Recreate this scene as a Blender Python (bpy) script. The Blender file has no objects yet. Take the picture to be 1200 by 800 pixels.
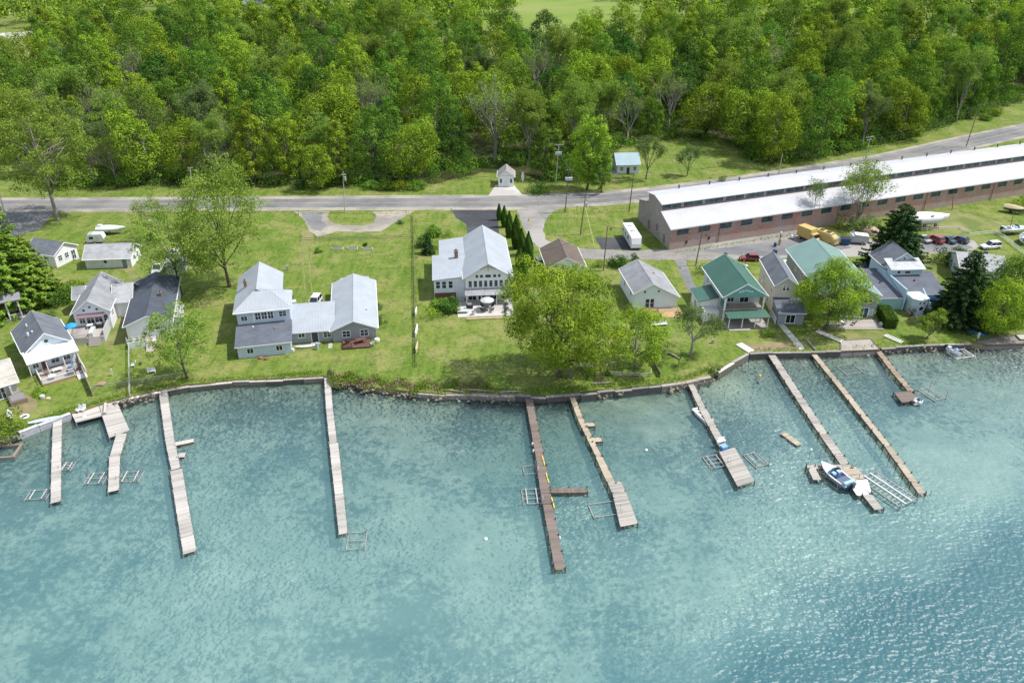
import bpy, bmesh, math, random
import numpy as np
from mathutils import Vector, Matrix, noise
R = math.radians
rnd = random.Random(7)
scn = bpy.context.scene
COL = scn.collection

# ------------------------------------------------------------------ camera model (also used to read map positions on the ground)
PITCH, FPX, CAMH = R(29), 933.0, 70.0
_c, _s = math.cos(PITCH), math.sin(PITCH)
def P(px, py, z=0.0):
    u = (px - 600) / FPX; v = (py - 400) / FPX
    t = (CAMH - z) / (_s + v * _c)
    return Vector((t * u, t * (_c - v * _s), z))
def HT(px, py, Y):
    v = (py - 400) / FPX
    t = Y / (_c - v * _s)
    return CAMH - t * (_s + v * _c)

# ------------------------------------------------------------------ mesh builder
class MB:
    def __init__(s): s.v = []; s.f = []; s.mi = []; s.tn = []; s.m = 0; s.t = 0.5
    def add(s, vs, fs):
        n = len(s.v)
        s.v += [tuple(v) for v in vs]
        s.f += [tuple(i + n for i in f) for f in fs]
        s.mi += [s.m] * len(fs); s.tn += [s.t] * len(fs)
        return s
    def box(s, x0, y0, z0, x1, y1, z1):
        vs = [(x0,y0,z0),(x1,y0,z0),(x1,y1,z0),(x0,y1,z0),(x0,y0,z1),(x1,y0,z1),(x1,y1,z1),(x0,y1,z1)]
        return s.add(vs, [(3,2,1,0),(4,5,6,7),(0,1,5,4),(1,2,6,5),(2,3,7,6),(3,0,4,7)])
    def obox(s, M, x0, y0, z0, x1, y1, z1):
        vs = [(x0,y0,z0),(x1,y0,z0),(x1,y1,z0),(x0,y1,z0),(x0,y0,z1),(x1,y0,z1),(x1,y1,z1),(x0,y1,z1)]
        return s.add([M @ Vector(v) for v in vs], [(3,2,1,0),(4,5,6,7),(0,1,5,4),(1,2,6,5),(2,3,7,6),(3,0,4,7)])
    def prism(s, poly, z0, z1):
        n = len(poly)
        vs = [(p[0],p[1],z0) for p in poly] + [(p[0],p[1],z1) for p in poly]
        fs = [tuple(range(n-1,-1,-1)), tuple(range(n,2*n))] + [(i,(i+1)%n,n+(i+1)%n,n+i) for i in range(n)]
        return s.add(vs, fs)
    def slab(s, q, t):                      # q: polygon seen from above (ccw), thickened straight down
        n = len(q)
        vs = [tuple(p) for p in q] + [(p[0],p[1],p[2]-t) for p in q]
        fs = [tuple(range(n)), tuple(range(2*n-1,n-1,-1))] + [((i+1)%n,i,n+i,n+(i+1)%n) for i in range(n)]
        return s.add(vs, fs)
    def tube(s, pts, rad, n=6, cap=True):
        pts = [Vector(p) for p in pts]
        if not hasattr(rad, '__len__'): rad = [rad] * len(pts)
        vs = []; up = None
        for i, p in enumerate(pts):
            d = (pts[min(i+1,len(pts)-1)] - pts[max(i-1,0)])
            if d.length < 1e-9: d = Vector((0,0,1))
            d.normalize()
            if up is None:
                up = d.orthogonal().normalized()
            up = (up - d * up.dot(d))
            if up.length < 1e-6: up = d.orthogonal()
            up.normalize(); sd = d.cross(up)
            for k in range(n):
                a = 2 * math.pi * k / n
                vs.append(p + (up * math.cos(a) + sd * math.sin(a)) * rad[i])
        fs = []
        for i in range(len(pts)-1):
            for k in range(n):
                a = i*n+k; b = i*n+(k+1)%n
                fs.append((a, b, b+n, a+n))
        if cap:
            fs.append(tuple(range(n-1,-1,-1))); m = (len(pts)-1)*n
            fs.append(tuple(range(m, m+n)))
        return s.add(vs, fs)
    def cyl(s, x, y, z0, z1, r, n=10, r2=None):
        return s.tube([(x,y,z0),(x,y,z1)], [r, r if r2 is None else r2], n)
    def loft(s, rings, cap=True):
        n = len(rings[0]); vs = [p for r in rings for p in r]; fs = []
        for i in range(len(rings)-1):
            for k in range(n):
                a = i*n+k; b = i*n+(k+1)%n
                fs.append((a, b, b+n, a+n))
        if cap:
            fs.append(tuple(range(n-1,-1,-1))); m = (len(rings)-1)*n
            fs.append(tuple(range(m, m+n)))
        return s.add(vs, fs)
    def sphere(s, c, r, n=8, m=6, sq=1.0):
        rings = []
        for j in range(m+1):
            a = -math.pi/2 + math.pi*j/m
            rr = max(math.cos(a), 0.02) * r
            rings.append([(c[0]+rr*math.cos(2*math.pi*k/n), c[1]+rr*math.sin(2*math.pi*k/n), c[2]+r*sq*math.sin(a)) for k in range(n)])
        return s.loft(rings)
    def build(s, name, mats, parent=None, smooth=False, bevel=0):
        me = bpy.data.meshes.new(name)
        me.from_pydata(s.v, [], s.f)
        if not isinstance(mats, (list, tuple)): mats = [mats]
        for m in mats: me.materials.append(m)
        if len(mats) > 1: me.polygons.foreach_set('material_index', s.mi)
        at = me.attributes.new('tone', 'FLOAT', 'FACE'); at.data.foreach_set('value', s.tn)
        if smooth: me.polygons.foreach_set('use_smooth', [True]*len(s.f))
        bm = bmesh.new(); bm.from_mesh(me)
        bmesh.ops.recalc_face_normals(bm, faces=bm.faces)
        if bevel:
            bmesh.ops.bevel(bm, geom=[e for e in bm.edges], offset=bevel, segments=1, affect='EDGES', clamp_overlap=True)
        bm.to_mesh(me); bm.free()
        me.update()
        o = bpy.data.objects.new(name, me); COL.objects.link(o)
        if parent is not None: o.parent = parent
        return o

def quads_mesh(name, V, tone, mat, parent=None):
    """V: (n,4,3) array of quads -> one mesh object"""
    n = len(V)
    me = bpy.data.meshes.new(name)
    me.vertices.add(n*4); me.vertices.foreach_set('co', V.astype(np.float32).ravel())
    me.loops.add(n*4); me.loops.foreach_set('vertex_index', np.arange(n*4, dtype=np.int32))
    me.polygons.add(n); me.polygons.foreach_set('loop_start', np.arange(0, n*4, 4, dtype=np.int32))
    me.polygons.foreach_set('loop_total', np.full(n, 4, dtype=np.int32))
    me.materials.append(mat)
    at = me.attributes.new('tone', 'FLOAT', 'FACE'); at.data.foreach_set('value', tone.astype(np.float32))
    me.update(calc_edges=True); me.validate()
    o = bpy.data.objects.new(name, me); COL.objects.link(o)
    if parent is not None: o.parent = parent
    return o

def tag(o, label=None, cat=None, group=None, kind=None):
    if label: o['label'] = label
    if cat: o['category'] = cat
    if group: o['group'] = group
    if kind: o['kind'] = kind
    return o
def thing(name, label, cat, loc=(0,0,0), rz=0.0, group=None):
    o = bpy.data.objects.new(name, None); COL.objects.link(o)
    o.empty_display_size = 0.2
    o.location = loc; o.rotation_euler = (0,0,rz)
    return tag(o, label, cat, group)
def place(o, loc, rz=0.0):
    o.location = loc; o.rotation_euler = (0,0,rz); return o
def dup(root, loc, rz=0.0, sc=1.0, label=None, group=None, sz=None):
    r = root.copy(); COL.objects.link(r)
    r.location = loc; r.rotation_euler = (0,0,rz); r.scale = (sc, sc, sz if sz else sc)
    if label: r['label'] = label
    if group: r['group'] = group
    for ch in list(root.children):
        c = ch.copy(); COL.objects.link(c); c.parent = r
        for g in list(ch.children):
            d = g.copy(); COL.objects.link(d); d.parent = c
    return r

# ------------------------------------------------------------------ materials
class NT:
    def __init__(s, name):
        s.m = bpy.data.materials.new(name); s.m.use_nodes = True
        s.t = s.m.node_tree; s.t.nodes.clear()
        s.out = s.n('ShaderNodeOutputMaterial')
    def n(s, typ, **kw):
        nd = s.t.nodes.new(typ)
        for k, v in kw.items():
            if k in nd.inputs: nd.inputs[k].default_value = v
            else: setattr(nd, k, v)
        return nd
    def l(s, a, b): s.t.links.new(a, b)
    def coord(s, kind='Object'):
        if kind == 'World': return s.n('ShaderNodeNewGeometry').outputs['Position']
        return s.n('ShaderNodeTexCoord').outputs[kind]
    def scaled(s, vec, sc):
        m = s.n('ShaderNodeMapping'); s.l(vec, m.inputs['Vector']); m.inputs['Scale'].default_value = sc
        return m.outputs['Vector']
    def noise(s, vec, scale, detail=3, rough=0.55):
        nd = s.n('ShaderNodeTexNoise'); s.l(vec, nd.inputs['Vector'])
        nd.inputs['Scale'].default_value = scale; nd.inputs['Detail'].default_value = detail; nd.inputs['Roughness'].default_value = rough
        return nd.outputs['Fac']
    def ramp(s, fac, stops, interp='LINEAR'):
        r = s.n('ShaderNodeValToRGB'); s.l(fac, r.inputs['Fac']); e = r.color_ramp.elements; r.color_ramp.interpolation = interp
        while len(e) < len(stops): e.new(0.5)
        for i, (p, c) in enumerate(stops):
            e[i].position = p; e[i].color = (c, c, c, 1) if not hasattr(c, '__len__') else (*c[:3], 1)
        return r.outputs['Color']
    def mix(s, fac, a, b, mode='MIX'):
        m = s.n('ShaderNodeMix', data_type='RGBA', blend_type=mode)
        for sock, v in ((m.inputs[0], fac), (m.inputs[6], a), (m.inputs[7], b)):
            if hasattr(v, 'links') or hasattr(v, 'is_linked'): s.l(v, sock)
            elif hasattr(v, '__len__'): sock.default_value = (*v[:3], 1)
            else: sock.default_value = v
        return m.outputs[2]
    def math(s, op, a, b=0.0, clamp=False):
        m = s.n('ShaderNodeMath', operation=op); m.use_clamp = clamp
        for i, v in enumerate((a, b)):
            if hasattr(v, 'is_linked'): s.l(v, m.inputs[i])
            else: m.inputs[i].default_value = v
        return m.outputs[0]
    def attr(s, name): return s.n('ShaderNodeAttribute', attribute_name=name).outputs['Fac']
    def orand(s): return s.n('ShaderNodeObjectInfo').outputs['Random']
    def bump(s, h, strength=0.3, dist=0.05):
        b = s.n('ShaderNodeBump'); b.inputs['Strength'].default_value = strength; b.inputs['Distance'].default_value = dist
        s.l(h, b.inputs['Height']); return b.outputs['Normal']
    def bsdf(s, col, rough=0.7, metal=0.0, normal=None, spec=0.4, coat=0.0):
        b = s.n('ShaderNodeBsdfPrincipled')
        if hasattr(col, 'is_linked'): s.l(col, b.inputs['Base Color'])
        else: b.inputs['Base Color'].default_value = (*col[:3], 1)
        if hasattr(rough, 'is_linked'): s.l(rough, b.inputs['Roughness'])
        else: b.inputs['Roughness'].default_value = rough
        b.inputs['Metallic'].default_value = metal; b.inputs['Specular IOR Level'].default_value = spec
        b.inputs['Coat Weight'].default_value = coat
        if normal is not None: s.l(normal, b.inputs['Normal'])
        s.l(b.outputs[0], s.out.inputs['Surface'])
        return s.m

def mul(c, k): return tuple(min(1, x*k) for x in c)
_mc = {}
def mpaint(c, rough=0.55, var=0.18, scale=1.3, metal=0.0, coat=0.0):
    """painted / plain surface with soft weathering"""
    key = ('p', c, rough, var, scale, metal, coat)
    if key in _mc: return _mc[key]
    t = NT('paint'); v = t.coord('Object')
    n1 = t.noise(v, scale, 4); n2 = t.noise(v, scale*7, 2)
    f = t.math('MULTIPLY_ADD', n1, 0.65); f.node.inputs[2].default_value = 0.0
    f = t.math('ADD', f, t.math('MULTIPLY', n2, 0.35))
    col = t.mix(t.ramp(f, [(0.3, 0.0), (0.7, 1.0)]), mul(c, 1-var), mul(c, 1+var*0.5))
    _mc[key] = t.bsdf(col, rough, metal, t.bump(n2, 0.15, 0.02), coat=coat)
    return _mc[key]
def msiding(c, pitch=0.22, var=0.12):
    key = ('s', c, pitch, var)
    if key in _mc: return _mc[key]
    t = NT('siding'); v = t.coord('Object')
    sx = t.n('ShaderNodeSeparateXYZ'); t.l(v, sx.inputs[0])
    saw = t.math('FRACT', t.math('DIVIDE', sx.outputs[2], pitch))
    n1 = t.noise(v, 0.7, 4)
    row = t.noise(t.scaled(v, (0.15, 0.15, 4.5)), 1.0, 1)
    f = t.math('ADD', t.math('MULTIPLY', n1, 0.6), t.math('MULTIPLY', row, 0.4))
    col = t.mix(t.ramp(f, [(0.3, 0.0), (0.7, 1.0)]), mul(c, 1-var), mul(c, 1+var*0.4))
    gap = t.ramp(saw, [(0.0, 0.75), (0.12, 1.0)])
    col = t.mix(1.0, col, gap, 'MULTIPLY')
    _mc[key] = t.bsdf(col, 0.6, 0, t.bump(saw, 0.5, 0.02))
    return _mc[key]
def mmetalroof(c, seam=0.5, ax=0, var=0.12, rough=0.45, streak=(0.25,0.2,0.16), samt=0.25):
    """standing seam sheet; ax = local axis across the seams"""
    key = ('m', c, seam, ax, var, rough, streak, samt)
    if key in _mc: return _mc[key]
    t = NT('sheet_roof'); v = t.coord('Object')
    sx = t.n('ShaderNodeSeparateXYZ'); t.l(v, sx.inputs[0])
    fr = t.math('FRACT', t.math('DIVIDE', sx.outputs[ax], seam))
    rib = t.ramp(fr, [(0.0, 1.0), (0.08, 0.0), (0.92, 0.0), (1.0, 1.0)])
    n1 = t.noise(v, 0.35, 5); sc = [0.5, 0.5, 0.5]; sc[ax] = 3.0
    n2 = t.noise(t.scaled(v, sc), 1.6, 4)
    col = t.mix(t.ramp(n1, [(0.3, 0.0), (0.7, 1.0)]), mul(c, 1-var), mul(c, 1+var*0.4))
    col = t.mix(t.math('MULTIPLY', t.ramp(n2, [(0.52, 0.0), (0.78, 1.0)]), samt), col, streak)
    col = t.mix(t.math('MULTIPLY', rib, 0.35), col, mul(c, 0.7))
    _mc[key] = t.bsdf(col, rough, 0.0, t.bump(rib, 0.6, 0.04))
    return _mc[key]
def mshingle(c, var=0.35, c2=None):
    key = ('h', c, var, c2)
    if key in _mc: return _mc[key]
    t = NT('shingle'); v = t.coord('Object')
    br = t.n('ShaderNodeTexBrick'); t.l(t.scaled(v, (1,1,1)), br.inputs['Vector'])
    br.inputs['Scale'].default_value = 1.0; br.inputs['Brick Width'].default_value = 0.9; br.inputs['Row Height'].default_value = 0.3
    br.inputs['Color1'].default_value = (*mul(c, 1-var*.6),1); br.inputs['Color2'].default_value = (*mul(c, 1+var*.6),1)
    br.inputs['Mortar'].default_value = (*mul(c, 0.6),1); br.inputs['Mortar Size'].default_value = 0.02
    n1 = t.noise(v, 0.45, 5); n2 = t.noise(v, 9, 2)
    col = t.mix(t.ramp(n1, [(0.35, 0.0), (0.7, 1.0)]), br.outputs['Color'], c2 or mul(c, 1.35))
    col = t.mix(t.math('MULTIPLY', n2, 0.4), col, mul(c, 0.7))
    _mc[key] = t.bsdf(col, 0.85, 0, t.bump(n2, 0.5, 0.03))
    return _mc[key]
def mwood(c, var=0.35, rough=0.8):
    """boards: per-board tone attribute plus grain and wear"""
    key = ('w', c, var, rough)
    if key in _mc: return _mc[key]
    t = NT('boards'); v = t.coord('Object')
    n1 = t.noise(v, 0.35, 4); n2 = t.noise(v, 5, 3)
    f = t.math('ADD', t.math('MULTIPLY', t.attr('tone'), 0.5), t.math('ADD', t.math('MULTIPLY', n1, 0.35), t.math('MULTIPLY', n2, 0.15)))
    col = t.ramp(f, [(0.2, mul(c, 1-var)), (0.5, c), (0.8, mul(c, 1+var*.6))])
    _mc[key] = t.bsdf(col, rough, 0, t.bump(n2, 0.4, 0.02))
    return _mc[key]
def mglass(c=(0.02,0.03,0.04), rough=0.08):
    key = ('g', c, rough)
    if key in _mc: return _mc[key]
    t = NT('window_glass'); v = t.coord('Object')
    n1 = t.noise(v, 0.8, 2)
    col = t.mix(t.ramp(n1, [(0.4, 0.0), (0.65, 1.0)]), c, mul(c, 2.6))
    _mc[key] = t.bsdf(col, rough, 0, None, spec=0.6)
    return _mc[key]
def mleaf(dark, light, trans=0.3):
    key = ('l', dark, light, trans)
    if key in _mc: return _mc[key]
    t = NT('foliage'); v = t.coord('Object')
    n1 = t.noise(v, 0.25, 3)
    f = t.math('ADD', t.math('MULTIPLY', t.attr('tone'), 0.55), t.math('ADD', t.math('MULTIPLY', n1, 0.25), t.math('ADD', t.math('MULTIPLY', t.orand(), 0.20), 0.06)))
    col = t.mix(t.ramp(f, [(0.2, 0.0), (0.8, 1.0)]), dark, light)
    hs = t.n('ShaderNodeHueSaturation'); t.l(col, hs.inputs['Color']); t.l(t.math('MULTIPLY_ADD', t.orand(), 0.03), hs.inputs['Hue']); hs.inputs['Hue'].links[0].from_node.inputs[2].default_value = 0.503
    col = hs.outputs['Color']
    d = t.n('ShaderNodeBsdfDiffuse'); t.l(col, d.inputs['Color'])
    tr = t.n('ShaderNodeBsdfTranslucent'); t.l(t.mix(1.0, col, (1.0, 1.0, 0.55), 'MULTIPLY'), tr.inputs['Color'])
    mx = t.n('ShaderNodeMixShader'); mx.inputs[0].default_value = trans
    t.l(d.outputs[0], mx.inputs[1]); t.l(tr.outputs[0], mx.inputs[2]); t.l(mx.outputs[0], t.out.inputs['Surface'])
    _mc[key] = t.m; return t.m

WHITE = mpaint((0.74,0.75,0.76), 0.5, 0.08)
TRIM = mpaint((0.78,0.79,0.80), 0.5, 0.06)
ALU = mpaint((0.36,0.37,0.37), 0.45, 0.2, 3.0, 0.3)
DARKM = mpaint((0.035,0.037,0.04), 0.5, 0.3)
RUBBER = mpaint((0.02,0.02,0.02), 0.8, 0.2)
PANE = mglass()
CONC = mpaint((0.42,0.41,0.38), 0.85, 0.3, 0.6)
POLEW = mpaint((0.17,0.14,0.115), 0.85, 0.35, 2.0)
POLEL = mpaint((0.45,0.43,0.40), 0.85, 0.25, 2.0)
STEEL = mpaint((0.34,0.36,0.37), 0.45, 0.25, 3.0, 0.4)
# ------------------------------------------------------------------ camera, sun, sky
cam = bpy.data.cameras.new('camera'); co = bpy.data.objects.new('camera', cam); COL.objects.link(co)
co.location = (0, 0, CAMH); co.rotation_euler = (R(90) - PITCH, 0, 0)
cam.sensor_width = 36; cam.lens = 36 * FPX / 1200; cam.clip_end = 6000; cam.clip_start = 1
scn.camera = co
SUN_EL, SUN_AZ = R(57), R(84)            # azimuth clockwise from +Y
w = bpy.data.worlds.new('World'); scn.world = w; w.use_nodes = True
wt = w.node_tree; sky = wt.nodes.new('ShaderNodeTexSky'); sky.sky_type = 'NISHITA'; sky.sun_disc = False
sky.sun_elevation = SUN_EL; sky.sun_rotation = SUN_AZ; sky.air_density = 1.0; sky.dust_density = 1.5; sky.ozone_density = 1.0
bg = wt.nodes['Background']; bg.inputs['Strength'].default_value = 0.15
# broken white cloud
tc = wt.nodes.new('ShaderNodeTexCoord'); cn = wt.nodes.new('ShaderNodeTexNoise'); cn.inputs['Scale'].default_value = 2.6; cn.inputs['Detail'].default_value = 6; cn.inputs['Roughness'].default_value = 0.6
wt.links.new(tc.outputs['Generated'], cn.inputs['Vector'])
cr = wt.nodes.new('ShaderNodeValToRGB'); cr.color_ramp.elements[0].position = 0.40; cr.color_ramp.elements[1].position = 0.58; wt.links.new(cn.outputs['Fac'], cr.inputs['Fac'])
cm_ = wt.nodes.new('ShaderNodeMix'); cm_.data_type = 'RGBA'; wt.links.new(cr.outputs['Color'], cm_.inputs[0]); wt.links.new(sky.outputs[0], cm_.inputs[6]); cm_.inputs[7].default_value = (4.3, 4.5, 4.8, 1)
wt.links.new(cm_.outputs[2], bg.inputs['Color'])
sl = bpy.data.lights.new('sun', 'SUN'); so = bpy.data.objects.new('sun', sl); COL.objects.link(so)
sl.energy = 4.1; sl.angle = R(0.8); sl.color = (1.0, 0.955, 0.88)
sd = Vector((math.sin(SUN_AZ)*math.cos(SUN_EL), math.cos(SUN_AZ)*math.cos(SUN_EL), math.sin(SUN_EL)))
so.rotation_euler = sd.to_track_quat('Z', 'Y').to_euler(); so.location = (100, 60, 200)
vs = scn.view_settings; vs.view_transform = 'Standard'; vs.look = 'None'; vs.exposure = 0.40; vs.gamma = 1; vs.use_curve_mapping = False
scn.cycles.use_denoising = True
scn.cycles.max_bounces = 6; scn.cycles.diffuse_bounces = 3; scn.cycles.transparent_max_bounces = 8
scn.cycles.sample_clamp_indirect = 8

WATER_Z = -1.0
# ------------------------------------------------------------------ ground
shore_px = [(0,515),(23,505),(45,497),(81,484),(128,470),(150,464),(187,456),(220,450),(270,445),(330,443),(378,440),(400,444),(430,452),(480,458),(520,461),(550,460),(600,461),(640,463),(700,457),(760,451),(800,447),(830,440),(845,432),(865,420),(878,414),(900,412.5),(985,411),(1030,408),(1080,404),(1137,402),(1155,404),(1200,398)]
shore = [P(*q) for q in shore_px]
def jag(pts, step, amp, closed=True, seed=0):
    out = []; n = len(pts); rr = random.Random(seed)
    for i in range(n if closed else n-1):
        a = Vector(pts[i]); b = Vector(pts[(i+1)%n]); L = (b-a).length; k = max(1, int(L/step))
        for j in range(k):
            p = a.lerp(b, j/k)
            if amp:
                p = p + Vector((noise.noise(Vector((p.x*.45+seed, p.y*.45, 1))), noise.noise(Vector((p.x*.45, p.y*.45+seed, 7))), 0))*amp
                p = p + Vector((rr.uniform(-1,1), rr.uniform(-1,1), 0))*amp*0.25
            out.append(p)
    if not closed: out.append(Vector(pts[-1]))
    return out
def sheet(name, pts, z, m, jit=0.0, step=0.8, kind='structure', seed=3):
    if jit: pts = jag(pts, step, jit, True, seed)
    me = bpy.data.meshes.new(name); bm = bmesh.new()
    f = bm.faces.new([bm.verts.new((p[0], p[1], z)) for p in pts])
    if f.normal.z < 0 or True:
        f.normal_update()
        if f.normal.z < 0: f.normal_flip()
    bmesh.ops.triangulate(bm, faces=[f], ngon_method='EAR_CLIP')
    bm.to_mesh(me); bm.free(); me.materials.append(m)
    o = bpy.data.objects.new(name, me); COL.objects.link(o)
    o['kind'] = kind
    return o

def mgrass():
    t = NT('grass'); v = t.coord('World')
    big = t.noise(v, 0.028, 3); mid = t.noise(v, 0.16, 5, 0.6); fine = t.noise(v, 1.7, 4, 0.65); tiny = t.noise(v, 7.0, 2)
    mow = t.noise(t.scaled(v, (0.9, 0.08, 1)), 1.0, 3)
    green = t.mix(t.ramp(fine, [(0.3, 0.0), (0.7, 1.0)]), (0.080,0.132,0.021), (0.165,0.22,0.041))
    lush = t.mix(t.ramp(fine, [(0.3, 0.0), (0.7, 1.0)]), (0.060,0.120,0.015), (0.13,0.202,0.028))
    col = t.mix(t.ramp(big, [(0.42, 0.0), (0.58, 1.0)]), lush, green)
    dry = t.mix(fine, (0.20,0.20,0.07), (0.31,0.285,0.125))
    f = t.math('ADD', t.math('MULTIPLY', mid, 0.75), t.math('MULTIPLY', fine, 0.25))
    col = t.mix(t.math('MULTIPLY', t.ramp(f, [(0.47, 0.0), (0.60, 1.0)]), 0.72), col, dry)
    col = t.mix(t.math('MULTIPLY', t.ramp(mow, [(0.42, 0.0), (0.56, 1.0)]), 0.35), col, (0.20,0.245,0.055))
    dk = t.ramp(t.noise(v, 0.55, 5, 0.7), [(0.36, 1.0), (0.50, 0.0)])
    col = t.mix(t.math('MULTIPLY', dk, 0.5), col, (0.045,0.08,0.014))
    h = t.math('ADD', fine, t.math('MULTIPLY', tiny, 0.6))
    return t.bsdf(col, 0.9, 0, t.bump(h, 0.9, 0.10), spec=0.15)
GRASS = mgrass()
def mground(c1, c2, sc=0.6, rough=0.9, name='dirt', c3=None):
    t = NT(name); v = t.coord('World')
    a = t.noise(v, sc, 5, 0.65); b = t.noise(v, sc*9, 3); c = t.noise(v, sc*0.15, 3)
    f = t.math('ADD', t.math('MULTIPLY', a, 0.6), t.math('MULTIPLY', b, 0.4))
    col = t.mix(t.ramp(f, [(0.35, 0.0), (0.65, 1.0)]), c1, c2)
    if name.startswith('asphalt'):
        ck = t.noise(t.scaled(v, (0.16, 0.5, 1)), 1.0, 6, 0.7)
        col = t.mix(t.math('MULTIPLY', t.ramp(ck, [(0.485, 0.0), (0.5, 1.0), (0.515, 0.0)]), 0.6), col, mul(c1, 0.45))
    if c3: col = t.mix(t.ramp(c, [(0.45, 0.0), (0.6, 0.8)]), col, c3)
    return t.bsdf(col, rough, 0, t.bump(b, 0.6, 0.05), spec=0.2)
ASPH = mground((0.13,0.135,0.145), (0.19,0.195,0.205), 0.35, 0.85, 'asphalt', (0.235,0.235,0.235))
ASPHD = mground((0.04,0.044,0.052), (0.065,0.07,0.08), 0.5, 0.8, 'asphalt_dark', (0.08,0.085,0.092))
ASPHO = mground((0.19,0.185,0.175), (0.29,0.28,0.265), 0.3, 0.9, 'asphalt_old', (0.35,0.34,0.32))
GRAVEL = mground((0.26,0.24,0.20), (0.40,0.37,0.32), 0.8, 0.95, 'gravel', (0.20,0.19,0.175))
DIRT = mground((0.19,0.15,0.09), (0.30,0.24,0.15), 0.7, 0.95, 'dirt', (0.14,0.15,0.05))
TRACK = mground((0.16,0.175,0.055), (0.26,0.245,0.115), 0.9, 0.95, 'worn_grass', (0.10,0.15,0.03))
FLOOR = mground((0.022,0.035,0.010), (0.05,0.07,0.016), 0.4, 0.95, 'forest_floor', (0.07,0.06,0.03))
CONCP = mground((0.44,0.43,0.41), (0.58,0.57,0.55), 0.5, 0.85, 'concrete', (0.36,0.35,0.33))
FIELD = mground((0.13,0.20,0.035), (0.19,0.26,0.05), 0.05, 0.95, 'field', (0.22,0.26,0.08))

land = [Vector((-1400,-40,0)), Vector((-400,20,0)), Vector((-160,70,0))] + jag(shore, 1.5, 0.25, False, 2) + [Vector((160,133,0)), Vector((420,150,0)), Vector((1400,220,0)), Vector((1400,2200,0)), Vector((-1400,2200,0))]
go = sheet('ground', land, 0.0, GRASS)
me = go.data; bm = bmesh.new(); bm.from_mesh(me)                      # bank face down to the lake bed
be = [e for e in bm.edges if e.is_boundary]
ret = bmesh.ops.extrude_edge_only(bm, edges=be)
for v_ in ret['geom']:
    if isinstance(v_, bmesh.types.BMVert): v_.co.z = -4.0
me.materials.append(DIRT)
for f in bm.faces:
    if abs(f.normal.z) < 0.5 or min(v_.co.z for v_ in f.verts) < -1: f.material_index = 1
bm.to_mesh(me); bm.free()

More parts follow.
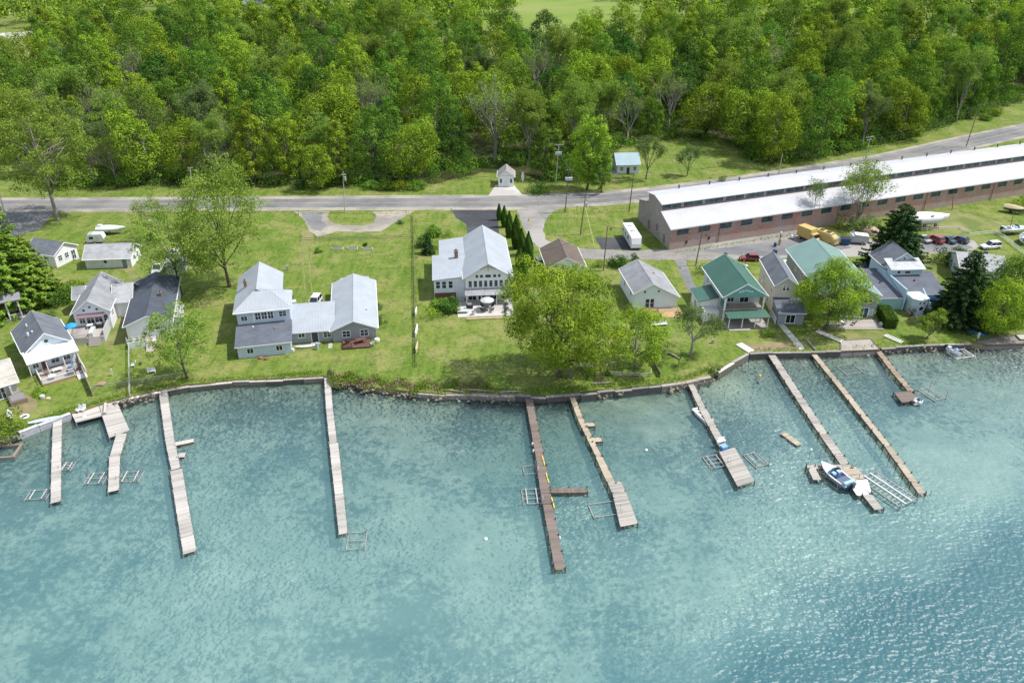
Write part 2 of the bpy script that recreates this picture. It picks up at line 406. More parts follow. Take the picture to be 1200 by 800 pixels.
# ------------------------------------------------------------------ lake bed and water
sh2 = [(-1400,-40),(-400,20),(-160,70)] + [(p.x,p.y) for p in shore] + [(160,133),(420,150),(1400,220)]
def shore_y(x):
    for (a, b) in zip(sh2[:-1], sh2[1:]):
        if a[0] <= x <= b[0]: return a[1] + (b[1]-a[1])*(x-a[0])/max(b[0]-a[0], 1e-6)
    return 0
def bed_mesh():
    xs = sorted(set([-1400,-900,-600,-400,-300,-230,-180] + list(np.arange(-150, 171, 2.5)) + [190,230,300,420,600,900,1400]))
    ds = [-6,-1.5,0,0.7,1.5,2.5,4,6,9,12,15,18,22,26,30,35,40,46,52,60,70,85,110,160,260,420,700,1200]
    V = []; Fc = []
    for d in ds:
        for x in xs:
            y = shore_y(x) - d
            dep = 0.35 + 1.25*(1-math.exp(-max(d,0)/14.0)) + max(0, d-40)*0.045
            dep = min(dep, 14) + 0.18*noise.noise(Vector((x*.12, y*.12, 3)))
            V.append((x, y, WATER_Z - dep))
    nx = len(xs)
    for j in range(len(ds)-1):
        for i in range(nx-1):
            a = j*nx+i; Fc.append((a, a+nx, a+nx+1, a+1))
    me = bpy.data.meshes.new('lake_bed'); me.from_pydata(V, [], Fc); me.update()
    t = NT('lake_bed'); v = t.coord('World')
    big = t.noise(v, 0.05, 5, 0.6); mid = t.noise(v, 0.22, 6, 0.7); fine = t.noise(v, 1.1, 5, 0.7)
    sand = t.mix(t.ramp(mid, [(0.35, 0.0), (0.65, 1.0)]), (0.36,0.39,0.33), (0.62,0.61,0.51))
    sand = t.mix(t.ramp(t.noise(v, 0.8, 4, 0.7), [(0.4, 0.0), (0.62, 0.5)]), sand, (0.30,0.32,0.20))
    wd = t.math('ADD', t.math('MULTIPLY', big, 0.55), t.math('MULTIPLY', fine, 0.45))
    col = t.mix(t.ramp(wd, [(0.44, 0.95), (0.51, 0.0)]), sand, (0.04,0.075,0.05))
    sx = t.n('ShaderNodeSeparateXYZ'); t.l(v, sx.inputs[0])
    patch = t.ramp(t.math('ADD', t.math('MULTIPLY', t.noise(v, 0.33, 4, 0.65), 0.6), t.math('MULTIPLY', t.noise(v, 1.6, 3), 0.4)), [(0.535, 0.0), (0.58, 1.0)])
    deepw = t.ramp(sx.outputs[1], [(0.0, 0.0), (1.0, 1.0)])
    # weed beds of the deeper shelf (40 - 60 m off the shore)
    far = t.math('MULTIPLY', t.ramp(t.math('DIVIDE', sx.outputs[1], 100.0), [(0.56, 1.0), (0.74, 0.0)]), patch)
    col = t.mix(t.math('MULTIPLY', far, 0.95), col, (0.015,0.045,0.04))
    def spot(px, py, r0, r1):
        c = P(px, py); q = t.n('ShaderNodeVectorMath', operation='DISTANCE'); t.l(v, q.inputs[0]); q.inputs[1].default_value = (c.x, c.y, WATER_Z-1)
        dd = t.math('ADD', q.outputs['Value'], t.math('MULTIPLY_ADD', mid, 9.0)); dd.node.inputs[1].links[0].from_node.inputs[2].default_value = -4.5
        return t.ramp(t.math('DIVIDE', dd, r1*2), [(r0/(r1*2), 1.0), (0.5, 0.0)])
    col = t.mix(t.math('MULTIPLY', spot(858,443,1.5,6.5), 0.9), col, (0.78,0.74,0.58))
    col = t.mix(t.math('MULTIPLY', spot(160,500,1.0,5.0), 0.7), col, (0.70,0.68,0.56))
    col = t.mix(t.math('MULTIPLY', spot(655,520,6.0,16.0), 0.62), col, (0.10,0.16,0.085))  # dark reflection of the broad shade tree, painted into the bed colour
    col = t.mix(t.math('MULTIPLY', spot(945,445,4.0,12.0), 0.5), col, (0.12,0.15,0.075))
    # darker algae on the shallow stones near the shore
    at = t.attr('near')
    alg = t.math('MULTIPLY', at, t.ramp(mid, [(0.36, 1.0), (0.70, 0.5)]))
    col = t.mix(t.math('MULTIPLY', alg, 0.85), col, (0.085,0.09,0.042))
    m = t.bsdf(col, 0.95, 0, None, spec=0.1)
    a = me.attributes.new('near', 'FLOAT', 'POINT')
    a.data.foreach_set('value', [math.exp(-max(0, shore_y(v_[0])-v_[1])/12.0) for v_ in V])
    me.materials.append(m); me.polygons.foreach_set('use_smooth', [True]*len(me.polygons))
    o = bpy.data.objects.new('lake_bed', me); COL.objects.link(o); o['kind'] = 'structure'
bed_mesh()
def mwater():
    t = NT('water'); v = t.coord('World')
    sx = t.n('ShaderNodeSeparateXYZ'); t.l(v, sx.inputs[0])
    # the dark drop-off to the lower right: distance past a line on the lake
    A = P(720, 800); B = P(1200, 590)
    d = Vector((B.y-A.y, -(B.x-A.x), 0)).normalized()
    k = d.x*A.x + d.y*A.y
    dist = t.math('SUBTRACT', t.math('ADD', t.math('MULTIPLY', sx.outputs[0], d.x), t.math('MULTIPLY', sx.outputs[1], d.y)), k)
    wob = t.noise(v, 0.09, 4, 0.6)
    dist = t.math('ADD', dist, t.math('MULTIPLY_ADD', wob, 16.0))
    deep = t.ramp(t.math('DIVIDE', dist, 30.0), [(0.18, 0.0), (0.42, 1.0)])
    # wavelets
    vv = t.scaled(v, (1.0, 1.2, 1.0))
    w0 = t.noise(vv, 0.22, 2); w1 = t.noise(vv, 0.7, 2, 0.5); w2 = t.noise(vv, 1.7, 1, 0.4)
    h = t.math('ADD', t.math('MULTIPLY', w1, 0.50), t.math('ADD', t.math('MULTIPLY', w2, 0.50), t.math('MULTIPLY', w0, 0.5)))
    wind = t.ramp(t.noise(v, 0.035, 4), [(0.38, 0.30), (0.62, 1.0)])
    b = t.n('ShaderNodeBump'); b.inputs['Distance'].default_value = 2.0; t.l(h, b.inputs['Height'])
    t.l(t.math('ADD', t.math('MULTIPLY', wind, 0.47), t.math('MULTIPLY', deep, 0.07)), b.inputs['Strength'])
    n1 = t.noise(v, 0.06, 5, 0.65)
    body = t.mix(t.ramp(n1, [(0.36, 0.0), (0.62, 1.0)]), (0.120,0.295,0.330), (0.210,0.405,0.420))
    body = t.mix(t.math('MULTIPLY', t.attr('shore_sky_tint'), 0.85), body, (0.058,0.175,0.230))  # blue sky reflection near the shore, put into the body colour
    body = t.mix(deep, body, (0.050,0.155,0.185))
    dif = t.n('ShaderNodeBsdfDiffuse'); t.l(body, dif.inputs['Color']); b2 = t.n('ShaderNodeBump'); b2.inputs['Distance'].default_value = 0.15; t.l(h, b2.inputs['Height']); t.l(b.inputs['Strength'].links[0].from_socket, b2.inputs['Strength']); t.l(b2.outputs[0], dif.inputs['Normal'])
    tr = t.n('ShaderNodeBsdfTransparent'); t.l(t.mix(deep, (0.78,0.89,0.88), (0.48,0.67,0.71)), tr.inputs['Color'])
    m1 = t.n('ShaderNodeMixShader'); nr_ = t.math('SUBTRACT', 1.0, t.math('MULTIPLY', t.attr('near'), 0.85))
    t.l(t.math('MULTIPLY_ADD', deep, 0.28), m1.inputs[0])
    m1.inputs[0].links[0].from_node.inputs[2].default_value = 0.47
    ma_ = m1.inputs[0].links[0].from_socket; t.l(t.math('MULTIPLY', ma_, nr_), m1.inputs[0])
    t.l(tr.outputs[0], m1.inputs[1]); t.l(dif.outputs[0], m1.inputs[2])
    g = t.n('ShaderNodeBsdfGlossy'); g.inputs['Roughness'].default_value = 0.42; t.l(b.outputs[0], g.inputs['Normal'])
    fr = t.n('ShaderNodeFresnel'); fr.inputs['IOR'].default_value = 1.45; t.l(b.outputs[0], fr.inputs['Normal'])
    m2 = t.n('ShaderNodeMixShader'); t.l(fr.outputs[0], m2.inputs[0]); t.l(m1.outputs[0], m2.inputs[1]); t.l(g.outputs[0], m2.inputs[2])
    t.l(m2.outputs[0], t.out.inputs['Surface'])
    return t.m
def water_mesh():
    xs = sorted(set([-1400,-600,-300,-180] + list(np.arange(-150, 171, 5.0)) + [200,300,600,1400]))
    ds = [-40,-6,0,1,2.5,4,6,9,13,18,25,40,90,1300]
    V = [(x, shore_y(x)-d, WATER_Z) for d in ds for x in xs]; nx = len(xs)
    Fc = [(j*nx+i, (j+1)*nx+i, (j+1)*nx+i+1, j*nx+i+1) for j in range(len(ds)-1) for i in range(nx-1)]
    me = bpy.data.meshes.new('water'); me.from_pydata(V, [], Fc); me.update()
    a = me.attributes.new('near', 'FLOAT', 'POINT'); a.data.foreach_set('value', [math.exp(-max(0, d)/11.0) for d in ds for x in xs])
    a = me.attributes.new('shore_sky_tint', 'FLOAT', 'POINT'); a.data.foreach_set('value', [math.exp(-(max(0, d)/26.0)**2) for d in ds for x in xs])
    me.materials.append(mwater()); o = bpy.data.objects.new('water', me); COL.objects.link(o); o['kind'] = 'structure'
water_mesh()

# ------------------------------------------------------------------ roads, drives and worn ground
def strip(name, upper, lower, z, m, jit=0.15):
    return sheet(name, list(lower) + list(reversed(upper)), z, m, jit, 2.0)
up = [(-700,196),(-137.5,205.0),(-91.9,205.7),(-46.2,206.6),(0,207.6),(23.5,210.2),(38,214),(60,222),(85,233),(116,247.5),(141,262.7),(182,286),(300,360),(520,520)]
lo = [(-700,186),(-131,195.4),(-87.8,196.2),(-44,197.0),(0,197.4),(24,200.6),(41,205.2),(63.5,213.5),(89,224.6),(120,238.5),(146,253.4),(187,277),(305,351),(525,511)]
V3 = lambda l: [Vector((a, b, 0)) for a, b in l]
sheet('road_shoulder', V3([(a, b-1.1) for a, b in lo]) + list(reversed(V3([(a, b+0.9) for a, b in up]))), 0.012, GRAVEL, 0.35, 1.5)
strip('road', V3([(a, b-1.3) for a, b in up]), V3([(a, b+1.0) for a, b in lo]), 0.028, ASPH, 0.08)
def midline(off, wid):
    c = [((a[0]+b[0])/2, (a[1]-1.3+b[1]+1.0)/2) for a, b in zip(up, lo)]
    return V3([(x, y+off-wid/2) for x, y in c]) + list(reversed(V3([(x, y+off+wid/2) for x, y in c])))
YEL = mground((0.42,0.33,0.10), (0.55,0.43,0.14), 1.5, 0.8, 'yellow_paint', (0.28,0.25,0.15))
WPA = mground((0.42,0.42,0.42), (0.62,0.62,0.62), 1.5, 0.8, 'white_paint', (0.3,0.3,0.3))
sheet('yellow_road_line', midline(-0.16, 0.12), 0.036, YEL); sheet('yellow_road_line', midline(0.16, 0.12), 0.036, YEL)
sheet('white_road_line', midline(3.55, 0.13), 0.036, WPA); sheet('white_road_line', midline(-3.55, 0.13), 0.036, WPA)
def pxs(l, z=0.0): return [P(a, b, z) for a, b in l]
sheet('lane', pxs([(606,246),(668,241.5),(650,247),(640,256),(636,268),(640,281),(655,287),(690,292),(740,293.5),(790,291.5),(840,283),(890,274),(935,268),(985,277),(1040,282),(1082,283),(1140,281),(1148,290),(1128,297),(1060,297.5),(1000,301),(930,302),(870,304),(800,305),(740,304),(690,303.5),(640,296),(622,282),(612,265)]), 0.016, ASPHO, 0.3)
sheet('lane_patch', pxs([(1050,284.5),(1080,284),(1128,285),(1140,290),(1128,296),(1062,296.5)]), 0.022, ASPH, 0.3)
sheet('lane_patch', pxs([(820,294),(900,283),(960,281),(1000,290),(960,298),(880,301)]), 0.022, ASPH, 0.5)
sheet('driveway', pxs([(529.5,246),(582.5,246),(585,274),(548,274),(546,262),(534,255)]), 0.02, ASPHD, 0.08)
sheet('driveway', pxs([(697,278),(742,279),(748,292),(705,292)]), 0.024, ASPHD, 0.1)
sheet('driveway', pxs([(790,304),(803,304),(812,330),(826,352),(812,350),(802,330)]), 0.012, ASPH, 0.25)
sheet('driveway', pxs([(581,217),(602,217),(613,229),(572,230)]), 0.036, CONCP, 0.1)
sheet('driveway', pxs([(0,250),(66,247),(46,268),(20,276),(0,280)]), 0.02, ASPH, 0.25)
sheet('gravel_drive', pxs([(345,248),(386,248),(383,254),(388,260),(400,264),(425,264.5),(438,261),(441,254),(437,248),(486,247),(474,254),(461,262),(447,271),(420,272),(395,271),(372,278),(362,270),(356,258)]), 0.02, GRAVEL, 0.35)
sheet('gravel_patch', pxs([(352,249),(378,249),(376,258),(384,264),(376,271),(366,268),(358,258)]), 0.026, ASPH, 0.4)
sheet('wheel_track', pxs([(353,278),(355,278),(356,310),(358.5,340),(361,360),(359.5,360),(356.5,340),(354,305)]), 0.012, TRACK, 0.25)
sheet('wheel_track', pxs([(361,275),(363,275),(363.5,310),(366,338),(369.5,352),(367.5,352),(363.6,336),(361.5,300)]), 0.012, TRACK, 0.25)
for i, pp in enumerate([[(352,268),(370,270),(365,285),(355,284)], [(110,380),(150,372),(150,400),(130,410),(112,400)], [(690,424),(716,420),(718,440),(700,446)],
    [(868,403),(930,399),(985,401),(985,409),(880,412)], [(985,390),(1040,388),(1042,396),(984,400)], [(1060,250),(1120,247),(1180,262),(1120,274),(1075,270)], [(1075,298),(1092,298),(1100,330),(1090,345),(1078,318)], [(118,300),(160,316),(158,345),(146,352),(150,320)], [(660,436),(690,420),(700,426),(672,446)]]):
    sheet('worn_ground', pxs(pp), 0.004 + 0.0007*i, TRACK, 0.75, 1.1, seed=11+i)
sheet('walkway', pxs([(903,370),(909,369),(944,408),(937,410)]), 0.03, CONCP, 0.04)
sheet('footpath', pxs([(892,328),(897,326),(918,360),(923,372),(914,372),(905,356)]), 0.02, DIRT, 0.15)
sheet('sand_patch', pxs([(873,404),(920,402),(936,409),(876,412.5)]), 0.02, DIRT, 0.3)
sheet('dirt_yard', pxs([(12,462),(28,459),(44,472),(42,480),(26,486),(10,478)]), 0.016, DIRT, 0.3)
sheet('sand_patch', pxs([(683,419),(698,417),(704,426),(700,432),(684,431)]), 0.018, DIRT, 0.3)
# grassy island inside the gravel loop is the lawn showing through
# ------------------------------------------------------------------ far field, far road, wood floor
sheet('field', pxs([(-60,112),(46,92),(50,62),(20,40),(-60,55)]), 0.02, FIELD, 1.5, 6)
sheet('field', pxs([(560,44),(745,40),(780,-30),(540,-30)]), 0.02, FIELD, 1.5, 6)
sheet('far_road', pxs([(-80,51),(50,43),(50,36.5),(-80,43)]), 0.05, CONCP, 0.3, 6)
# ------------------------------------------------------------------ vegetation
LEAF_BRIGHT = mleaf((0.050,0.100,0.010), (0.36,0.45,0.044), .17)
LEAF_LIME = mleaf((0.060,0.118,0.012), (0.36,0.45,0.042), .18)
LEAF_MID = mleaf((0.030,0.078,0.013), (0.225,0.335,0.046), .17)
LEAF_DARK = mleaf((0.018,0.052,0.012), (0.115,0.205,0.038), .16)
LEAF_OLIVE = mleaf((0.135,0.205,0.034), (0.34,0.43,0.085), .32)
LEAF_SAGE = mleaf((0.110,0.165,0.058), (0.230,0.300,0.110), .35)
LEAF_CON = mleaf((0.018,0.044,0.018), (0.065,0.110,0.035), 0.12)
LEAF_ARB = mleaf((0.028,0.066,0.012), (0.080,0.135,0.022), 0.15)
LEAF_SPR = mleaf((0.095,0.165,0.024), (0.28,0.37,0.055), 0.2)
LEAF_UNDER = mleaf((0.035,0.082,0.013), (0.165,0.260,0.034), .22)  # leaf green of the undergrowth
REED = mleaf((0.20,0.185,0.09), (0.42,0.38,0.22), 0.2)
def mbark(c):
    t = NT('bark'); v = t.coord('Object')
    n = t.noise(t.scaled(v, (3,3,0.7)), 2.0, 4, 0.7)
    return t.bsdf(t.ramp(n, [(0.3, mul(c, 0.55)), (0.7, mul(c, 1.3))]), 0.95, 0, t.bump(n, 0.8, 0.05), spec=0.1)
BARK = mbark((0.11,0.095,0.08)); BARKG = mbark((0.26,0.24,0.21)); BARKW = mbark((0.25,0.24,0.21))

def rdirs(rg, n):
    v = rg.normal(size=(n, 3)); return v / np.linalg.norm(v, axis=1, keepdims=True)
def leaf_quads(rg, pos, nrm, size, aspect=1.0, updown=0.0):
    n = len(pos)
    nrm = nrm / np.maximum(np.linalg.norm(nrm, axis=1, keepdims=True), 1e-6)
    a = np.cross(nrm, rdirs(rg, n)); a /= np.maximum(np.linalg.norm(a, axis=1, keepdims=True), 1e-6)
    b = np.cross(nrm, a)
    s = size * rg.uniform(0.6, 1.35, (n, 1))
    a = a * s * 0.5; b = b * s * 0.5 * aspect
    k = nrm * s * 0.16
    return np.stack([pos - a - b*0.35 - k*0.5, pos + b*0.2 - a*0.2 - b*0.9 + k*0.2, pos + a + b*0.35 - k*0.5, pos - b*0.2 + a*0.2 + b*0.9 + k*0.2], axis=1)
def lobe_leaves(rg, C, Rr, per, size, tone_amp=0.5, up=0.35, squash=0.85, inner=0.7, jit=0.42):
    Vs = []; Ts = []
    for c, r in zip(C, Rr):
        n = int(per * (r / Rr.mean())**2)
        d = rdirs(rg, n); keep = d[:, 2] > rg.uniform(-1.0, 0.35, n) - 0.15; d = d[keep]; n = len(d)
        rad = r * (inner + (1.08-inner) * rg.uniform(0, 1, (n, 1))**0.45)
        wob = 1 + 0.22*np.sin(d[:, :1]*5 + c[0]*3) * np.cos(d[:, 1:2]*6 + c[1]*2)
        pos = c + d * rad * wob * np.array([1, 1, squash])
        Vs.append(leaf_quads(rg, pos, d*0.8 + rdirs(rg, n)*jit + np.array([0, 0, up]), size))
        Ts.append(np.clip(0.5 + rg.normal()*0.22*tone_amp*2 + rg.normal(size=n)*0.16 + 0.0*n, 0, 1))
    return np.concatenate(Vs), np.concatenate(Ts)
def limb(mb, a, b, r0, r1, rr, bend=0.15, n=5, sides=5):
    a = Vector(a); b = Vector(b); L = (b-a).length
    off = Vector((rr.uniform(-1,1), rr.uniform(-1,1), rr.uniform(-0.2,0.8))) * L * bend
    pts = []; rad = []
    for i in range(n):
        t = i/(n-1); pts.append(a.lerp(b, t) + off*math.sin(math.pi*t)); rad.append(r0 + (r1-r0)*t)
    mb.tube(pts, rad, sides)
    return pts
def crown_lobes(rg, H, base, Rad, n, lr=(0.26,0.42), shape='round', hollow=0.35):
    C = []; Rr = []
    h = (H-base)/2; zc = base + h
    lean = rg.normal(size=2)*0.05
    gold = math.pi*(3-math.sqrt(5))
    for i in range(n):
        z = 1 - 2*(i+0.5)/n; a = gold*i + rg.uniform(-0.5, 0.5)
        rr_ = math.sqrt(max(0, 1-z*z))
        rad = rg.uniform(hollow, 0.86)**0.6
        if shape == 'egg': wd = 1.0 - 0.38*max(z, 0) + 0.05
        elif shape == 'flame': wd = 0.95 - 0.55*z
        elif shape == 'vase': wd = 0.95 + 0.25*z
        else: wd = 1.0
        wd *= 1 + 0.22*math.sin(a*2+rg.uniform(0,1)) * rg.uniform(0, 1)
        r = Rad * rg.uniform(*lr)
        C.append((rr_*math.cos(a)*Rad*rad*wd + lean[0]*z*H, rr_*math.sin(a)*Rad*rad*wd + lean[1]*z*H, zc + z*h*min(rad*1.06, 0.97) + rg.uniform(-0.4,0.4)))
        Rr.append(r)
    return np.array(C), np.array(Rr)
def broadleaf(name, label, cat, seed, H, base, Rad, lobes, per, leaf, mat, bark=None, shape='egg', lr=(0.26,0.42), limbs=12, tr=None, hollow=0.45, group=None, inner=0.7, jit=0.42):
    rg = np.random.default_rng(seed); rr = random.Random(seed)
    root = thing(name, label, cat, group=group)
    C, Rr = crown_lobes(rg, H, base, Rad, lobes, lr, shape, hollow)
    V, T = lobe_leaves(rg, C, Rr, per, leaf, inner=inner, jit=jit)
    quads_mesh('crown', V, T, mat, root)
    mb = MB(); tr = tr or H*0.017
    top = Vector((rr.uniform(-.4,.4), rr.uniform(-.4,.4), base + (H-base)*0.72))
    mid = Vector((rr.uniform(-.3,.3), rr.uniform(-.3,.3), base))
    mb.tube([(0,0,-0.6), (0,0,0.5), mid, top], [tr*1.5, tr*1.1, tr*0.8, tr*0.25], 7)
    idx = list(range(len(C))); rr.shuffle(idx)
    for i in idx[:limbs]:
        t = rr.uniform(0.0, 0.6); a = mid.lerp(top, t)
        limb(mb, a, Vector(C[i]), tr*(0.5-0.3*t), tr*0.08, rr, 0.12)
    mb.build('trunk', bark or BARK, root, True)
    return root
def branching(mb, rr, p, d, L, r, depth, tips, spread=0.55, up=0.15, kids=(2,3), sides=5):
    d = d.normalized(); q = p + d*L*0.5 + Vector((rr.uniform(-1,1), rr.uniform(-1,1), rr.uniform(-.5,1)))*L*0.07; e = p + d*L
    mb.tube([p, q, e], [r, r*0.82, r*0.62], max(3, sides), depth == 0)
    tips.append((e, depth))
    if depth == 0: return
    for k in range(rr.randint(*kids)):
        nd = d + Vector((rr.uniform(-1,1), rr.uniform(-1,1), rr.uniform(-0.6,0.8)))*spread + Vector((0,0,up))
        st = p.lerp(e, rr.uniform(0.55, 1.0)) if k else e
        branching(mb, rr, st, nd, L*rr.uniform(0.6,0.82), r*0.56, depth-1, tips, spread, up, kids, sides-1)
def airy_tree(name, label, cat, seed, H, Rad, trunk_h, mat, bark, depth=4, per=26, lr=1.0, leaf=0.4, stems=1, group=None, spread=0.6, kids=(2,3), tr=None, forks=5):
    rg = np.random.default_rng(seed); rr = random.Random(seed)
    root = thing(name, label, cat, group=group)
    mb = MB(); tips = []; tr = tr or H*0.016
    for s in range(stems):
        bx = Vector((rr.uniform(-1,1), rr.uniform(-1,1), 0))*(0.5 if stems > 1 else 0)
        top = bx*2.2 + Vector((rr.uniform(-.4,.4), rr.uniform(-.4,.4), trunk_h))
        mb.tube([bx+Vector((0,0,-.6)), bx+Vector((0,0,.5)), top], [tr*1.4, tr*1.05, tr*0.8], 7)
        n = forks if stems == 1 else 3
        for k in range(n):
            a = 2*math.pi*(k+rr.uniform(-.3,.3))/n
            tilt = rr.uniform(0.35, 1.0) * Rad/(H-trunk_h)*2.0
            d = Vector((math.cos(a)*tilt, math.sin(a)*tilt, 1.0))
            branching(mb, rr, top - Vector((0,0,rr.uniform(0, trunk_h*0.25))), d, (H-trunk_h)*rr.uniform(0.30,0.40), tr*0.55, depth-1, tips, spread, 0.18, kids)
        branching(mb, rr, top, Vector((rr.uniform(-.2,.2), rr.uniform(-.2,.2), 1)), (H-trunk_h)*0.38, tr*0.6, depth-1, tips, spread, 0.25, kids)
    # squeeze into the wanted height and spread
    A = np.array([v for v in mb.v]); zmax = max(t[0].z for t in tips); rmax = np.percentile([math.hypot(t[0].x, t[0].y) for t in tips], 92)
    fz = (H*0.97-trunk_h)/max(zmax-trunk_h, .1); fr = Rad*0.9/max(rmax, .1)
    def fit(p):
        z = p[2]; w = min(max((z-trunk_h*0.6)/(trunk_h*0.8+0.1), 0), 1)
        k = 1 + (fr-1)*w
        return (p[0]*k, p[1]*k, z if z < trunk_h else trunk_h+(z-trunk_h)*fz)
    mb.v = [fit(p) for p in mb.v]
    tips = [(Vector(fit(t[0])), t[1]) for t in tips]
    if per:
        use = [t[0] for t in tips if t[1] <= (3 if H > 20 else 2)]
        C = np.array([list(p) for p in use]); Rr = np.array([rr.uniform(.6, 1.2)*lr for _ in use])
        V, T = lobe_leaves(rg, C, Rr, per, leaf, inner=0.1, jit=1.1, squash=0.8, up=0.2)
        quads_mesh('crown', V, T, mat, root)
    mb.build('trunk', bark, root, True)
    return root
def conifer(name, label, cat, seed, H, Rad, mat, base=0.6, layers=20, power=0.85, per=13, needle=0.62, droop=0.25, group=None, width=0.34):
    rg = np.random.default_rng(seed); rr = random.Random(seed)
    root = thing(name, label, cat, group=group)
    Vs = []; Ts = []; mb = MB()
    mb.tube([(0,0,-.5),(0,0,H*0.5),(0,0,H*0.98)], [H*0.018, H*0.011, 0.03], 7)
    for i in range(layers):
        t = (i + rr.uniform(-.3,.3))/layers; t = max(t, 0)
        z = base + (H-base)*t; rl = Rad*(1-t)**power + 0.12
        nb = max(5, int(per*(0.35+0.65*(1-t))))
        for k in range(nb):
            a = 2*math.pi*(k+rr.uniform(-.4,.4))/nb + i*0.7
            L = rl*rr.uniform(0.72, 1.14); ca, sa = math.cos(a), math.sin(a)
            n = max(10, int(L*17))
            s = rg.uniform(0.15, 1.0, n)**0.75
            lat = rg.normal(size=n)*width*L*0.30*(1.05-s)+rg.normal(size=n)*0.12
            zz = z - droop*L*s + droop*0.55*L*s**3 + np.abs(rg.normal(size=n))*0.13
            r_ = s*L
            pos = np.stack([r_*ca - lat*sa, r_*sa + lat*ca, zz + 0.12*s], axis=1)
            nrm = np.stack([np.full(n, ca*0.45), np.full(n, sa*0.45), np.full(n, 0.9)], axis=1) + rdirs(rg, n)*0.55
            q = leaf_quads(rg, pos, nrm, needle, 0.62)
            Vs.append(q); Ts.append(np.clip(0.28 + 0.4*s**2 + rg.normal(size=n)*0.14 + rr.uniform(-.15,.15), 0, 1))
            if k % 3 == 0: mb.tube([(0,0,z),(ca*L*.8, sa*L*.8, z-droop*L*.45)], [0.06,0.015], 3)
    quads_mesh('crown', np.concatenate(Vs), np.concatenate(Ts), mat, root)
    mb.build('trunk', BARK, root, True)
    return root
def columnar(name, label, cat, seed, H, Rad, mat, group=None):
    rg = np.random.default_rng(seed); root = thing(name, label, cat, group=group)
    n = int(2600*H*Rad/7)
    t = rg.uniform(0, 1, n)**0.9; a = rg.uniform(0, 2*math.pi, n)
    prof = np.sin(np.clip(t*0.86+0.16, 0, 1)*math.pi)**0.7 * (1-0.25*t)
    rad = Rad*prof*(0.82+0.2*np.sin(a*5+t*9)*0.5+0.2*rg.uniform(-.5,.6,n))
    pos = np.stack([np.cos(a)*rad, np.sin(a)*rad, 0.15+t*(H-0.15)], axis=1)
    nrm = np.stack([np.cos(a), np.sin(a), np.full(n, 0.55)], axis=1) + rdirs(rg, n)*0.4
    quads_mesh('foliage', leaf_quads(rg, pos, nrm, 0.38, 1.1), np.clip(0.3+0.4*rg.uniform(0,1,n)+0.1*np.sin(a*5), 0, 1), mat, root)
    MB().tube([(0,0,-.3),(0,0,H*0.9)], [0.1,0.02], 6).build('stem', BARK, root)
    return root
def bush(name, label, cat, seed, Rad, H, mat, leaf=0.26, per=150, lobes=9, group=None):
    rg = np.random.default_rng(seed); root = thing(name, label, cat, group=group); rr = random.Random(seed)
    C, Rr = crown_lobes(rg, H, -H*0.15, Rad, lobes, (0.35,0.55), 'round')
    V, T = lobe_leaves(rg, C, Rr, per, leaf, inner=0.5)
    V[:, :, 2] = np.maximum(V[:, :, 2], 0.01)
    quads_mesh('foliage', V, T, mat, root)
    mb = MB()
    for k in range(4): limb(mb, (0,0,-.2), Vector(C[rr.randrange(len(C))]), 0.05, 0.015, rr, 0.1, 4, 4)
    mb.build('stem', BARK, root)
    return root

# ---- the wood behind the road: prototypes, then copies
W_KINDS = {}
def wk(key, desc, root): W_KINDS.setdefault(key, []).append(root); root['_d'] = desc
for i, (sd_, H, Rd, sh) in enumerate([(1,22,7.2,'egg'),(2,25,5.6,'flame'),(3,20,8.0,'round'),(4,23,6.0,'vase')]):
    wk('bright', 'bright yellow green leafy', broadleaf('broadleaf_tree', 'x', 'tree', sd_, H, 1.2, Rd, (92,120,64,92)[i], (125,100,180,125)[i], 0.46, LEAF_BRIGHT, shape=sh, lr=((0.15,0.27),(.13,.24),(.2,.33),(.15,.26))[i]))
for i, (sd_, H, Rd, sh) in enumerate([(11,23,7.0,'egg'),(12,21,6.4,'round'),(13,25,7.4,'egg'),(14,22,5.6,'flame')]):
    wk('mid', 'mid green leafy', broadleaf('broadleaf_tree', 'x', 'tree', sd_, H, 1.2, Rd, (92,130,70,92)[i], (120,90,160,120)[i], 0.44, LEAF_MID, shape=sh, lr=((0.14,0.26),(.11,.21),(.18,.31),(.14,.25))[i]))
for i, (sd_, H, Rd, sh) in enumerate([(21,21,6.4,'egg'),(22,19,6.8,'round')]):
    wk('dark', 'dark green leafy', broadleaf('broadleaf_tree', 'x', 'tree', sd_, H, 1.8, Rd, 80, 125, 0.46, LEAF_DARK, shape=sh, lr=(0.15,0.27)))
for i, (sd_, H, Rd) in enumerate([(31,24,6.4),(32,22,5.8),(33,25,6.0)]):
    wk('olive', 'thin olive green', airy_tree('thin_tree', 'x', 'tree', sd_, H, Rd, 4.0, LEAF_OLIVE if i != 1 else LEAF_SAGE, BARKG, 5, 34, 1.15, 0.42))
for i, (sd_, H, Rd) in enumerate([(41,20,6.6),(42,21,7.4)]):
    wk('bare', 'leafless pale grey', airy_tree('bare_tree', 'x', 'tree', sd_, H, Rd, 5.0, LEAF_OLIVE, BARKW, 5, 3, 0.8, 0.3, spread=0.8, kids=(2,4), tr=0.40))
for k in W_KINDS:
    for r_ in W_KINDS[k]: r_.location = (0, 900 + 30*hash(k) % 7, -200)
used_proto = set()
def wood_tree(kind, var, x, y, sc, label, group=None, szf=1.0):
    pr = W_KINDS[kind][var % len(W_KINDS[kind])]
    rz = rnd.uniform(0, 6.28)
    if pr.name not in used_proto:
        used_proto.add(pr.name); o = pr
        o.location = (x, y, 0); o.rotation_euler = (0,0,rz); o.scale = (sc, sc, sc*szf); o['label'] = label
        if group: o['group'] = group
    else:
        o = dup(pr, (x, y, 0), rz, sc, label, group or '', sc*szf)
        if not group and 'group' in o: del o['group']
    return o
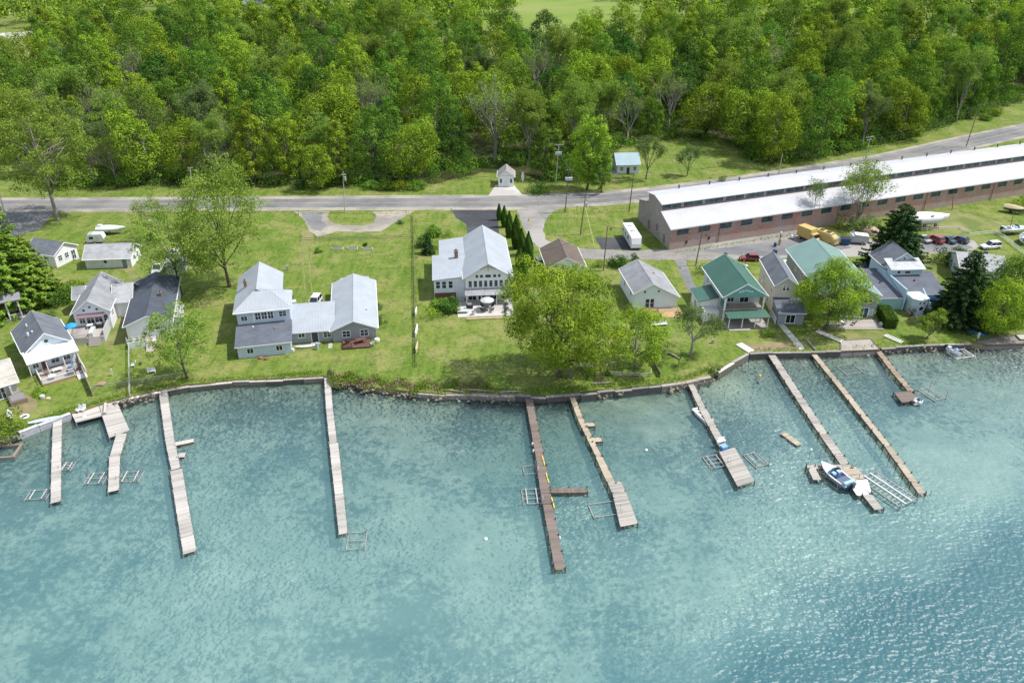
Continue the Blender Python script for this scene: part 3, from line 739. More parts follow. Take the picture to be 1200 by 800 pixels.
HERO_WOOD = [  # px base x,y ; kind, var, scale, label
    (165,214,'bright',0,1.0,'tall bright green tree at the roadside, right of the big pale-trunked tree'),
    (300,216,'bright',1,0.95,'dark-gapped bright tree of the wood front, above the hip-roofed house'),
    (340,214,'bright',3,0.85,'slim yellow green tree in the front of the wood, above the gravel loop'),
    (485,214,'bright',2,0.9,'broad round bright tree in the front of the wood, left of the small garage'),
    (440,212,'mid',0,0.95,'tall mid green tree behind the roadside hedge of shrubs'),
    (688,222,'bright',3,0.92,'yellow green tree beside the two white-topped poles, left of the blue-roofed house'),
    (705,226,'mid',3,0.55,'small leafy tree touching the left of the blue-roofed house'),
    (580,187,'bare',0,1.4,'large pale bare-branched tree behind the small garage'),
    (735,168,'bare',1,0.95,'grey leafless tree in the wood above the blue-roofed house'),
    (620,190,'olive',0,1.0,'thin olive tree behind the small garage, right of the pale bare tree'),
    (112,214,'olive',1,1.0,'thin grey-limbed tree at the roadside left of the wood'),
    (138,216,'bare',0,0.8,'leafless grey tree standing in the left front of the wood'),
    (90,175,'olive',2,1.05,'thin olive tree at the upper left beside the pale field'),
    (255,213,'olive',0,0.85,'thin tree with a pale trunk in front of the left wood'),
    (905,192,'bright',0,1.0,'large bright tree at the wood edge just above the white-roofed building'),
    (958,186,'mid',2,1.0,'large mid green tree leaning over the wood edge behind the white roof'),
    (868,176,'bright',2,0.95,'round bright tree at the wood edge beside the grassy yard'),
    (1010,172,'olive',1,0.95,'pale-limbed olive tree at the wood edge behind the long roof'),
    (1075,156,'mid',1,1.0,'round mid green tree at the wood edge near the road bend'),
    (1120,143,'olive',2,1.05,'feathery olive tree at the wood edge by the right-hand pole'),
    (760,165,'mid',1,0.7,'short mid green tree behind the grassy yard'),
]
taken = []
for (bx, by, kd, vr, sc, lb) in HERO_WOOD:
    p = P(bx, by); wood_tree(kd, vr, p.x, p.y, sc, lb); taken.append((p.x, p.y, 4.2))
# wood region: rows of trees behind the front
def in_poly(x, y, pl):
    c = False; j = len(pl)-1
    for i in range(len(pl)):
        if (pl[i][1] > y) != (pl[j][1] > y) and x < (pl[j][0]-pl[i][0])*(y-pl[i][1])/(pl[j][1]-pl[i][1]) + pl[i][0]: c = not c
        j = i
    return c
wood = [(p.x, p.y) for p in pxs([(60,219),(300,217),(510,216),(556,203),(620,203),(640,214),(700,213),(714,178),(750,162),(800,161),(850,164),(886,190),(930,189),(1000,178),(1060,163),(1100,150),(1160,130),(1205,116),(1260,98),(1330,60)])] + [(340,470),(250,480),(130,480),(85,460),(64,415),(12,405),(-12,420),(-30,475),(-140,480),(-230,480),(-250,440),(-190,300),(-150,236)]
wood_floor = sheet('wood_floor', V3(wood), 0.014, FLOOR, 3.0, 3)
yards = [[(p.x, p.y) for p in pxs(l)] for l in ([(-60,112),(52,96),(56,58),(-60,40)], [(712,205),(712,160),(770,158),(800,205)], [(560,230),(560,192),(632,192),(632,230)])]
cand = []
rw = random.Random(21)
for _ in range(9000):
    x = rw.uniform(-230, 330); y = rw.uniform(208, 480)
    if not in_poly(x, y, wood) or any(in_poly(x, y, q) for q in yards): continue
    if abs(x) > 0.66*y + 12: continue
    rad = 3.9 + 2.6*min(1, (y-208)/170) + rw.uniform(0, 1.2)
    if all((x-a)**2 + (y-b)**2 > (rad + c)**2 for a, b, c in taken):
        taken.append((x, y, rad)); cand.append((x, y))
REG = [(-1e9,-105,'at the far left'), (-105,-62,'above the left cottages'), (-62,-26,'above the gravel loop'), (-26,14,'around the bare tree'), (14,60,'above the blue-roofed house'), (60,112,'above the long roof'), (112,1e9,'at the road bend')]
cand.sort(key=lambda q: q[1])
NW = 0
for (x, y) in cand[:330]:
    n_ = noise.noise(Vector((x*.03, y*.03, 2)))
    rv = rw.random() + n_*0.35
    kd = 'bright' if rv < 0.32 else 'mid' if rv < 0.62 else 'dark' if rv < 0.76 else 'olive' if rv < 0.91 else 'bare'
    reg = [r_[2] for r_ in REG if r_[0] <= x < r_[1]][0]
    dep = 'front rows' if y < 245 else 'middle rows' if y < 310 else 'far rows'
    if kd == 'bare' and y > 330: kd = 'mid'
    desc = W_KINDS[kd][0]['_d']
    sc = (rw.uniform(0.85, 1.12) + 0.12*min(1, (y-232)/120)) if y > 232 else rw.uniform(0.62, 0.9)
    if kd == 'bare': sc *= 1.22
    wood_tree(kd, rw.randrange(4), x, y, sc, f'{desc} tree, {dep} of the wood {reg}', f'{desc} trees, {dep} of the wood {reg}', rw.uniform(0.85, 1.1))
    NW += 1
for k in W_KINDS:
    for r_ in W_KINDS[k]:
        if '_d' in r_: del r_['_d']
for o_ in scn.objects:
    if '_d' in o_: del o_['_d']

# shrubs and saplings under the wood's front, and the far wood: nobody could count these
def mass(name, spots, mat, leaf, per, seed, label, cat):
    rg = np.random.default_rng(seed)
    C = np.array([s[:3] for s in spots]); Rr = np.array([s[3] for s in spots])
    V, T = lobe_leaves(rg, C, Rr, per, leaf)
    V[:, :, 2] = np.maximum(V[:, :, 2], 0.02)
    return tag(quads_mesh(name, V, T, mat), label, cat, None, 'stuff')
ru = random.Random(5)
front_px = [(60,221),(120,221),(200,220),(300,219),(400,219),(510,217),(552,207),(575,196),(618,198),(640,212),(700,216),(712,200),(716,182),(750,166),(800,165),(850,168),(886,194),(930,191),(1000,180),(1060,165),(1100,152),(1160,132),(1210,116)]
fr_w = [P(*q) for q in front_px]
sp = []
for a, b in zip(fr_w[:-1], fr_w[1:]):
    L = (b-a).length
    for k in range(int(L/0.24)):
        t = ru.random(); p = a.lerp(b, t); r_ = ru.uniform(0.8, 2.2)
        back = ru.uniform(-0.5, 12); n = Vector((-(b-a).y, (b-a).x, 0)).normalized()
        q = p + n*back
        sp.append((q.x, q.y, ru.uniform(0.1, 2.2 + max(0,back)*0.55), r_))
for (x, y) in cand[:260]:
    for k in range(4):
        sp.append((x+ru.uniform(-5,5), y+ru.uniform(-5,5), ru.uniform(0.3, 3.0), ru.uniform(1.2, 2.6)))
sp1 = [s for i, s in enumerate(sp) if i % 3]; sp2 = [s for i, s in enumerate(sp) if i % 3 == 0]
mass('undergrowth', sp1, LEAF_UNDER, 0.42, 85, 8, 'dense dark green undergrowth along the foot of the wood', 'undergrowth')
mass('undergrowth', sp2, LEAF_MID, 0.40, 85, 9, 'lighter green saplings and brambles along the foot of the wood', 'undergrowth')
far = []
for _ in range(3000):
    x = ru.uniform(-560, 640); y = ru.uniform(400, 980)
    if in_poly(x, y, [(p.x, p.y) for p in pxs([(600,36),(718,34),(722,2),(596,2)])]): continue
    if in_poly(x, y, [(p.x, p.y) for p in pxs([(-80,120),(60,98),(56,34),(-80,36)])]): continue
    if 0 < x < 74 and y < 700: continue
    if y < 486 and abs(x) < 0.66*y + 12: continue
    h = ru.uniform(10, 17); rr_ = ru.uniform(4, 6)
    for k in range(4): far.append((x+ru.uniform(-4,4), y+ru.uniform(-4,4), h*ru.uniform(0.45, 1.0), rr_*ru.uniform(.55,.9)))
mass('far_wood', [f for i, f in enumerate(far) if i % 2], LEAF_MID, 1.5, 60, 12, 'far wood beyond the fields merging into one green mass', 'wood')
mass('far_wood', [f for i, f in enumerate(far) if i % 2 == 0], LEAF_BRIGHT, 1.5, 60, 13, 'brighter green crowns of the far wood beyond the fields', 'wood')

# ---- trees of the gardens
def put(o, px, py, rz=None):
    p = P(px, py); o.location = p; o.rotation_euler = (0, 0, rnd.uniform(0, 6.28) if rz is None else rz); return o
put(broadleaf('shade_tree', 'broad bright green shade tree by the shore, at the landward end of the brown dock', 'tree', 101, 20.8, 1.4, 9.6, 120, 520, 0.29, LEAF_LIME, shape='round', lr=(0.13,0.23), limbs=20, tr=0.42), 655, 440)
put(broadleaf('shade_tree', 'darker small tree with a bare grey trunk right of the broad shade tree', 'tree', 102, 10.5, 1.8, 5.6, 64, 280, 0.25, LEAF_BRIGHT, BARKG, shape='round', lr=(0.14,0.25), limbs=14, tr=0.26), 745, 431)
put(broadleaf('shade_tree', 'bright green round tree hiding the front of the long teal-roofed house', 'tree', 103, 14.6, 0.9, 6.1, 72, 430, 0.27, LEAF_LIME, shape='egg', lr=(0.18,0.29), limbs=16, tr=0.3), 967, 386)
put(broadleaf('shade_tree', 'lime green ball-shaped tree at the shore right of the dark spruce', 'tree', 104, 10.4, 0.6, 4.9, 60, 380, 0.25, LEAF_LIME, shape='round', lr=(0.2,0.31), limbs=12, tr=0.22), 1168, 391)
put(broadleaf('shade_tree', 'wide deep green tree behind the lime green ball-shaped tree', 'tree', 105, 11.5, 1.0, 7.4, 80, 250, 0.32, LEAF_MID, shape='round', lr=(0.16,0.27), limbs=14, tr=0.28), 1192, 366)
put(broadleaf('cottonwood', 'very tall pale-trunked tree at the left end of the road', 'tree', 106, 34, 6.5, 13, 250, 150, 0.40, LEAF_OLIVE, BARKG, shape='egg', lr=(0.08,0.15), limbs=28, tr=0.46, hollow=.3, inner=.35, jit=.8), 68, 258)
put(broadleaf('honey_locust', 'tall airy light green tree standing behind the hip-roofed grey house', 'tree', 107, 27, 3.6, 10.2, 230, 120, 0.36, LEAF_OLIVE, BARK, shape='egg', lr=(0.10,0.18), limbs=26, tr=0.34, hollow=.25, inner=.3, jit=.9), 269, 336)
put(broadleaf('honey_locust', 'airy tree with few leaves beside the dark-roofed cottage', 'tree', 108, 18, 3, 7.2, 130, 85, 0.34, LEAF_OLIVE, BARK, shape='round', lr=(0.09,0.17), limbs=22, tr=0.2, hollow=.25, inner=.3, jit=.9), 213, 345)
put(broadleaf('honey_locust', 'thin leafy tree with a dark stem in front of the dark-roofed cottage', 'tree', 109, 13.5, 2.4, 5.6, 100, 95, 0.30, LEAF_OLIVE, BARK, shape='round', lr=(0.11,0.2), limbs=20, tr=0.18, hollow=.25, inner=.3, jit=.9), 219, 443)
put(airy_tree('young_tree', 'thin sparse tree at the roadside between the camper and the tall airy tree', 'tree', 110, 11, 5.0, 3.0, LEAF_OLIVE, BARKG, 4, 26, 0.9, 0.3, tr=0.16), 188, 282)
put(airy_tree('young_tree', 'thinly leaved tree with a forked grey trunk on the shore lawn before the green-roofed house', 'tree', 111, 10.5, 5.2, 3.2, LEAF_SAGE, BARKG, 5, 13, 0.75, 0.28, tr=0.24, spread=0.75), 809, 417)
put(airy_tree('multi_stem_tree', 'many-stemmed olive tree growing close against the long brick wall', 'tree', 112, 17.0, 6.6, 3.0, LEAF_OLIVE, BARKG, 4, 15, 0.95, 0.34, stems=5, tr=0.15), 1002, 263)
put(airy_tree('multi_stem_tree', 'nearly leafless slender tree against the brick wall behind the yellow trucks', 'tree', 113, 12.5, 2.8, 4, LEAF_SAGE, BARKG, 4, 7, 0.7, 0.28, stems=3, tr=0.11), 952, 265)
put(airy_tree('young_tree', 'small sage green tree on the grass right of the blue-roofed house', 'tree', 114, 13, 4.4, 3, LEAF_SAGE, BARK, 4, 34, 0.9, 0.34, tr=0.18), 757, 210)
put(airy_tree('young_tree', 'small thin tree alone on the grass behind the long white roof', 'tree', 115, 9.5, 3.4, 2, LEAF_SAGE, BARK, 4, 24, 0.8, 0.32, tr=0.14), 805, 206)
put(airy_tree('young_tree', 'dead grey shrub-like tree at the upper left field edge', 'tree', 116, 10, 2.6, 2, LEAF_SAGE, BARKW, 4, 0, 1, .3, tr=0.12), 14, 92)
put(airy_tree('young_tree', 'small light green tree on the shore in front of the pale blue house', 'tree', 117, 5.6, 2.6, 1.0, LEAF_OLIVE, BARK, 4, 34, 0.55, 0.26, tr=0.1), 1086, 397)
put(broadleaf('young_tree', 'round yellow green tree beside the road at the foot of the wood', 'tree', 118, 12.5, 0.4, 4.7, 44, 190, 0.36, LEAF_LIME, shape='round', lr=(0.2,0.34), limbs=10), 376, 222)
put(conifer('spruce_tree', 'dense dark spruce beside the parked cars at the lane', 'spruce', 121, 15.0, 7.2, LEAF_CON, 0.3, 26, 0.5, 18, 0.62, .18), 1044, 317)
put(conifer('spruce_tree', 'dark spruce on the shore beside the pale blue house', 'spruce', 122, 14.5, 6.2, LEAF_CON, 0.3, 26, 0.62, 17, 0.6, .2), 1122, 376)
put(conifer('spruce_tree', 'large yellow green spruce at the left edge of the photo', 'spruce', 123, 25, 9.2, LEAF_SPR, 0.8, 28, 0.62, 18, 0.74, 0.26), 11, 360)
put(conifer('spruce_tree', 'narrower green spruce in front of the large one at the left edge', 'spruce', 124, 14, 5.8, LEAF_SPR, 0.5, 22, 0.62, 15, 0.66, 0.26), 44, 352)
put(conifer('spruce_tree', 'small dark evergreen left of the large grey-roofed house', 'spruce', 125, 4.6, 1.7, LEAF_CON, 0.1, 14, 0.7, 10, 0.4), 502, 297)
arb_lab = ['shortest slim cypress of the row, at its road end','second slim cypress from the road','third cypress from the road, beside the dark driveway','thick fourth cypress in the row beside the grey-roofed house','fifth cypress of the row, beside the house corner','tall sixth cypress of the row near the brown garage','low bushy cypress next to the house wall','last cypress of the row, closest to the brown garage']
for i, (bx, by, h, r_) in enumerate([(585,258,4.2,0.75),(591,266,5.4,1.0),(597,278,6.4,1.15),(605,291,8.0,1.35),(611,299,6.4,1.2),(619,312,8.0,1.35),(609,314,5.0,1.1),(613,324,5.6,1.2)]):
    put(columnar('cypress', arb_lab[i], 'cypress', 130+i, h, r_, LEAF_ARB, 'row of dark green cypresses'), bx, by)
BUSH = [(508,276,1.9,2.4,'mid','rounded bush at the corner of the dark driveway'),(497,288,1.9,2.6,'dark','dark bush left of the large grey-roofed house'),(512,291,1.5,1.8,'bright','pale bush between the dark bush and the house wall'),(524,276,1.6,1.2,'bright','low spreading bush beside the dark driveway'),
  (515,362,1.7,2.4,'mid','bush left of the white patio'),(527,365,1.9,2.3,'dark','dark rounded bush at the left edge of the white patio'),(506,372,1.6,2.0,'bright','yellow green bush lowest of the clump by the white patio'),
  (725,312,2.2,2.2,'dark','dark green bush beside the lane behind the white gabled cottage'),(744,305,1.1,1.4,'dark','small bush at the back corner of the white gabled cottage'),(701,312,1.3,1.2,'bright','small yellow bush beside the lane pole'),
  (900,394,1.2,1.4,'mid','clipped round bush beside the concrete walkway'),(822,320,1.6,1.7,'olive','scrubby bush beside the left wall of the green-roofed house'),(608,325,1.4,1.8,'mid','bush below the cypress row at the house corner'),
  (1108,308,2.6,2.8,'dark','dark evergreen bush beside the grey shed'),(1122,303,2.0,2.2,'dark','rounded dark bush behind the grey shed'),(6,508,3.0,3.2,'bright','round green bush at the water in the lower left corner'),
  (82,350,2.6,2.6,'mid','leafy bush behind the cottage with the blue umbrella'),(70,356,2.4,2.4,'dark','shady bush between the spruces and the cottage with the blue umbrella'),(92,342,2.2,2.2,'bright','bright bush against the back of the cottage with the blue umbrella'),(58,370,1.2,1.0,'olive','brownish shrub beside the blue-grey cottage'),
  (47,462,1.2,0.9,'bright','low yellow green shrub bed in front of the blue-grey cottage'),(444,362,1.1,1.1,'olive','brown shrub at the right wall of the long grey-roofed wing'),(446,378,1.3,1.2,'olive','larger brown shrub at the right wall of the long grey-roofed wing'),
  (630,226,3.0,2.6,'dark','dark shrub at the roadside right of the small garage'),(846,144+68,1.2,1.3,'mid','tiny round bush on the grass behind the long white roof'),(1166,136,2.2,2.4,'bright','bright yellow bush at the road bend'),(1154,141,2.0,2.0,'mid','green bush at the road bend beside the bright yellow one'),
  (1196,247,2.4,3.6,'bright','yellow green bush against the right end of the brick wall'),(982,268,0.9,4.0,'bright','narrow yellow green shrub between the yellow truck and the brick wall'),(1000,268,2.6,3.0,'olive','leafy thicket under the many-stemmed tree'),(1018,270,2.4,2.8,'olive','leafy thicket beside the tan mound'),
  (373,296,0.8,1.0,'mid','tiny shrub on the lawn below the gravel loop'),(428,288,0.5,0.6,'dark','small plants behind the right white planter'),(712,438,0.8,0.8,'mid','low shrub by the seawall right of the second dock'),(690,440,1.0,0.8,'olive','dry shrub at the seawall below the sand patch'),
  (838,437,0.9,0.8,'olive','reddish shrub at the shore bend'),(912,372,1.3,1.6,'mid','bush at the foot of the cream gabled cottage'),(1026,314,1.6,1.6,'mid','rounded bush at the foot of the spruce beside the lane'),(470,262,0.9,0.7,'olive','low shrub at the right end of the gravel loop'),(240,215,2.6,2.4,'mid','roadside shrub left of the tall airy tree'),(452,222,2.4,2.2,'mid','long roadside shrub below the wood'),(470,222,2.6,2.6,'bright','brighter roadside shrub below the wood'),(435,221,2.2,2.0,'mid','left roadside shrub below the wood'),(490,222,2.2,2.2,'mid','right roadside shrub below the wood'),(355,221,2.0,2.0,'dark','dark shrub left of the round yellow green tree')]
LM = {'bright': LEAF_BRIGHT, 'mid': LEAF_MID, 'dark': LEAF_DARK, 'olive': LEAF_SAGE}
for i, (bx, by, r_, h, kd, lb) in enumerate(BUSH):
    big = r_ > 1.6
    put(bush('bush', lb, 'bush', 200+i, r_, h, LM[kd], 0.30 if big else 0.22, 150 if big else 90, 14 if big else 8), bx, by)
# clipped hedge block
def hedge(px0, px1, wid, h, label):
    a = P(*px0); b = P(*px1); d = (b-a); L = d.length; d.normalize(); rg = np.random.default_rng(44)
    root = thing('hedge', label, 'hedge', a, math.atan2(d.y, d.x))
    n = 3200; f = rg.choice(5, n, p=[.34,.2,.2,.13,.13]); u = rg.uniform(0, 1, (n, 2))
    pos = np.zeros((n,3)); nr = np.zeros((n,3))
    for k, (ps, nn) in enumerate([(lambda q: (q[:,0]*L, (q[:,1]-.5)*wid, np.full(len(q), h)), (0,0,1)), (lambda q: (q[:,0]*L, np.full(len(q), -wid/2), q[:,1]*h), (0,-1,.2)), (lambda q: (q[:,0]*L, np.full(len(q), wid/2), q[:,1]*h), (0,1,.2)), (lambda q: (np.zeros(len(q)), (q[:,0]-.5)*wid, q[:,1]*h), (-1,0,.2)), (lambda q: (np.full(len(q), L), (q[:,0]-.5)*wid, q[:,1]*h), (1,0,.2))]):
        m = f == k; pos[m] = np.stack(ps(u[m]), axis=1); nr[m] = nn
    pos += rg.normal(size=(n,3))*0.07; pos[:,2] = np.maximum(pos[:,2], .02)
    quads_mesh('foliage', leaf_quads(rg, pos, nr + rdirs(rg, n)*.45, 0.24), rg.uniform(.1,.9,n), LEAF_ARB, root)
    MB().box(.15,-wid/2+.15,0,L-.15,wid/2-.15,h-.15).build('core', LEAF_ARB, root)
hedge((1033,368), (1043,385), 2.2, 2.0, 'clipped dark green hedge block beside the teal-roofed house')
# reeds and weeds at the middle of the shore
rg = np.random.default_rng(77); pos = []; 
for _ in range(7000):
    t = rg.uniform(0, 1); px = 386 + t*t*190; py = 441 + rg.normal()*3.2 + 2 + min(1,t*t*1.9)*11 - 2*abs(t-.3) + 3*math.sin(px*.21)
    p = P(px, py); pos.append((p.x, p.y, rg.uniform(0.02, 0.8)*(0.25+0.75*abs(noise.noise(Vector((p.x*.6,p.y*.6,2)))*1.6))))
pos = np.array(pos); n = len(pos); nr = rdirs(rg, n); nr[:,2] = np.abs(nr[:,2])*.5
q = leaf_quads(rg, pos, nr, 0.42, 0.5); q[:,:,2] = np.maximum(q[:,:,2], -0.5)
clump = np.array([0.5+0.5*noise.noise(Vector((a*.5, b*.5, 4))) for a, b, c in pos])
tag(quads_mesh('reeds', q[clump > .5], rg.uniform(0,1,int((clump>.5).sum())), REED), 'tan dry reeds and weeds on the bank right of the white central dock', 'reeds', None, 'stuff')
tag(quads_mesh('weeds', q[clump <= .5], rg.uniform(0,1,int((clump<=.5).sum())), LEAF_OLIVE), 'olive green weeds among the dry reeds on the bank', 'weeds', None, 'stuff')
# long grass along the fences, walls and bank
pos = []
def along(l, n, wd=0.5):
    pts = pxs(l); 
    for _ in range(n):
        i = rg.integers(0, len(pts)-1); t = rg.uniform(); p = pts[i].lerp(pts[i+1], t)
        pos.append((p.x+rg.normal()*wd, p.y+rg.normal()*wd, rg.uniform(0.03, 0.28)))
along([(484,252),(486,330),(488,432)], 900); along([(20,503),(81,480),(150,461),(220,447),(330,440),(378,437)], 3200, .45); along([(480,454),(560,456),(640,459),(700,453),(800,444),(845,428)], 2600, .5)
along([(876,411),(985,408),(1137,398)], 700, .5); along([(200,250),(480,250)], 500, .8); along([(640,258),(760,240)], 300, 1.0); along([(790,297),(935,274)], 500, .5); along([(152,402),(153,462)], 250, .3)
pos = np.array(pos); n = len(pos)
nr = rdirs(rg, n); nr[:,2] = np.abs(nr[:,2])*.6
tag(quads_mesh('long_grass', leaf_quads(rg, pos, nr, 0.3, 0.7), rg.uniform(0,1,n), LEAF_OLIVE), 'long unmown grass along fences, wall feet and the bank', 'grass', None, 'stuff')
# ------------------------------------------------------------------ buildings
class House:
    def __init__(s, name, label, cat, loc, rz, group=None):
        s.r = thing(name, label, cat, loc, R(rz), group)
    def part(s, name, mb, m, **k): return mb.build(name, m, s.r, **k)
    def box(s, name, m, *b, **k): return MB().box(*b).build(name, m, s.r, **k)
    def walls(s, x0, y0, x1, y1, h, m, name='wall', z0=-0.3):
        return s.box(name, m, x0, y0, z0, x1, y1, h)
    def gable(s, x0, y0, x1, y1, h, rise, axis, wm, rm, ov=0.4, t=0.14, xr=None, hr=None, z0=-0.3, trim=TRIM, wall=True, ovf=None):
        """walls with gable ends and a two-slope roof. axis 'y': ridge runs back; 'x': ridge runs sideways. hr: other eave height; xr: ridge offset"""
        T = (lambda a, b, z: (a, b, z)) if axis == 'y' else (lambda a, b, z: (b, a, z))
        a0, a1, b0, b1 = (x0, x1, y0, y1) if axis == 'y' else (y0, y1, x0, x1)
        hl = h; hr = h if hr is None else hr; ar = (a0+a1)/2 if xr is None else a0 + xr
        top = h + rise; e = 0.012; ovf = ov if ovf is None else ovf
        if wall:
            mb = MB(); sec = [(a0, z0), (a1, z0), (a1, hr-e), (ar, top-e), (a0, hl-e)]
            mb.loft([[T(a, b0, z) for a, z in sec], [T(a, b1, z) for a, z in sec]])
            s.part('wall', mb, wm)
        sl = (top-hl)/(ar-a0); sr = (top-hr)/(a1-ar)
        L0, L1 = b0-ovf, b1+ov
        el = hl - sl*ov; er = hr - sr*ov
        roof = MB()
        roof.slab([T(a0-ov, L0, el+t), T(ar, L0, top+t), T(ar, L1, top+t), T(a0-ov, L1, el+t)], t)
        roof.slab([T(ar, L0, top+t), T(a1+ov, L0, er+t), T(a1+ov, L1, er+t), T(ar, L1, top+t)], t)
        ro = s.part('roof', roof, rm)
        cap = MB(); c = 0.16
        cap.loft([[T(ar-c, b, top+t-sl*c+.015), T(ar, b, top+t+.05), T(ar+c, b, top+t-sr*c+.015), T(ar, b, top+t-.02)] for b in (L0+.02, L1-.02)])
        cap.build('ridge_cap', rm, ro)
        if trim:
            tb = MB()
            for b, sg in ((L0, -1), (L1, 1)):
                q0, q1 = b + sg*0.004, b + sg*0.05
                for (pa, za, pb, zb) in ((a0-ov, el, ar, top), (ar, top, a1+ov, er)):
                    tb.loft([[T(pa, q0, za-.06), T(pa, q1, za-.06), T(pa, q1, za+t+.02), T(pa, q0, za+t+.02)], [T(pb, q0, zb-.06), T(pb, q1, zb-.06), T(pb, q1, zb+t+.02), T(pb, q0, zb+t+.02)]])
            for a, z, sg in ((a0-ov, el, -1), (a1+ov, er, 1)):
                p0, p1 = sorted((a+sg*.004, a+sg*.11))
                tb.loft([[T(p0, b, z-.05), T(p1, b, z-.05), T(p1, b, z+t-.02), T(p0, b, z+t-.02)] for b in (L0, L1)])
            tb.build('fascia', trim, ro)
        return ro
    def shed(s, x0, y0, x1, y1, zs, rm, wm=None, ov=0.3, t=0.12, z0=-0.3, name='roof', trim=TRIM):
        """zs = heights at (x0y0, x1y0, x1y1, x0y1); flat plane roof"""
        zf = lambda x, y: (zs[0]*(x1-x)*(y1-y) + zs[1]*(x-x0)*(y1-y) + zs[2]*(x-x0)*(y-y0) + zs[3]*(x1-x)*(y-y0))/((x1-x0)*(y1-y0))
        if wm:
            e = .012; mb = MB(); q = [(x0,y0),(x1,y0),(x1,y1),(x0,y1)]
            vs = [(a,b,z0) for a,b in q] + [(a,b,zf(a,b)-e) for a,b in q]
            mb.add(vs, [(3,2,1,0),(4,5,6,7),(0,1,5,4),(1,2,6,5),(2,3,7,6),(3,0,4,7)]); s.part('wall', mb, wm)
        q = [(x0-ov,y0-ov),(x1+ov,y0-ov),(x1+ov,y1+ov*.3),(x0-ov,y1+ov*.3)]
        ro = s.part(name, MB().slab([(a,b,zf(a,b)+t) for a,b in q], t), rm)
        if trim:
            tb = MB(); A, B = q[0], q[1]
            tb.box(A[0], A[1]-.06, zf(*A)-.04, B[0], A[1]-.004, zf(*A)+t-.02) if abs(zf(*A)-zf(*B)) < .05 else None
            if tb.v: tb.build('fascia', trim, ro)
        return ro
    def mp(s, face, pos):
        if face == 'F': return lambda u, z, o: (u, pos - o, z)
        if face == 'B': return lambda u, z, o: (u, pos + o, z)
        if face == 'R': return lambda u, z, o: (pos + o, u, z)
        return lambda u, z, o: (pos - o, u, z)
    def _bx(s, mb, T, u0, z0, o0, u1, z1, o1):
        a = T(u0, z0, o0); b = T(u1, z1, o1)
        mb.box(min(a[0],b[0]), min(a[1],b[1]), min(a[2],b[2]), max(a[0],b[0]), max(a[1],b[1]), max(a[2],b[2]))
    def win(s, face, pos, u, z, w, h, fm=TRIM, gm=PANE, fr=0.10, mull=True, lab=None):
        """window centred at u along the wall, sill at z"""
        T = s.mp(face, pos); u0, u1, z1 = u-w/2, u+w/2, z+h
        mb = MB()
        s._bx(mb, T, u0-fr, z-fr, -.05, u1+fr, z-.002, .09); s._bx(mb, T, u0-fr, z1+.002, -.05, u1+fr, z1+fr, .07)
        s._bx(mb, T, u0-fr, z, -.05, u0, z1, .06); s._bx(mb, T, u1, z, -.05, u1+fr, z1, .06)
        if mull and w > 0.75: s._bx(mb, T, u-.035, z+.002, -.05, u+.035, z1-.002, .055)
        if mull and h > 0.9 and w <= 1.3: s._bx(mb, T, u0+.002, z+h*.52-.03, -.04, u1-.002, z+h*.52+.03, .05)
        f = s.part('window', mb, fm)
        if lab: f['label'] = lab
        g = MB(); s._bx(g, T, u0+.001, z+.001, -.06, u1-.001, z1-.001, .025); g.build('pane', gm, f)
        return f
    def roundwin(s, face, pos, u, z, r, fm=TRIM, gm=PANE):
        T = s.mp(face, pos); mb = MB(); n = 14; g = MB()
        ro = [(u+(r+.1)*math.cos(2*math.pi*k/n), z+(r+.1)*math.sin(2*math.pi*k/n)) for k in range(n)]
        ri = [(u+r*math.cos(2*math.pi*k/n), z+r*math.sin(2*math.pi*k/n)) for k in range(n)]
        mb.loft([[T(a,b,-.04) for a,b in ro], [T(a,b,.07) for a,b in ro], [T(a,b,.07) for a,b in ri], [T(a,b,.0) for a,b in ri]], False)
        f = s.part('window', mb, fm)
        g.loft([[T(a,b,-.05) for a,b in ri], [T(a,b,.03) for a,b in ri]]); g.build('pane', gm, f)
    def door(s, face, pos, u, z, w, h, m, fm=TRIM):
        T = s.mp(face, pos); mb = MB(); fr = .1
        s._bx(mb, T, u-w/2-fr, z, -.05, u-w/2, z+h+fr, .06); s._bx(mb, T, u+w/2, z, -.05, u+w/2+fr, z+h+fr, .06); s._bx(mb, T, u-w/2, z+h, -.05, u+w/2, z+h+fr, .055)
        f = s.part('door_frame', mb, fm)
        d = MB(); s._bx(d, T, u-w/2+.005, z+.01, -.05, u+w/2-.005, z+h-.005, .03)
        s._bx(d, T, u+w*.3, z+.95, .031, u+w*.38, z+1.07, .08)
        d.build('door', m, f)
    def chimney(s, x, y, z0, z1, w=0.7, m=None):
        mb = MB().box(x-w/2, y-w/2, z0, x+w/2, y+w/2, z1).box(x-w/2-.08, y-w/2-.08, z1+.002, x+w/2+.08, y+w/2+.08, z1+.16)
        c = s.part('chimney', mb, m or BRICKC); MB().cyl(x, y, z1+.165, z1+.4, w*.25, 8).build('flue', DARKM, c)
    def posts(s, pts, z0, z1, w, m, name='porch_post'):
        for (x, y) in pts: s.box(name, m, x-w/2, y-w/2, z0, x+w/2, y+w/2, z1)
    def rail(s, pts, z, m, h=0.95, name='railing'):
        mb = MB()
        for (a, b) in zip(pts[:-1], pts[1:]):
            A = Vector((*a, z)); B = Vector((*b, z)); L = (B-A).length; d = (B-A)/L; M = Matrix.Translation(A) @ Matrix.Rotation(math.atan2(d.y, d.x), 4, 'Z')
            mb.obox(M, 0, -.04, h-.08, L, .04, h); mb.obox(M, 0, -.03, .08, L, .03, .15)
            n = max(2, int(L/0.16))
            for k in range(n+1):
                u = L*k/n; big = k in (0, n)
                r = .05 if big else .018
                mb.obox(M, u-r, -r, 0.0 if big else .15, u+r, r, h+.05 if big else h-.08)
        return s.part(name, mb, m)
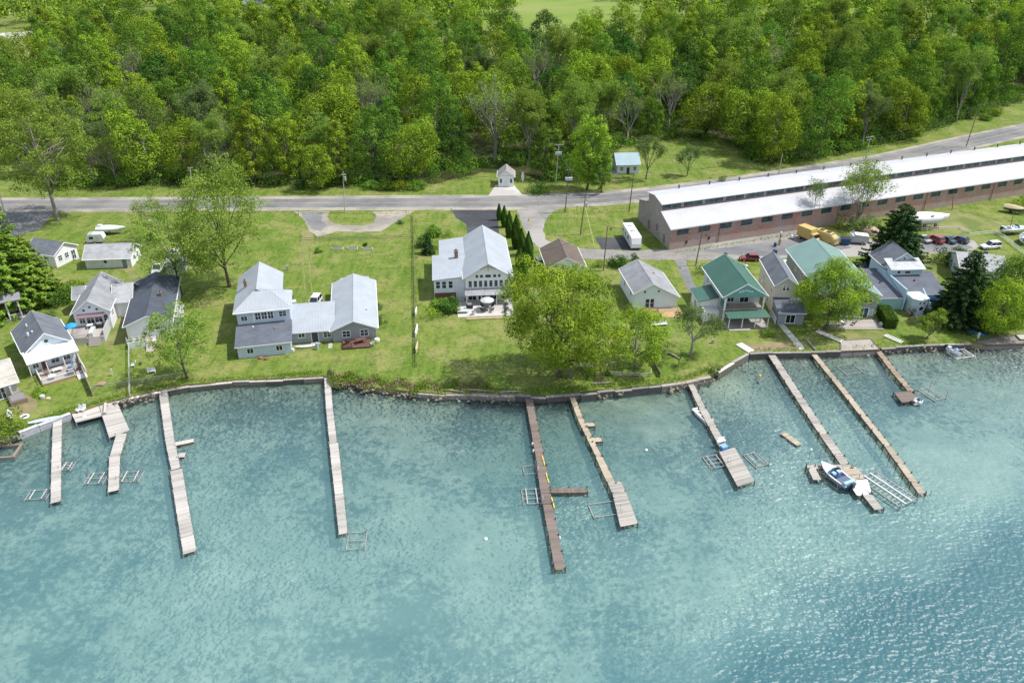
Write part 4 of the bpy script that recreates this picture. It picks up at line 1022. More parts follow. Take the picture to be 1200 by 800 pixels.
    def deck(s, x0, y0, x1, y1, z, m, skirt=None, axis='x', bw=0.2):
        mb = MB(); a0, a1 = (y0, y1) if axis == 'x' else (x0, x1)
        n = max(1, int((a1-a0)/bw)); st = (a1-a0)/n
        for k in range(n):
            mb.t = rnd.random(); p, q = a0+k*st, a0+(k+1)*st-.012
            mb.box(x0, p, z-.06, x1, q, z) if axis == 'x' else mb.box(p, y0, z-.06, q, y1, z)
        d = s.part('deck', mb, m)
        if z > 0.2:
            sk = MB(); sk.box(x0+.05, y0+.05, -.2, x1-.05, y1-.05, z-.065)
            sk.build('deck_skirt', skirt or m, d)
        return d
def mbrick(c1, c2, mortar):
    t = NT('brick'); v = t.coord('Object')
    sx = t.n('ShaderNodeSeparateXYZ'); t.l(v, sx.inputs[0])
    cb = t.n('ShaderNodeCombineXYZ'); t.l(t.math('ADD', sx.outputs[0], sx.outputs[1]), cb.inputs[0]); t.l(sx.outputs[2], cb.inputs[1])
    br = t.n('ShaderNodeTexBrick'); t.l(cb.outputs[0], br.inputs['Vector']); br.inputs['Scale'].default_value = 1
    br.inputs['Brick Width'].default_value = .42; br.inputs['Row Height'].default_value = .14; br.inputs['Mortar Size'].default_value = .012
    br.inputs['Color1'].default_value = (*c1,1); br.inputs['Color2'].default_value = (*c2,1); br.inputs['Mortar'].default_value = (*mortar,1)
    st = t.noise(t.scaled(v, (0.5,0.5,0.09)), 1.2, 5, 0.65); n2 = t.noise(v, 0.28, 4, 0.6); n3 = t.noise(v, 1.1, 4, 0.6)
    col = t.mix(t.math('MULTIPLY', t.ramp(st, [(0.45, 0.0), (0.65, 1.0)]), 0.55), br.outputs['Color'], (0.33,0.29,0.28))
    col = t.mix(t.math('MULTIPLY', t.ramp(n2, [(0.48, 0.0), (0.62, 1.0)]), 0.5), col, (0.40,0.355,0.345))
    col = t.mix(t.math('MULTIPLY', t.ramp(n3, [(0.52, 0.0), (0.68, 1.0)]), 0.4), col, (0.15,0.11,0.105))
    low = t.math('MULTIPLY', t.ramp(t.math('ADD', t.math('DIVIDE', sx.outputs[2], 3.5), t.math('MULTIPLY_ADD', n2, -0.6)), [(0.35, 0.55), (0.75, 0.0)]), 1.0)
    col = t.mix(low, col, (0.33,0.31,0.295))
    return t.bsdf(col, 0.9, 0, t.bump(br.outputs['Fac'], -0.3, 0.02), spec=0.2)
BRICK = mbrick((0.36,0.165,0.13), (0.46,0.265,0.22), (0.42,0.35,0.32))
BRICKG = mbrick((0.25,0.22,0.21), (0.34,0.30,0.285), (0.38,0.36,0.35))
BRICKC = mpaint((0.26,0.17,0.13), 0.9, 0.3, 4.0)

S_WHITE = msiding((0.79,0.80,0.82)); S_BLUE = msiding((0.48,0.57,0.66)); S_PBLUE = msiding((0.70,0.77,0.83)); S_GREY = msiding((0.30,0.32,0.34))
S_SLATE = msiding((0.26,0.30,0.35)); S_CREAM = msiding((0.66,0.61,0.50)); S_TEAL = msiding((0.33,0.55,0.56)); S_RED = msiding((0.16,0.03,0.035)); S_BEIGE = msiding((0.52,0.50,0.46)); S_LTG = msiding((0.55,0.57,0.58)); S_DGREEN = msiding((0.05,0.22,0.19))
M_PALE = mmetalroof((0.36,0.40,0.45), 0.5, 0); M_PALEY = mmetalroof((0.36,0.40,0.45), 0.5, 1)
M_TEAL = mmetalroof((0.175,0.285,0.262), 0.5, 1, 0.10, 0.4, (0.22,0.36,0.33), 0.4); M_GREEN = mmetalroof((0.045,0.128,0.098), 0.5, 1, 0.12, 0.4, (0.09,0.22,0.17), 0.4)
M_WHITE = mmetalroof((0.46,0.47,0.50), 0.9, 0, 0.08, 0.7, (0.30,0.27,0.265), 0.3)
H_SLATE = mshingle((0.125,0.14,0.165)); H_DARK = mshingle((0.075,0.085,0.105)); H_GREY = mshingle((0.23,0.24,0.26)); H_LGREY = mshingle((0.33,0.34,0.36)); H_BROWN = mshingle((0.125,0.098,0.085), .35, (0.15,0.12,0.10)); H_TAN = mshingle((0.42,0.40,0.36)); H_NAVY = mshingle((0.10,0.115,0.145))
M_BLUE = mmetalroof((0.30,0.42,0.48), 0.6, 0)
DECKG = mwood((0.34,0.31,0.29)); DECKB = mwood((0.42,0.29,0.16)); DECKR = mwood((0.13,0.065,0.055)); DECKW = mwood((0.47,0.44,0.41))
D_BLUE = mpaint((0.20,0.27,0.36)); D_DARK = mpaint((0.05,0.05,0.06)); D_WHITE = mpaint((0.68,0.70,0.72))

# A1 cottage half hidden by the left spruce
p = P(68,313); h = House('cottage', 'small white cottage with a slate roof half hidden by the large left spruce', 'house', (p.x-7.2, p.y+2.0, 0), -18)
h.gable(0,0,7.6,6.2,3.0,1.7,'x',S_WHITE,H_SLATE)
h.win('R',7.6,1.4,1.2,.9,1.1); h.win('R',7.6,3.2,1.2,.9,1.1); h.win('R',7.6,5.0,.2,1.0,2.0); h.win('F',0,2.5,1.1,1.0,1.1); h.win('F',0,5.2,1.1,1.0,1.1)
h.box('doorstep',CONC,7.6,4.5,-.2,8.5,5.6,.2)
# A2 garage
p = P(102,315); h = House('garage', 'white garage with a long grey roof beside the small camper trailer', 'garage', (p.x,p.y,0), 5.5)
h.gable(0,0,9.5,6.3,2.4,1.9,'x',S_WHITE,H_LGREY)
h.roundwin('F',0,4.2,1.5,.38); h.door('F',0,8.1,0,.95,2.0,D_BLUE); h.win('R',9.5,2.2,1.0,.9,1.0); h.win('R',9.5,4.4,1.0,.8,1.0)
mb = MB()
for k in range(9): mb.box(.6+.36*k,-.09,.55,.68+.36*k,-.03,1.15)
mb.box(.5,-.1,1.15,3.7,-.02,1.25).box(.5,-.1,.45,3.7,-.02,.55); h.part('trellis',mb,WHITE)
h.box('gutter',TRIM,-.4,-.62,2.13,9.9,-.52,2.24)
# A3 cottage with the blue umbrella
p = P(92,389); h = House('cottage', 'white cottage with crossed grey gables and a raised deck under a blue umbrella', 'house', (p.x,p.y,0), 14)
h.gable(0,0,6.0,12.5,4.0,2.2,'y',S_WHITE,H_GREY)
h.gable(6.0,4.6,9.0,11.2,3.4,2.0,'x',S_WHITE,H_LGREY)
h.gable(-1.6,8.0,0,12.0,3.4,1.4,'x',S_WHITE,H_GREY)
for u in (1.9,3.0,4.1): h.roundwin('F',0,u,4.25 + (.55 if u==3.0 else 0),.24)
h.win('F',0,1.2,1.7,.9,1.3); h.win('F',0,2.6,1.5,1.2,1.7); h.win('F',0,4.0,1.5,1.2,1.7); h.win('F',0,5.3,1.7,.7,1.3)
h.part('awning', MB().slab([(.6,-1.0,3.15),(5.2,-1.0,3.15),(5.2,-.02,3.55),(.6,-.02,3.55)],.06), mpaint((0.22,0.15,0.17)))
h.win('R',6.0,2.2,1.8,.9,1.1); h.win('R',9.0,7.8,1.4,1.0,1.1)
h.deck(-.8,-5.2,5.6,-.02,1.15,DECKG,S_LTG,'y')
h.box('privacy_panel',S_LTG,5.45,-4.9,-.2,5.6,-.1,2.2); h.box('privacy_panel',S_LTG,-.8,-5.2,1.16,-.68,-.1,1.95); h.rail([(-.74,-5.14),(2.6,-5.14)],1.15,S_LTG,.8)
h.box('sofa',S_LTG,3.0,-4.9,1.16,3.7,-2.2,1.9)
st = MB()
for k in range(4): st.box(3.0,-5.25-.32*(k+1),-.2,4.9,-5.22-.32*k,.95-.25*k)
h.part('steps',st,DECKG)
def umbrella(label, x, y, z, col, rad=1.3, hh=2.3, closed=False):
    u = thing('umbrella', label, 'umbrella', (x,y,z)); n = 10; mb = MB()
    MB().tube([(0,0,0),(0,0,hh+.15)],.03,6).build('pole',ALU,u); MB().cyl(0,0,0,.08,.28,12).build('base',CONC,u)
    if closed: mb.loft([[(r*math.cos(2*math.pi*k/n)*(1+.25*(k%2)), r*math.sin(2*math.pi*k/n)*(1+.25*(k%2)), zz) for k in range(n)] for r,zz in ((.22,.9),(.3,1.3),(.16,2.0),(.03,hh))])
    else:
        for k in range(n):
            a,b = 2*math.pi*k/n, 2*math.pi*(k+1)/n
            top=(0,0,hh+.35); m1=[(.55*rad*math.cos(q),.55*rad*math.sin(q),hh+.17) for q in (a,b)]; e=[(rad*math.cos(q),rad*math.sin(q),hh-.12) for q in (a,b)]
            mb.add([top,m1[0],m1[1],e[0],e[1],(top[0],top[1],top[2]-.04),(m1[0][0],m1[0][1],m1[0][2]-.03),(m1[1][0],m1[1][1],m1[1][2]-.03),(e[0][0],e[0][1],e[0][2]-.14),(e[1][0],e[1][1],e[1][2]-.14)],[(0,1,2),(1,3,4,2),(5,7,6),(6,7,9,8),(3,8,9,4)])
    mb.build('canopy',col,u); return u
UBLUE = mpaint((0.02,0.28,0.72),.7,.12)
q = P(93,389,1.15); umbrella('bright blue open umbrella on the deck of the crossed-gable cottage', q.x-.2,q.y-1.6,1.15,UBLUE,1.05)
def loc(h, x, y, z=0): return h.r.matrix_basis @ Vector((x,y,z))
def grill(label, v, rz):
    g = thing('grill', label, 'grill', v, rz)
    MB().box(-.65,-.3,.1,.65,.3,.85).build('cabinet',DARKM,g); MB().loft([[(x,.3*math.cos(a),.86+.3*max(0,math.sin(a))) for a in (0,.8,1.57,2.3,3.14)] for x in (-.4,.4)]).build('lid',STEEL,g)
    MB().tube([(-.3,-.34,1.0),(.3,-.34,1.0)],.02,5).build('handle',ALU,g)
grill('black grill on the deck beside the blue umbrella', loc(h,4.3,-1.5,1.15), R(14))
def chair(label, v, rz, m, group=None, lounge=False, name='chair'):
    c = thing(name, label, 'chair', v, rz, group)
    L = 1.3 if lounge else .55
    MB().box(-.3,-.28,.38,-.3+L,.28,.45).build('seat',m,c)
    b = MB(); M = Matrix.Translation((-.3,0,.45)) @ Matrix.Rotation(R(-25 if not lounge else -45),4,'Y'); b.obox(M,-.06,-.28,0,0,.28,.7); b.build('backrest',m,c)
    for x in (-.26,-.34+L):
        for y in (-.25,.25): MB().box(x-.02,y-.02,0,x+.02,y+.02,.379).build('leg',m,c)
    for y in (-.31,.31): MB().box(-.28,y-.03,.6,.25,y+.03,.64).build('armrest',m,c)
    return c
def table(label, v, rz, m, sx=.6, sy=.6, hh=.72, rnd_=False):
    t = thing('table', label, 'table', v, rz)
    (MB().cyl(0,0,hh-.05,hh,sx,16) if rnd_ else MB().box(-sx,-sy,hh-.05,sx,sy,hh)).build('tabletop',m,t)
    k = .6 if rnd_ else .9
    for x in (-1,1):
        for y in (-1,1): MB().box(x*sx*k-.03,y*sy*k-.03,0,x*sx*k+.03,y*sy*k+.03,hh-.052).build('leg',m,t)
    return t
table('white table in the middle of the crossed-gable cottage deck', loc(h,2.6,-1.2,1.15), .3, WHITE,.5,.5)
# A4 dark-roofed cottage
p = P(152,402); h = House('cottage', 'long white cottage with a very dark glossy roof and a lattice porch', 'house', (p.x,p.y,0), 16.5)
h.gable(0,0,7.6,19.5,3.5,1.5,'y',S_WHITE,mshingle((0.062,0.075,0.10),.3))
h.win('F',0,4.2,2.1,.7,1.4,gm=mglass((.01,.01,.01))); h.win('F',0,5.2,2.1,.7,1.4,gm=mglass((.01,.01,.01))); h.win('L',0,4,1.6,1,1.1); h.win('L',0,9,1.6,1,1.1)
h.box('porch_wall',S_WHITE,.1,-2.4,-.2,3.2,-2.3,1.3); h.deck(0,-2.3,4.6,-.02,.9,DECKW,S_LTG); h.rail([(.05,-2.2),(3.1,-2.2)],.9,WHITE,.9)
for k in range(4): h.posts([(.1+1.0*k,-2.2)],.9,2.3,.1,WHITE)
for a,b in ((.6,-1.5),(1.8,-1.5)):
    MB().sphere((a,b,1.35),.42,8,6).build('planter_shrub',LEAF_MID,h.r)
st = MB()
for k in range(5): st.box(3.2,-2.35-.4*(k+1),-.2,4.5,-2.32-.4*k,.8-.17*k)
h.part('steps',st,DECKW); h.chimney(5.4,9.0,4.0,5.2,.5)
h.box('lean_to',S_LTG,7.6,3,-.2,9.0,8,2.4); h.shed(7.62,2.8,9.2,8.2,(2.7,2.4,2.4,2.7),H_LGREY,None,.1)
p = P(197,322); s_ = House('shed', 'small grey flat shed behind the dark-roofed cottage', 'shed', (p.x,p.y,0), 15)
s_.shed(0,0,3.6,4.2,(2.1,2.1,2.4,2.4),H_GREY,S_LTG); s_.door('F',0,1.8,0,1.0,1.9,D_WHITE)
p = P(198,304); s_ = House('tent', 'little white tent-like shelter among the trees behind the dark-roofed cottage', 'shelter', (p.x,p.y,0), 10)
s_.gable(0,0,2.0,2.4,1.2,.8,'x',WHITE,WHITE,.1,.05,trim=None)
# B1 blue-grey cottage at the shore
p = P(35,433); h = House('cottage', 'blue-grey shore cottage with a flat white porch roof over a railed deck', 'house', (p.x,p.y,0), 38)
h.gable(0,0,7.2,10.0,3.2,2.7,'y',S_PBLUE,H_SLATE)
h.roundwin('F',0,3.6,4.35,.34); h.win('L',0,2.5,1.2,.9,1.1); h.win('L',0,5.5,1.2,.9,1.1); h.win('L',0,8,1.2,.9,1.1); h.win('R',7.2,4,1.2,1,1.2)
r_ = h.part('roof_vent', MB().cyl(1.6,3.6,4.2,5.1,.16,8), TRIM); h.part('roof_vent', MB().cyl(2.0,6.8,4.5,5.3,.12,8), TRIM); h.part('roof_vent', MB().cyl(2.3,3.4,4.6,5.3,.14,8), TRIM)
h.part('skylight', MB().slab([(1.0,1.2,4.08),(2.0,1.2,4.83),(2.0,1.9,4.83),(1.0,1.9,4.08)],.05), mglass((.05,.06,.07)))
h.walls(0.1,-2.0,7.1,-.02,2.6,S_PBLUE,'porch_wall'); h.part('porch_roof', MB().slab([(-.4,-3.6,2.75),(7.6,-3.6,2.75),(7.6,0.1,3.35),(-.4,0.1,3.35)],.16), mmetalroof((0.66,0.70,0.74),.6,0))
h.win('F',-2.0,.9,1.0,.8,1.2); h.door('F',-2.0,2.2,.45,.9,1.95,mpaint((.14,.07,.06))); h.win('F',-2.0,3.9,1.0,1.2,1.2); h.win('F',-2.0,5.6,1.0,1.2,1.2)
h.win('L',.1,-1.4,1.0,.6,1.1)
h.posts([(-.2,-3.4),(2.4,-3.4),(5.0,-3.4),(7.3,-3.4)],.45,2.6,.14,WHITE)
h.deck(0.6,-7.6,7.4,-2.05,.45,DECKG,mwood((.40,.24,.12)))
h.rail([(.7,-3.5),(.7,-7.5),(5.6,-7.5)],.45,WHITE,.9); h.rail([(7.3,-3.4),(7.3,-7.5)],.45,WHITE,.9)
st = MB()
for k in range(3): st.box(5.8,-7.62-.35*(k+1),-.2,7.2,-7.62-.35*k,.4-.13*k)
h.part('steps',st,WHITE)
grill('black grill at the outer rail of the blue-grey cottage deck', loc(h,5.2,-6.9,.45), R(38))
table('white low table under the porch of the blue-grey cottage', loc(h,3.6,-4.4,.45), R(38), WHITE,.75,.45,.5)
table('round white table on the deck of the blue-grey cottage', loc(h,2.4,-6.6,.45), R(38), WHITE,.55,.5,.7,True)
chair('dark chair at the right rail of the blue-grey cottage deck', loc(h,6.4,-6.1,.45), R(220), DARKM); chair('blue-cushioned chair by the porch post of the blue-grey cottage', loc(h,5.6,-4.6,.45), R(250), mpaint((.2,.32,.5)))
chair('brown chair beside the white low table on the blue-grey cottage deck', loc(h,2.0,-4.6,.45), R(20), mpaint((.2,.13,.1)))
# B0 far-left beige house
p = P(24,462); h = House('cottage', 'beige-roofed cottage cut by the left edge of the photo, with a tan patio', 'house', (p.x,p.y,0), 38)
h.gable(-9.5,0,0,8.5,2.6,2.0,'x',S_BEIGE,H_TAN)
h.win('F',0,-4.6,.7,1.2,1.4); h.win('F',0,-2.4,.2,1.0,1.9); h.win('R',0,3,1.1,1,1.2); h.box('porch_panel',S_BEIGE,-1.2,-.9,-.2,-.9,-.05,2.2)
h.part('skylight', MB().slab([(-6.6,.6,3.13),(-3.8,.6,3.13),(-3.8,2.2,3.88),(-6.6,2.2,3.88)],.05), mglass((.03,.10,.22)))
h.part('skylight_frame', MB().slab([(-6.8,.5,3.05),(-3.6,.5,3.05),(-3.6,2.3,3.9),(-6.8,2.3,3.9)],.06), TRIM)
p = P(22,470,.0); t_ = thing('hot_tub', 'square grey covered hot tub in a wooden surround on the tan patio', 'hot tub', p, R(38))
MB().box(-1.2,-1.2,0,1.2,1.2,.75).build('surround',mwood((.2,.15,.11)),t_); MB().box(-1.0,-1.0,.752,1.0,1.0,.86).build('cover',mpaint((.22,.22,.23)),t_)
q = P(8,462); umbrella('collapsed light blue umbrella beside the tan patio', q.x,q.y,0,mpaint((.12,.42,.62),.7,.2),.5,2.4,True)
tag(place(MB().slab([(-1.3,-.8,.5),(.3,-1.1,.75),(1.5,-.2,.55),(.6,.9,.8),(-1.0,.8,.45)],.1).build('tarp',mpaint((.25,.55,.68),.6,.2)),P(9,459)), 'pale blue tarp over furniture beside the tan patio', 'tarp')
# A0 dark red house with white columns
p = P(-4,379); h = House('house', 'dark red house with tall white porch columns under the left spruces', 'house', (p.x,p.y,0), 30)
h.gable(-6,1.8,4.6,9,4.0,1.4,'x',S_RED,H_GREY); h.part('porch_roof', MB().slab([(-6.2,-.4,4.1),(5.0,-.4,4.1),(5.0,1.9,4.7),(-6.2,1.9,4.7)],.18), H_GREY)
h.posts([(-3,0),(-1.2,0),(.6,0),(2.4,0),(4.4,0)],0,4.0,.26,WHITE,'column'); h.deck(-6,-.4,5,1.78,.3,DECKG); h.rail([(2.4,-.2),(4.4,-.2)],.3,WHITE)
h.win('F',1.8,-.3,1.2,1.0,1.6); h.win('F',1.8,3.2,1.2,1.0,1.6); h.win('R',4.6,4,1.2,1.0,1.6)
# C two-storey hip-roofed house
p = P(280,420.5); h = House('house', 'grey two-storey house with a pale hipped metal roof over a dark lower roof', 'house', (p.x,p.y,0), 13)
h.walls(0,0,9.0,6.4,2.35,S_BLUE); h.walls(0,6.4,9.2,13.0,6.0,S_BLUE,'wall',-.2); 
h.shed(0,0,9.0,6.38,(2.4,2.4,3.3,3.3),H_NAVY,None,.35)
h.win('F',0,2.1,.9,1.0,.9,gm=mglass((.015,.015,.02))); h.win('F',0,7.0,.9,1.0,.9,gm=mglass((.015,.015,.02)))
h.win('F',6.4,1.2,4.1,1.0,.9); h.win('F',6.4,3.6,4.1,.9,1.3); h.win('F',6.4,4.7,4.1,.9,1.3); h.win('F',6.4,5.8,4.1,.9,1.3); h.win('F',6.4,7.9,4.3,1.2,1.0); h.win('R',9.2,9.6,4.0,1.0,1.2)
h.box('corner_board',TRIM,2.75,6.28,3.5,2.95,6.39,5.9)
e0, ea, rz_ = 6.05, 5.75, 8.5
mb = MB(); ov = .5
A=(-ov,6.4-ov,e0);B=(9.2+ov,6.4-ov,e0);Cc=(9.2+ov,13.0+ov,e0);D=(-ov,13.0+ov,e0);R1=(3.7,10.2,rz_);R2=(6.2,9.7,rz_-.55)
mb.add([A,B,Cc,D,R1,R2]+[(v[0],v[1],v[2]-.16) for v in (A,B,Cc,D)],[(0,1,5,4),(1,2,5),(2,3,4,5),(3,0,4),(0,6,7,1),(1,7,8,2),(2,8,9,3),(3,9,6,0),(9,8,7,6)])
hr_ = h.part('roof',mb,M_PALE); MB().tube([A,R1],.05,4).tube([B,R2],.05,4).tube([R1,R2],.05,4).build('hip_cap',mpaint((.45,.5,.55)),hr_)
h.gable(0,10.2,7.4,22.0,6.05,2.45,'y',S_BLUE,M_PALEY,.5,.12,trim=None)
h.chimney(1.4,14.5,6.5,8.2,.5,BRICKC)
for x,y in ((.9,14.2),): pass
h.part('roof_vent', MB().cyl(2.6,5.2,3.1,3.5,.12,8), TRIM); h.part('roof_vent', MB().cyl(6.4,4.2,2.95,3.4,.14,8), mpaint((.4,.25,.18)))
h.box('gutter',TRIM,-.5,5.68,5.84,9.7,5.88,6.0)
# D long L-shaped house
p = P(391,401); h = House('house', 'low grey L-shaped house under a long pale metal roof', 'house', (p.x,p.y,0), 9.8)
h.gable(0,0,7.7,20.0,2.5,1.6,'y',S_GREY,M_PALEY,.45)
h.shed(1.3,20.02,6.6,23.0,(2.6,2.6,2.2,2.2),M_PALE,S_GREY,.25)
h.shed(-7.4,.6,-.02,9.6,(2.35,2.35,3.5,3.5),mmetalroof((0.36,0.40,0.45),.5,0),S_GREY,.4)
h.win('F',0,2.4,.9,1.3,1.2); h.win('F',0,5.6,.9,1.3,1.2); h.win('F',.6,-1.0,.9,1.3,1.0); h.door('F',.6,-3.2,.1,1.1,2.0,D_DARK); h.win('F',.6,-5.5,1.2,1.1,.8); h.box('doorstep',CONC,-4.0,-.3,-.2,-2.4,.55,.1); h.box('walk_slab',CONC,-.9,-2.2,-.2,-.2,-.3,.06)
h.deck(1.6,-3.2,6.6,-.1,.35,DECKR); h.rail([(1.7,-3.1),(3.3,-3.1)],.35,mpaint((.10,.05,.045)),.9)
h.part('roof_vent', MB().cyl(6.2,5.5,2.9,3.5,.13,8), mpaint((.3,.3,.3)))
table('reddish brown picnic table on the dark deck of the L-shaped house', loc(h,4.9,-1.5,.35), R(30), DECKR,.9,.5); chair('white chair at the right end of the dark deck', loc(h,6.9,-2.4,0), R(120), WHITE); chair('dark lounge chair on the dark deck of the L-shaped house', loc(h,2.6,-1.4,.35), R(70), DARKM, None, True)
# E large house with the window wall
p = P(546,353); h = House('house', 'large white house with a window wall facing a white patio', 'house', (p.x,p.y,0), 5)
h.gable(0,0,9.0,20.0,5.3,2.8,'y',S_WHITE,M_PALEY,.5)
h.shed(-6.2,1.2,-.02,11.6,(4.3,4.9,5.6,5.0),M_PALE,S_PBLUE,.3); h.shed(-4.8,11.9,-.02,19.4,(5.0,5.6,5.9,5.3),M_PALE,S_WHITE,.25)
h.chimney(-1.5,9.5,5.0,6.9,.75)
for k in range(8): h.win('F',0,.95+1.02*k,3.05,.62,1.35,fr=.1,mull=False)
for k,(u,w_) in enumerate(((2.3,.5),(3.2,.6),(4.5,1.1),(5.8,.6),(6.7,.5))): h.win('F',0,u,5.05,w_,.6,mull=False)
h.part('gable_bracket', MB().tube([(2.9,-.45,6.9),(4.5,-.45,7.7),(6.1,-.45,6.9)],.07,5).tube([(4.5,-.45,6.6),(4.5,-.45,7.7)],.07,5), mpaint((.25,.2,.16)))
h.part('porch_roof', MB().slab([(-.2,-2.4,2.35),(9.2,-2.4,2.35),(9.2,-.02,2.75),(-.2,-.02,2.75)],.12), mmetalroof((0.30,0.31,0.33),1.25,0,.3,.5,(.55,.55,.56),.6))
h.posts([(.1,-2.2),(3.0,-2.2),(6.0,-2.2),(8.9,-2.2)],.1,2.2,.16,WHITE)
for u in (1.3,3.3,5.6,7.8): h.win('F',0,u,.25,1.5,1.75,gm=mglass((.012,.012,.014)))
for u in (-5.4,-4.2,-2.9): h.win('F',1.2,u,2.5,.75,1.45)
h.box('brick_base',mpaint((.15,.08,.06),.9,.3),-6.1,1.0,-.2,-1.9,1.19,1.5); h.posts([(-1.75,.9),(-.3,.9)],0,3.9,.12,WHITE,'downpipe'); h.box('entry_steps',CONC,-1.6,-.4,-.2,-.3,1.1,.5)
h.win('L',-6.2,5,2.6,1,1.2); h.win('L',-6.2,8,2.6,1,1.2)
pa = h.box('patio',CONCP,-1.8,-7.0,-.2,9.0,-.05,.10)
q = loc(h,4.0,-4.4,.1); umbrella('pale grey umbrella over the table on the white patio', q.x,q.y,.1,mpaint((.5,.52,.52)),1.35); table('round glass table under the pale umbrella on the white patio', q, 0, mpaint((.25,.27,.28)),.7,.7,.72,True)
for k,a in enumerate((40,130,220,310)): chair('dark patio chair set round the umbrella table', loc(h,4.0+1.15*math.cos(R(a)),-4.4+1.15*math.sin(R(a)),.1), R(a+185), DARKM, 'patio chairs round the umbrella table')
grill('dark grill with a white side shelf on the white patio', loc(h,.6,-3.4,.1), R(5)); table('low pale bench table at the left edge of the white patio', loc(h,-.8,-5.0,.1), R(5), mpaint((.45,.5,.52)),1.1,.6,.45)
chair('dark lounge chair at the right front of the white patio', loc(h,7.6,-5.2,.1), R(70), DARKM, None, True); chair('second dark lounge chair nearer the house on the white patio', loc(h,7.8,-3.2,.1), R(95), DARKM, None, True)
chair('pale chair on the front edge of the white patio', loc(h,1.3,-5.9,.1), R(80), mpaint((.55,.55,.52)))
lw = thing('retaining_wall','low tan stone edging below the white patio','wall',loc(h,-.2,-8.2,0),R(5)); MB().box(0,0,-.2,7.2,.5,.22).build('stones',mpaint((.42,.36,.22),.9,.3,2.0),lw); MB().box(.3,.55,-.2,6.6,1.1,.32).build('step',mpaint((.40,.35,.24),.9,.3,2.0),lw)
# F white gabled cottage
p = P(743,363); h = House('cottage', 'white gabled cottage with an uneven grey roof and a dark double door', 'house', (p.x,p.y,0), 7)
h.gable(0,0,8.5,11.4,3.7,1.7,'y',S_PBLUE,H_GREY,.4,xr=3.3,hr=2.5)
h.win('F',0,1.9,3.55,.42,.42,mull=False); h.win('F',0,4.6,3.55,.42,.42,mull=False); h.win('F',0,2.55,.35,.75,1.85,gm=mglass((.015,.02,.04))); h.win('F',0,3.5,.35,.75,1.85,gm=mglass((.015,.02,.04))); h.win('L',0,3,1.6,.8,1.1); h.win('L',0,8.0,1.6,.8,1.1)
h.deck(1.6,-1.3,4.3,-.05,.25,mwood((.34,.18,.12))); h.deck(4.6,-4.2,9.0,-.3,.12,DECKB)
h.part('roof_vent', MB().cyl(5.6,7.2,4.1,4.6,.14,8), mpaint((.42,.26,.15)))
# G green-roofed house with balcony
p = P(845,379); h = House('house', 'green-roofed house with an upper balcony recessed in its gable front', 'house', (p.x,p.y,0), 4)
h.gable(0,2.2,7.6,13.2,5.9,2.3,'y',S_LTG,M_GREEN,.5,ovf=2.7)
h.shed(-3.6,3.0,-.02,8.4,(3.4,4.1,4.1,3.4),M_GREEN,S_WHITE,.35)
h.box('front_wall',S_LTG,0,2.0,-.2,7.6,2.19,2.9)
fw = MB(); fw.loft([[(.1,-.42,5.55),(7.5,-.42,5.55),(7.5,-.42,6.0),(3.8,-.42,8.1),(.1,-.42,6.0)],[(.1,-.3,5.55),(7.5,-.3,5.55),(7.5,-.3,6.0),(3.8,-.3,8.1),(.1,-.3,6.0)]]); h.part('gable_panel',fw,mpaint((.13,.32,.30)))
orn = MB()
for k in range(5): orn.box(2.4+.56*k,-.5,6.55+.28*(1-abs(k-2)/2),2.8+.56*k,-.43,6.85+.28*(1-abs(k-2)/2))
h.part('gable_ornament',orn,mpaint((.55,.65,.68)))
h.box('balcony_floor',DECKG,.1,-.3,2.95,7.5,2.0,3.1)
h.rail([(1.0,-.22),(7.3,-.22)],3.1,mpaint((.24,.20,.17)),1.0)
h.posts([(.15,-.2),(7.45,-.2)],0,5.5,.28,WHITE); h.win('F',2.2,2.0,3.5,1.2,1.6); h.win('F',2.2,4.6,3.3,1.6,2.0,gm=mglass((.012,.012,.012)))
h.box('side_screen',S_DGREEN,.02,-.3,3.12,.16,1.98,4.2)
h.part('porch_roof', MB().slab([(.3,-2.6,2.35),(8.4,-2.6,2.35),(7.9,-.32,2.9),(.1,-.32,2.9)],.12), mmetalroof((0.045,0.128,0.098),.5,0))
h.posts([(.6,-2.4),(3.1,-2.4),(5.6,-2.4),(8.0,-2.4)],.1,2.24,.14,WHITE); h.deck(.2,-2.6,8.3,1.98,.18,DECKG)
h.win('F',2.0,2.0,.5,1.4,1.7,gm=mglass((.012,.012,.012))); h.win('F',2.0,5.2,.5,1.8,1.7,gm=mglass((.012,.012,.012)))
h.box('entry_wall',S_WHITE,-3.2,1.0,-.2,-.3,2.9,2.2); h.win('L',0,10.5,3.6,.9,1.1); h.win('L',-3.6,5.5,1.2,1.0,1.1)
h.part('satellite_dish', MB().sphere((7.9,12.0,6.4),.42,10,6,.5), mpaint((.45,.52,.56)))
h.box('step_edge',CONC,.6,-3.2,-.1,4.6,-2.7,.16)
# H cream gabled cottage
p = P(908,331,6.6); h = House('cottage', 'narrow cream gabled cottage with two arched windows between the two green-roofed houses', 'house', (p.x+.3,p.y,0), -3)
h.gable(0,0,4.0,12.2,6.2,1.5,'y',S_CREAM,H_SLATE,.35)
for u in (1.65,2.35):
    h.win('F',0,u,5.0,.42,.8,mull=False); h.roundwin('F',0,u,5.82,.21)
h.win('L',0,2.2,3.6,.5,.8); h.door('L',0,6.0,.2,.9,2.0,D_BLUE); h.win('L',0,8.6,3.4,.8,1.0); h.win('L',0,3.6,.9,.7,1.2)
h.shed(.1,-4.4,4.9,-.05,(2.5,2.5,3.4,3.4),H_NAVY,S_SLATE,.3); h.rail([(-.3,-4.6),(-.3,-.2)],.1,WHITE,1.4,'side_fence'); h.win('F',-4.4,2.4,.4,1.6,1.6,gm=mglass((.01,.01,.012)))
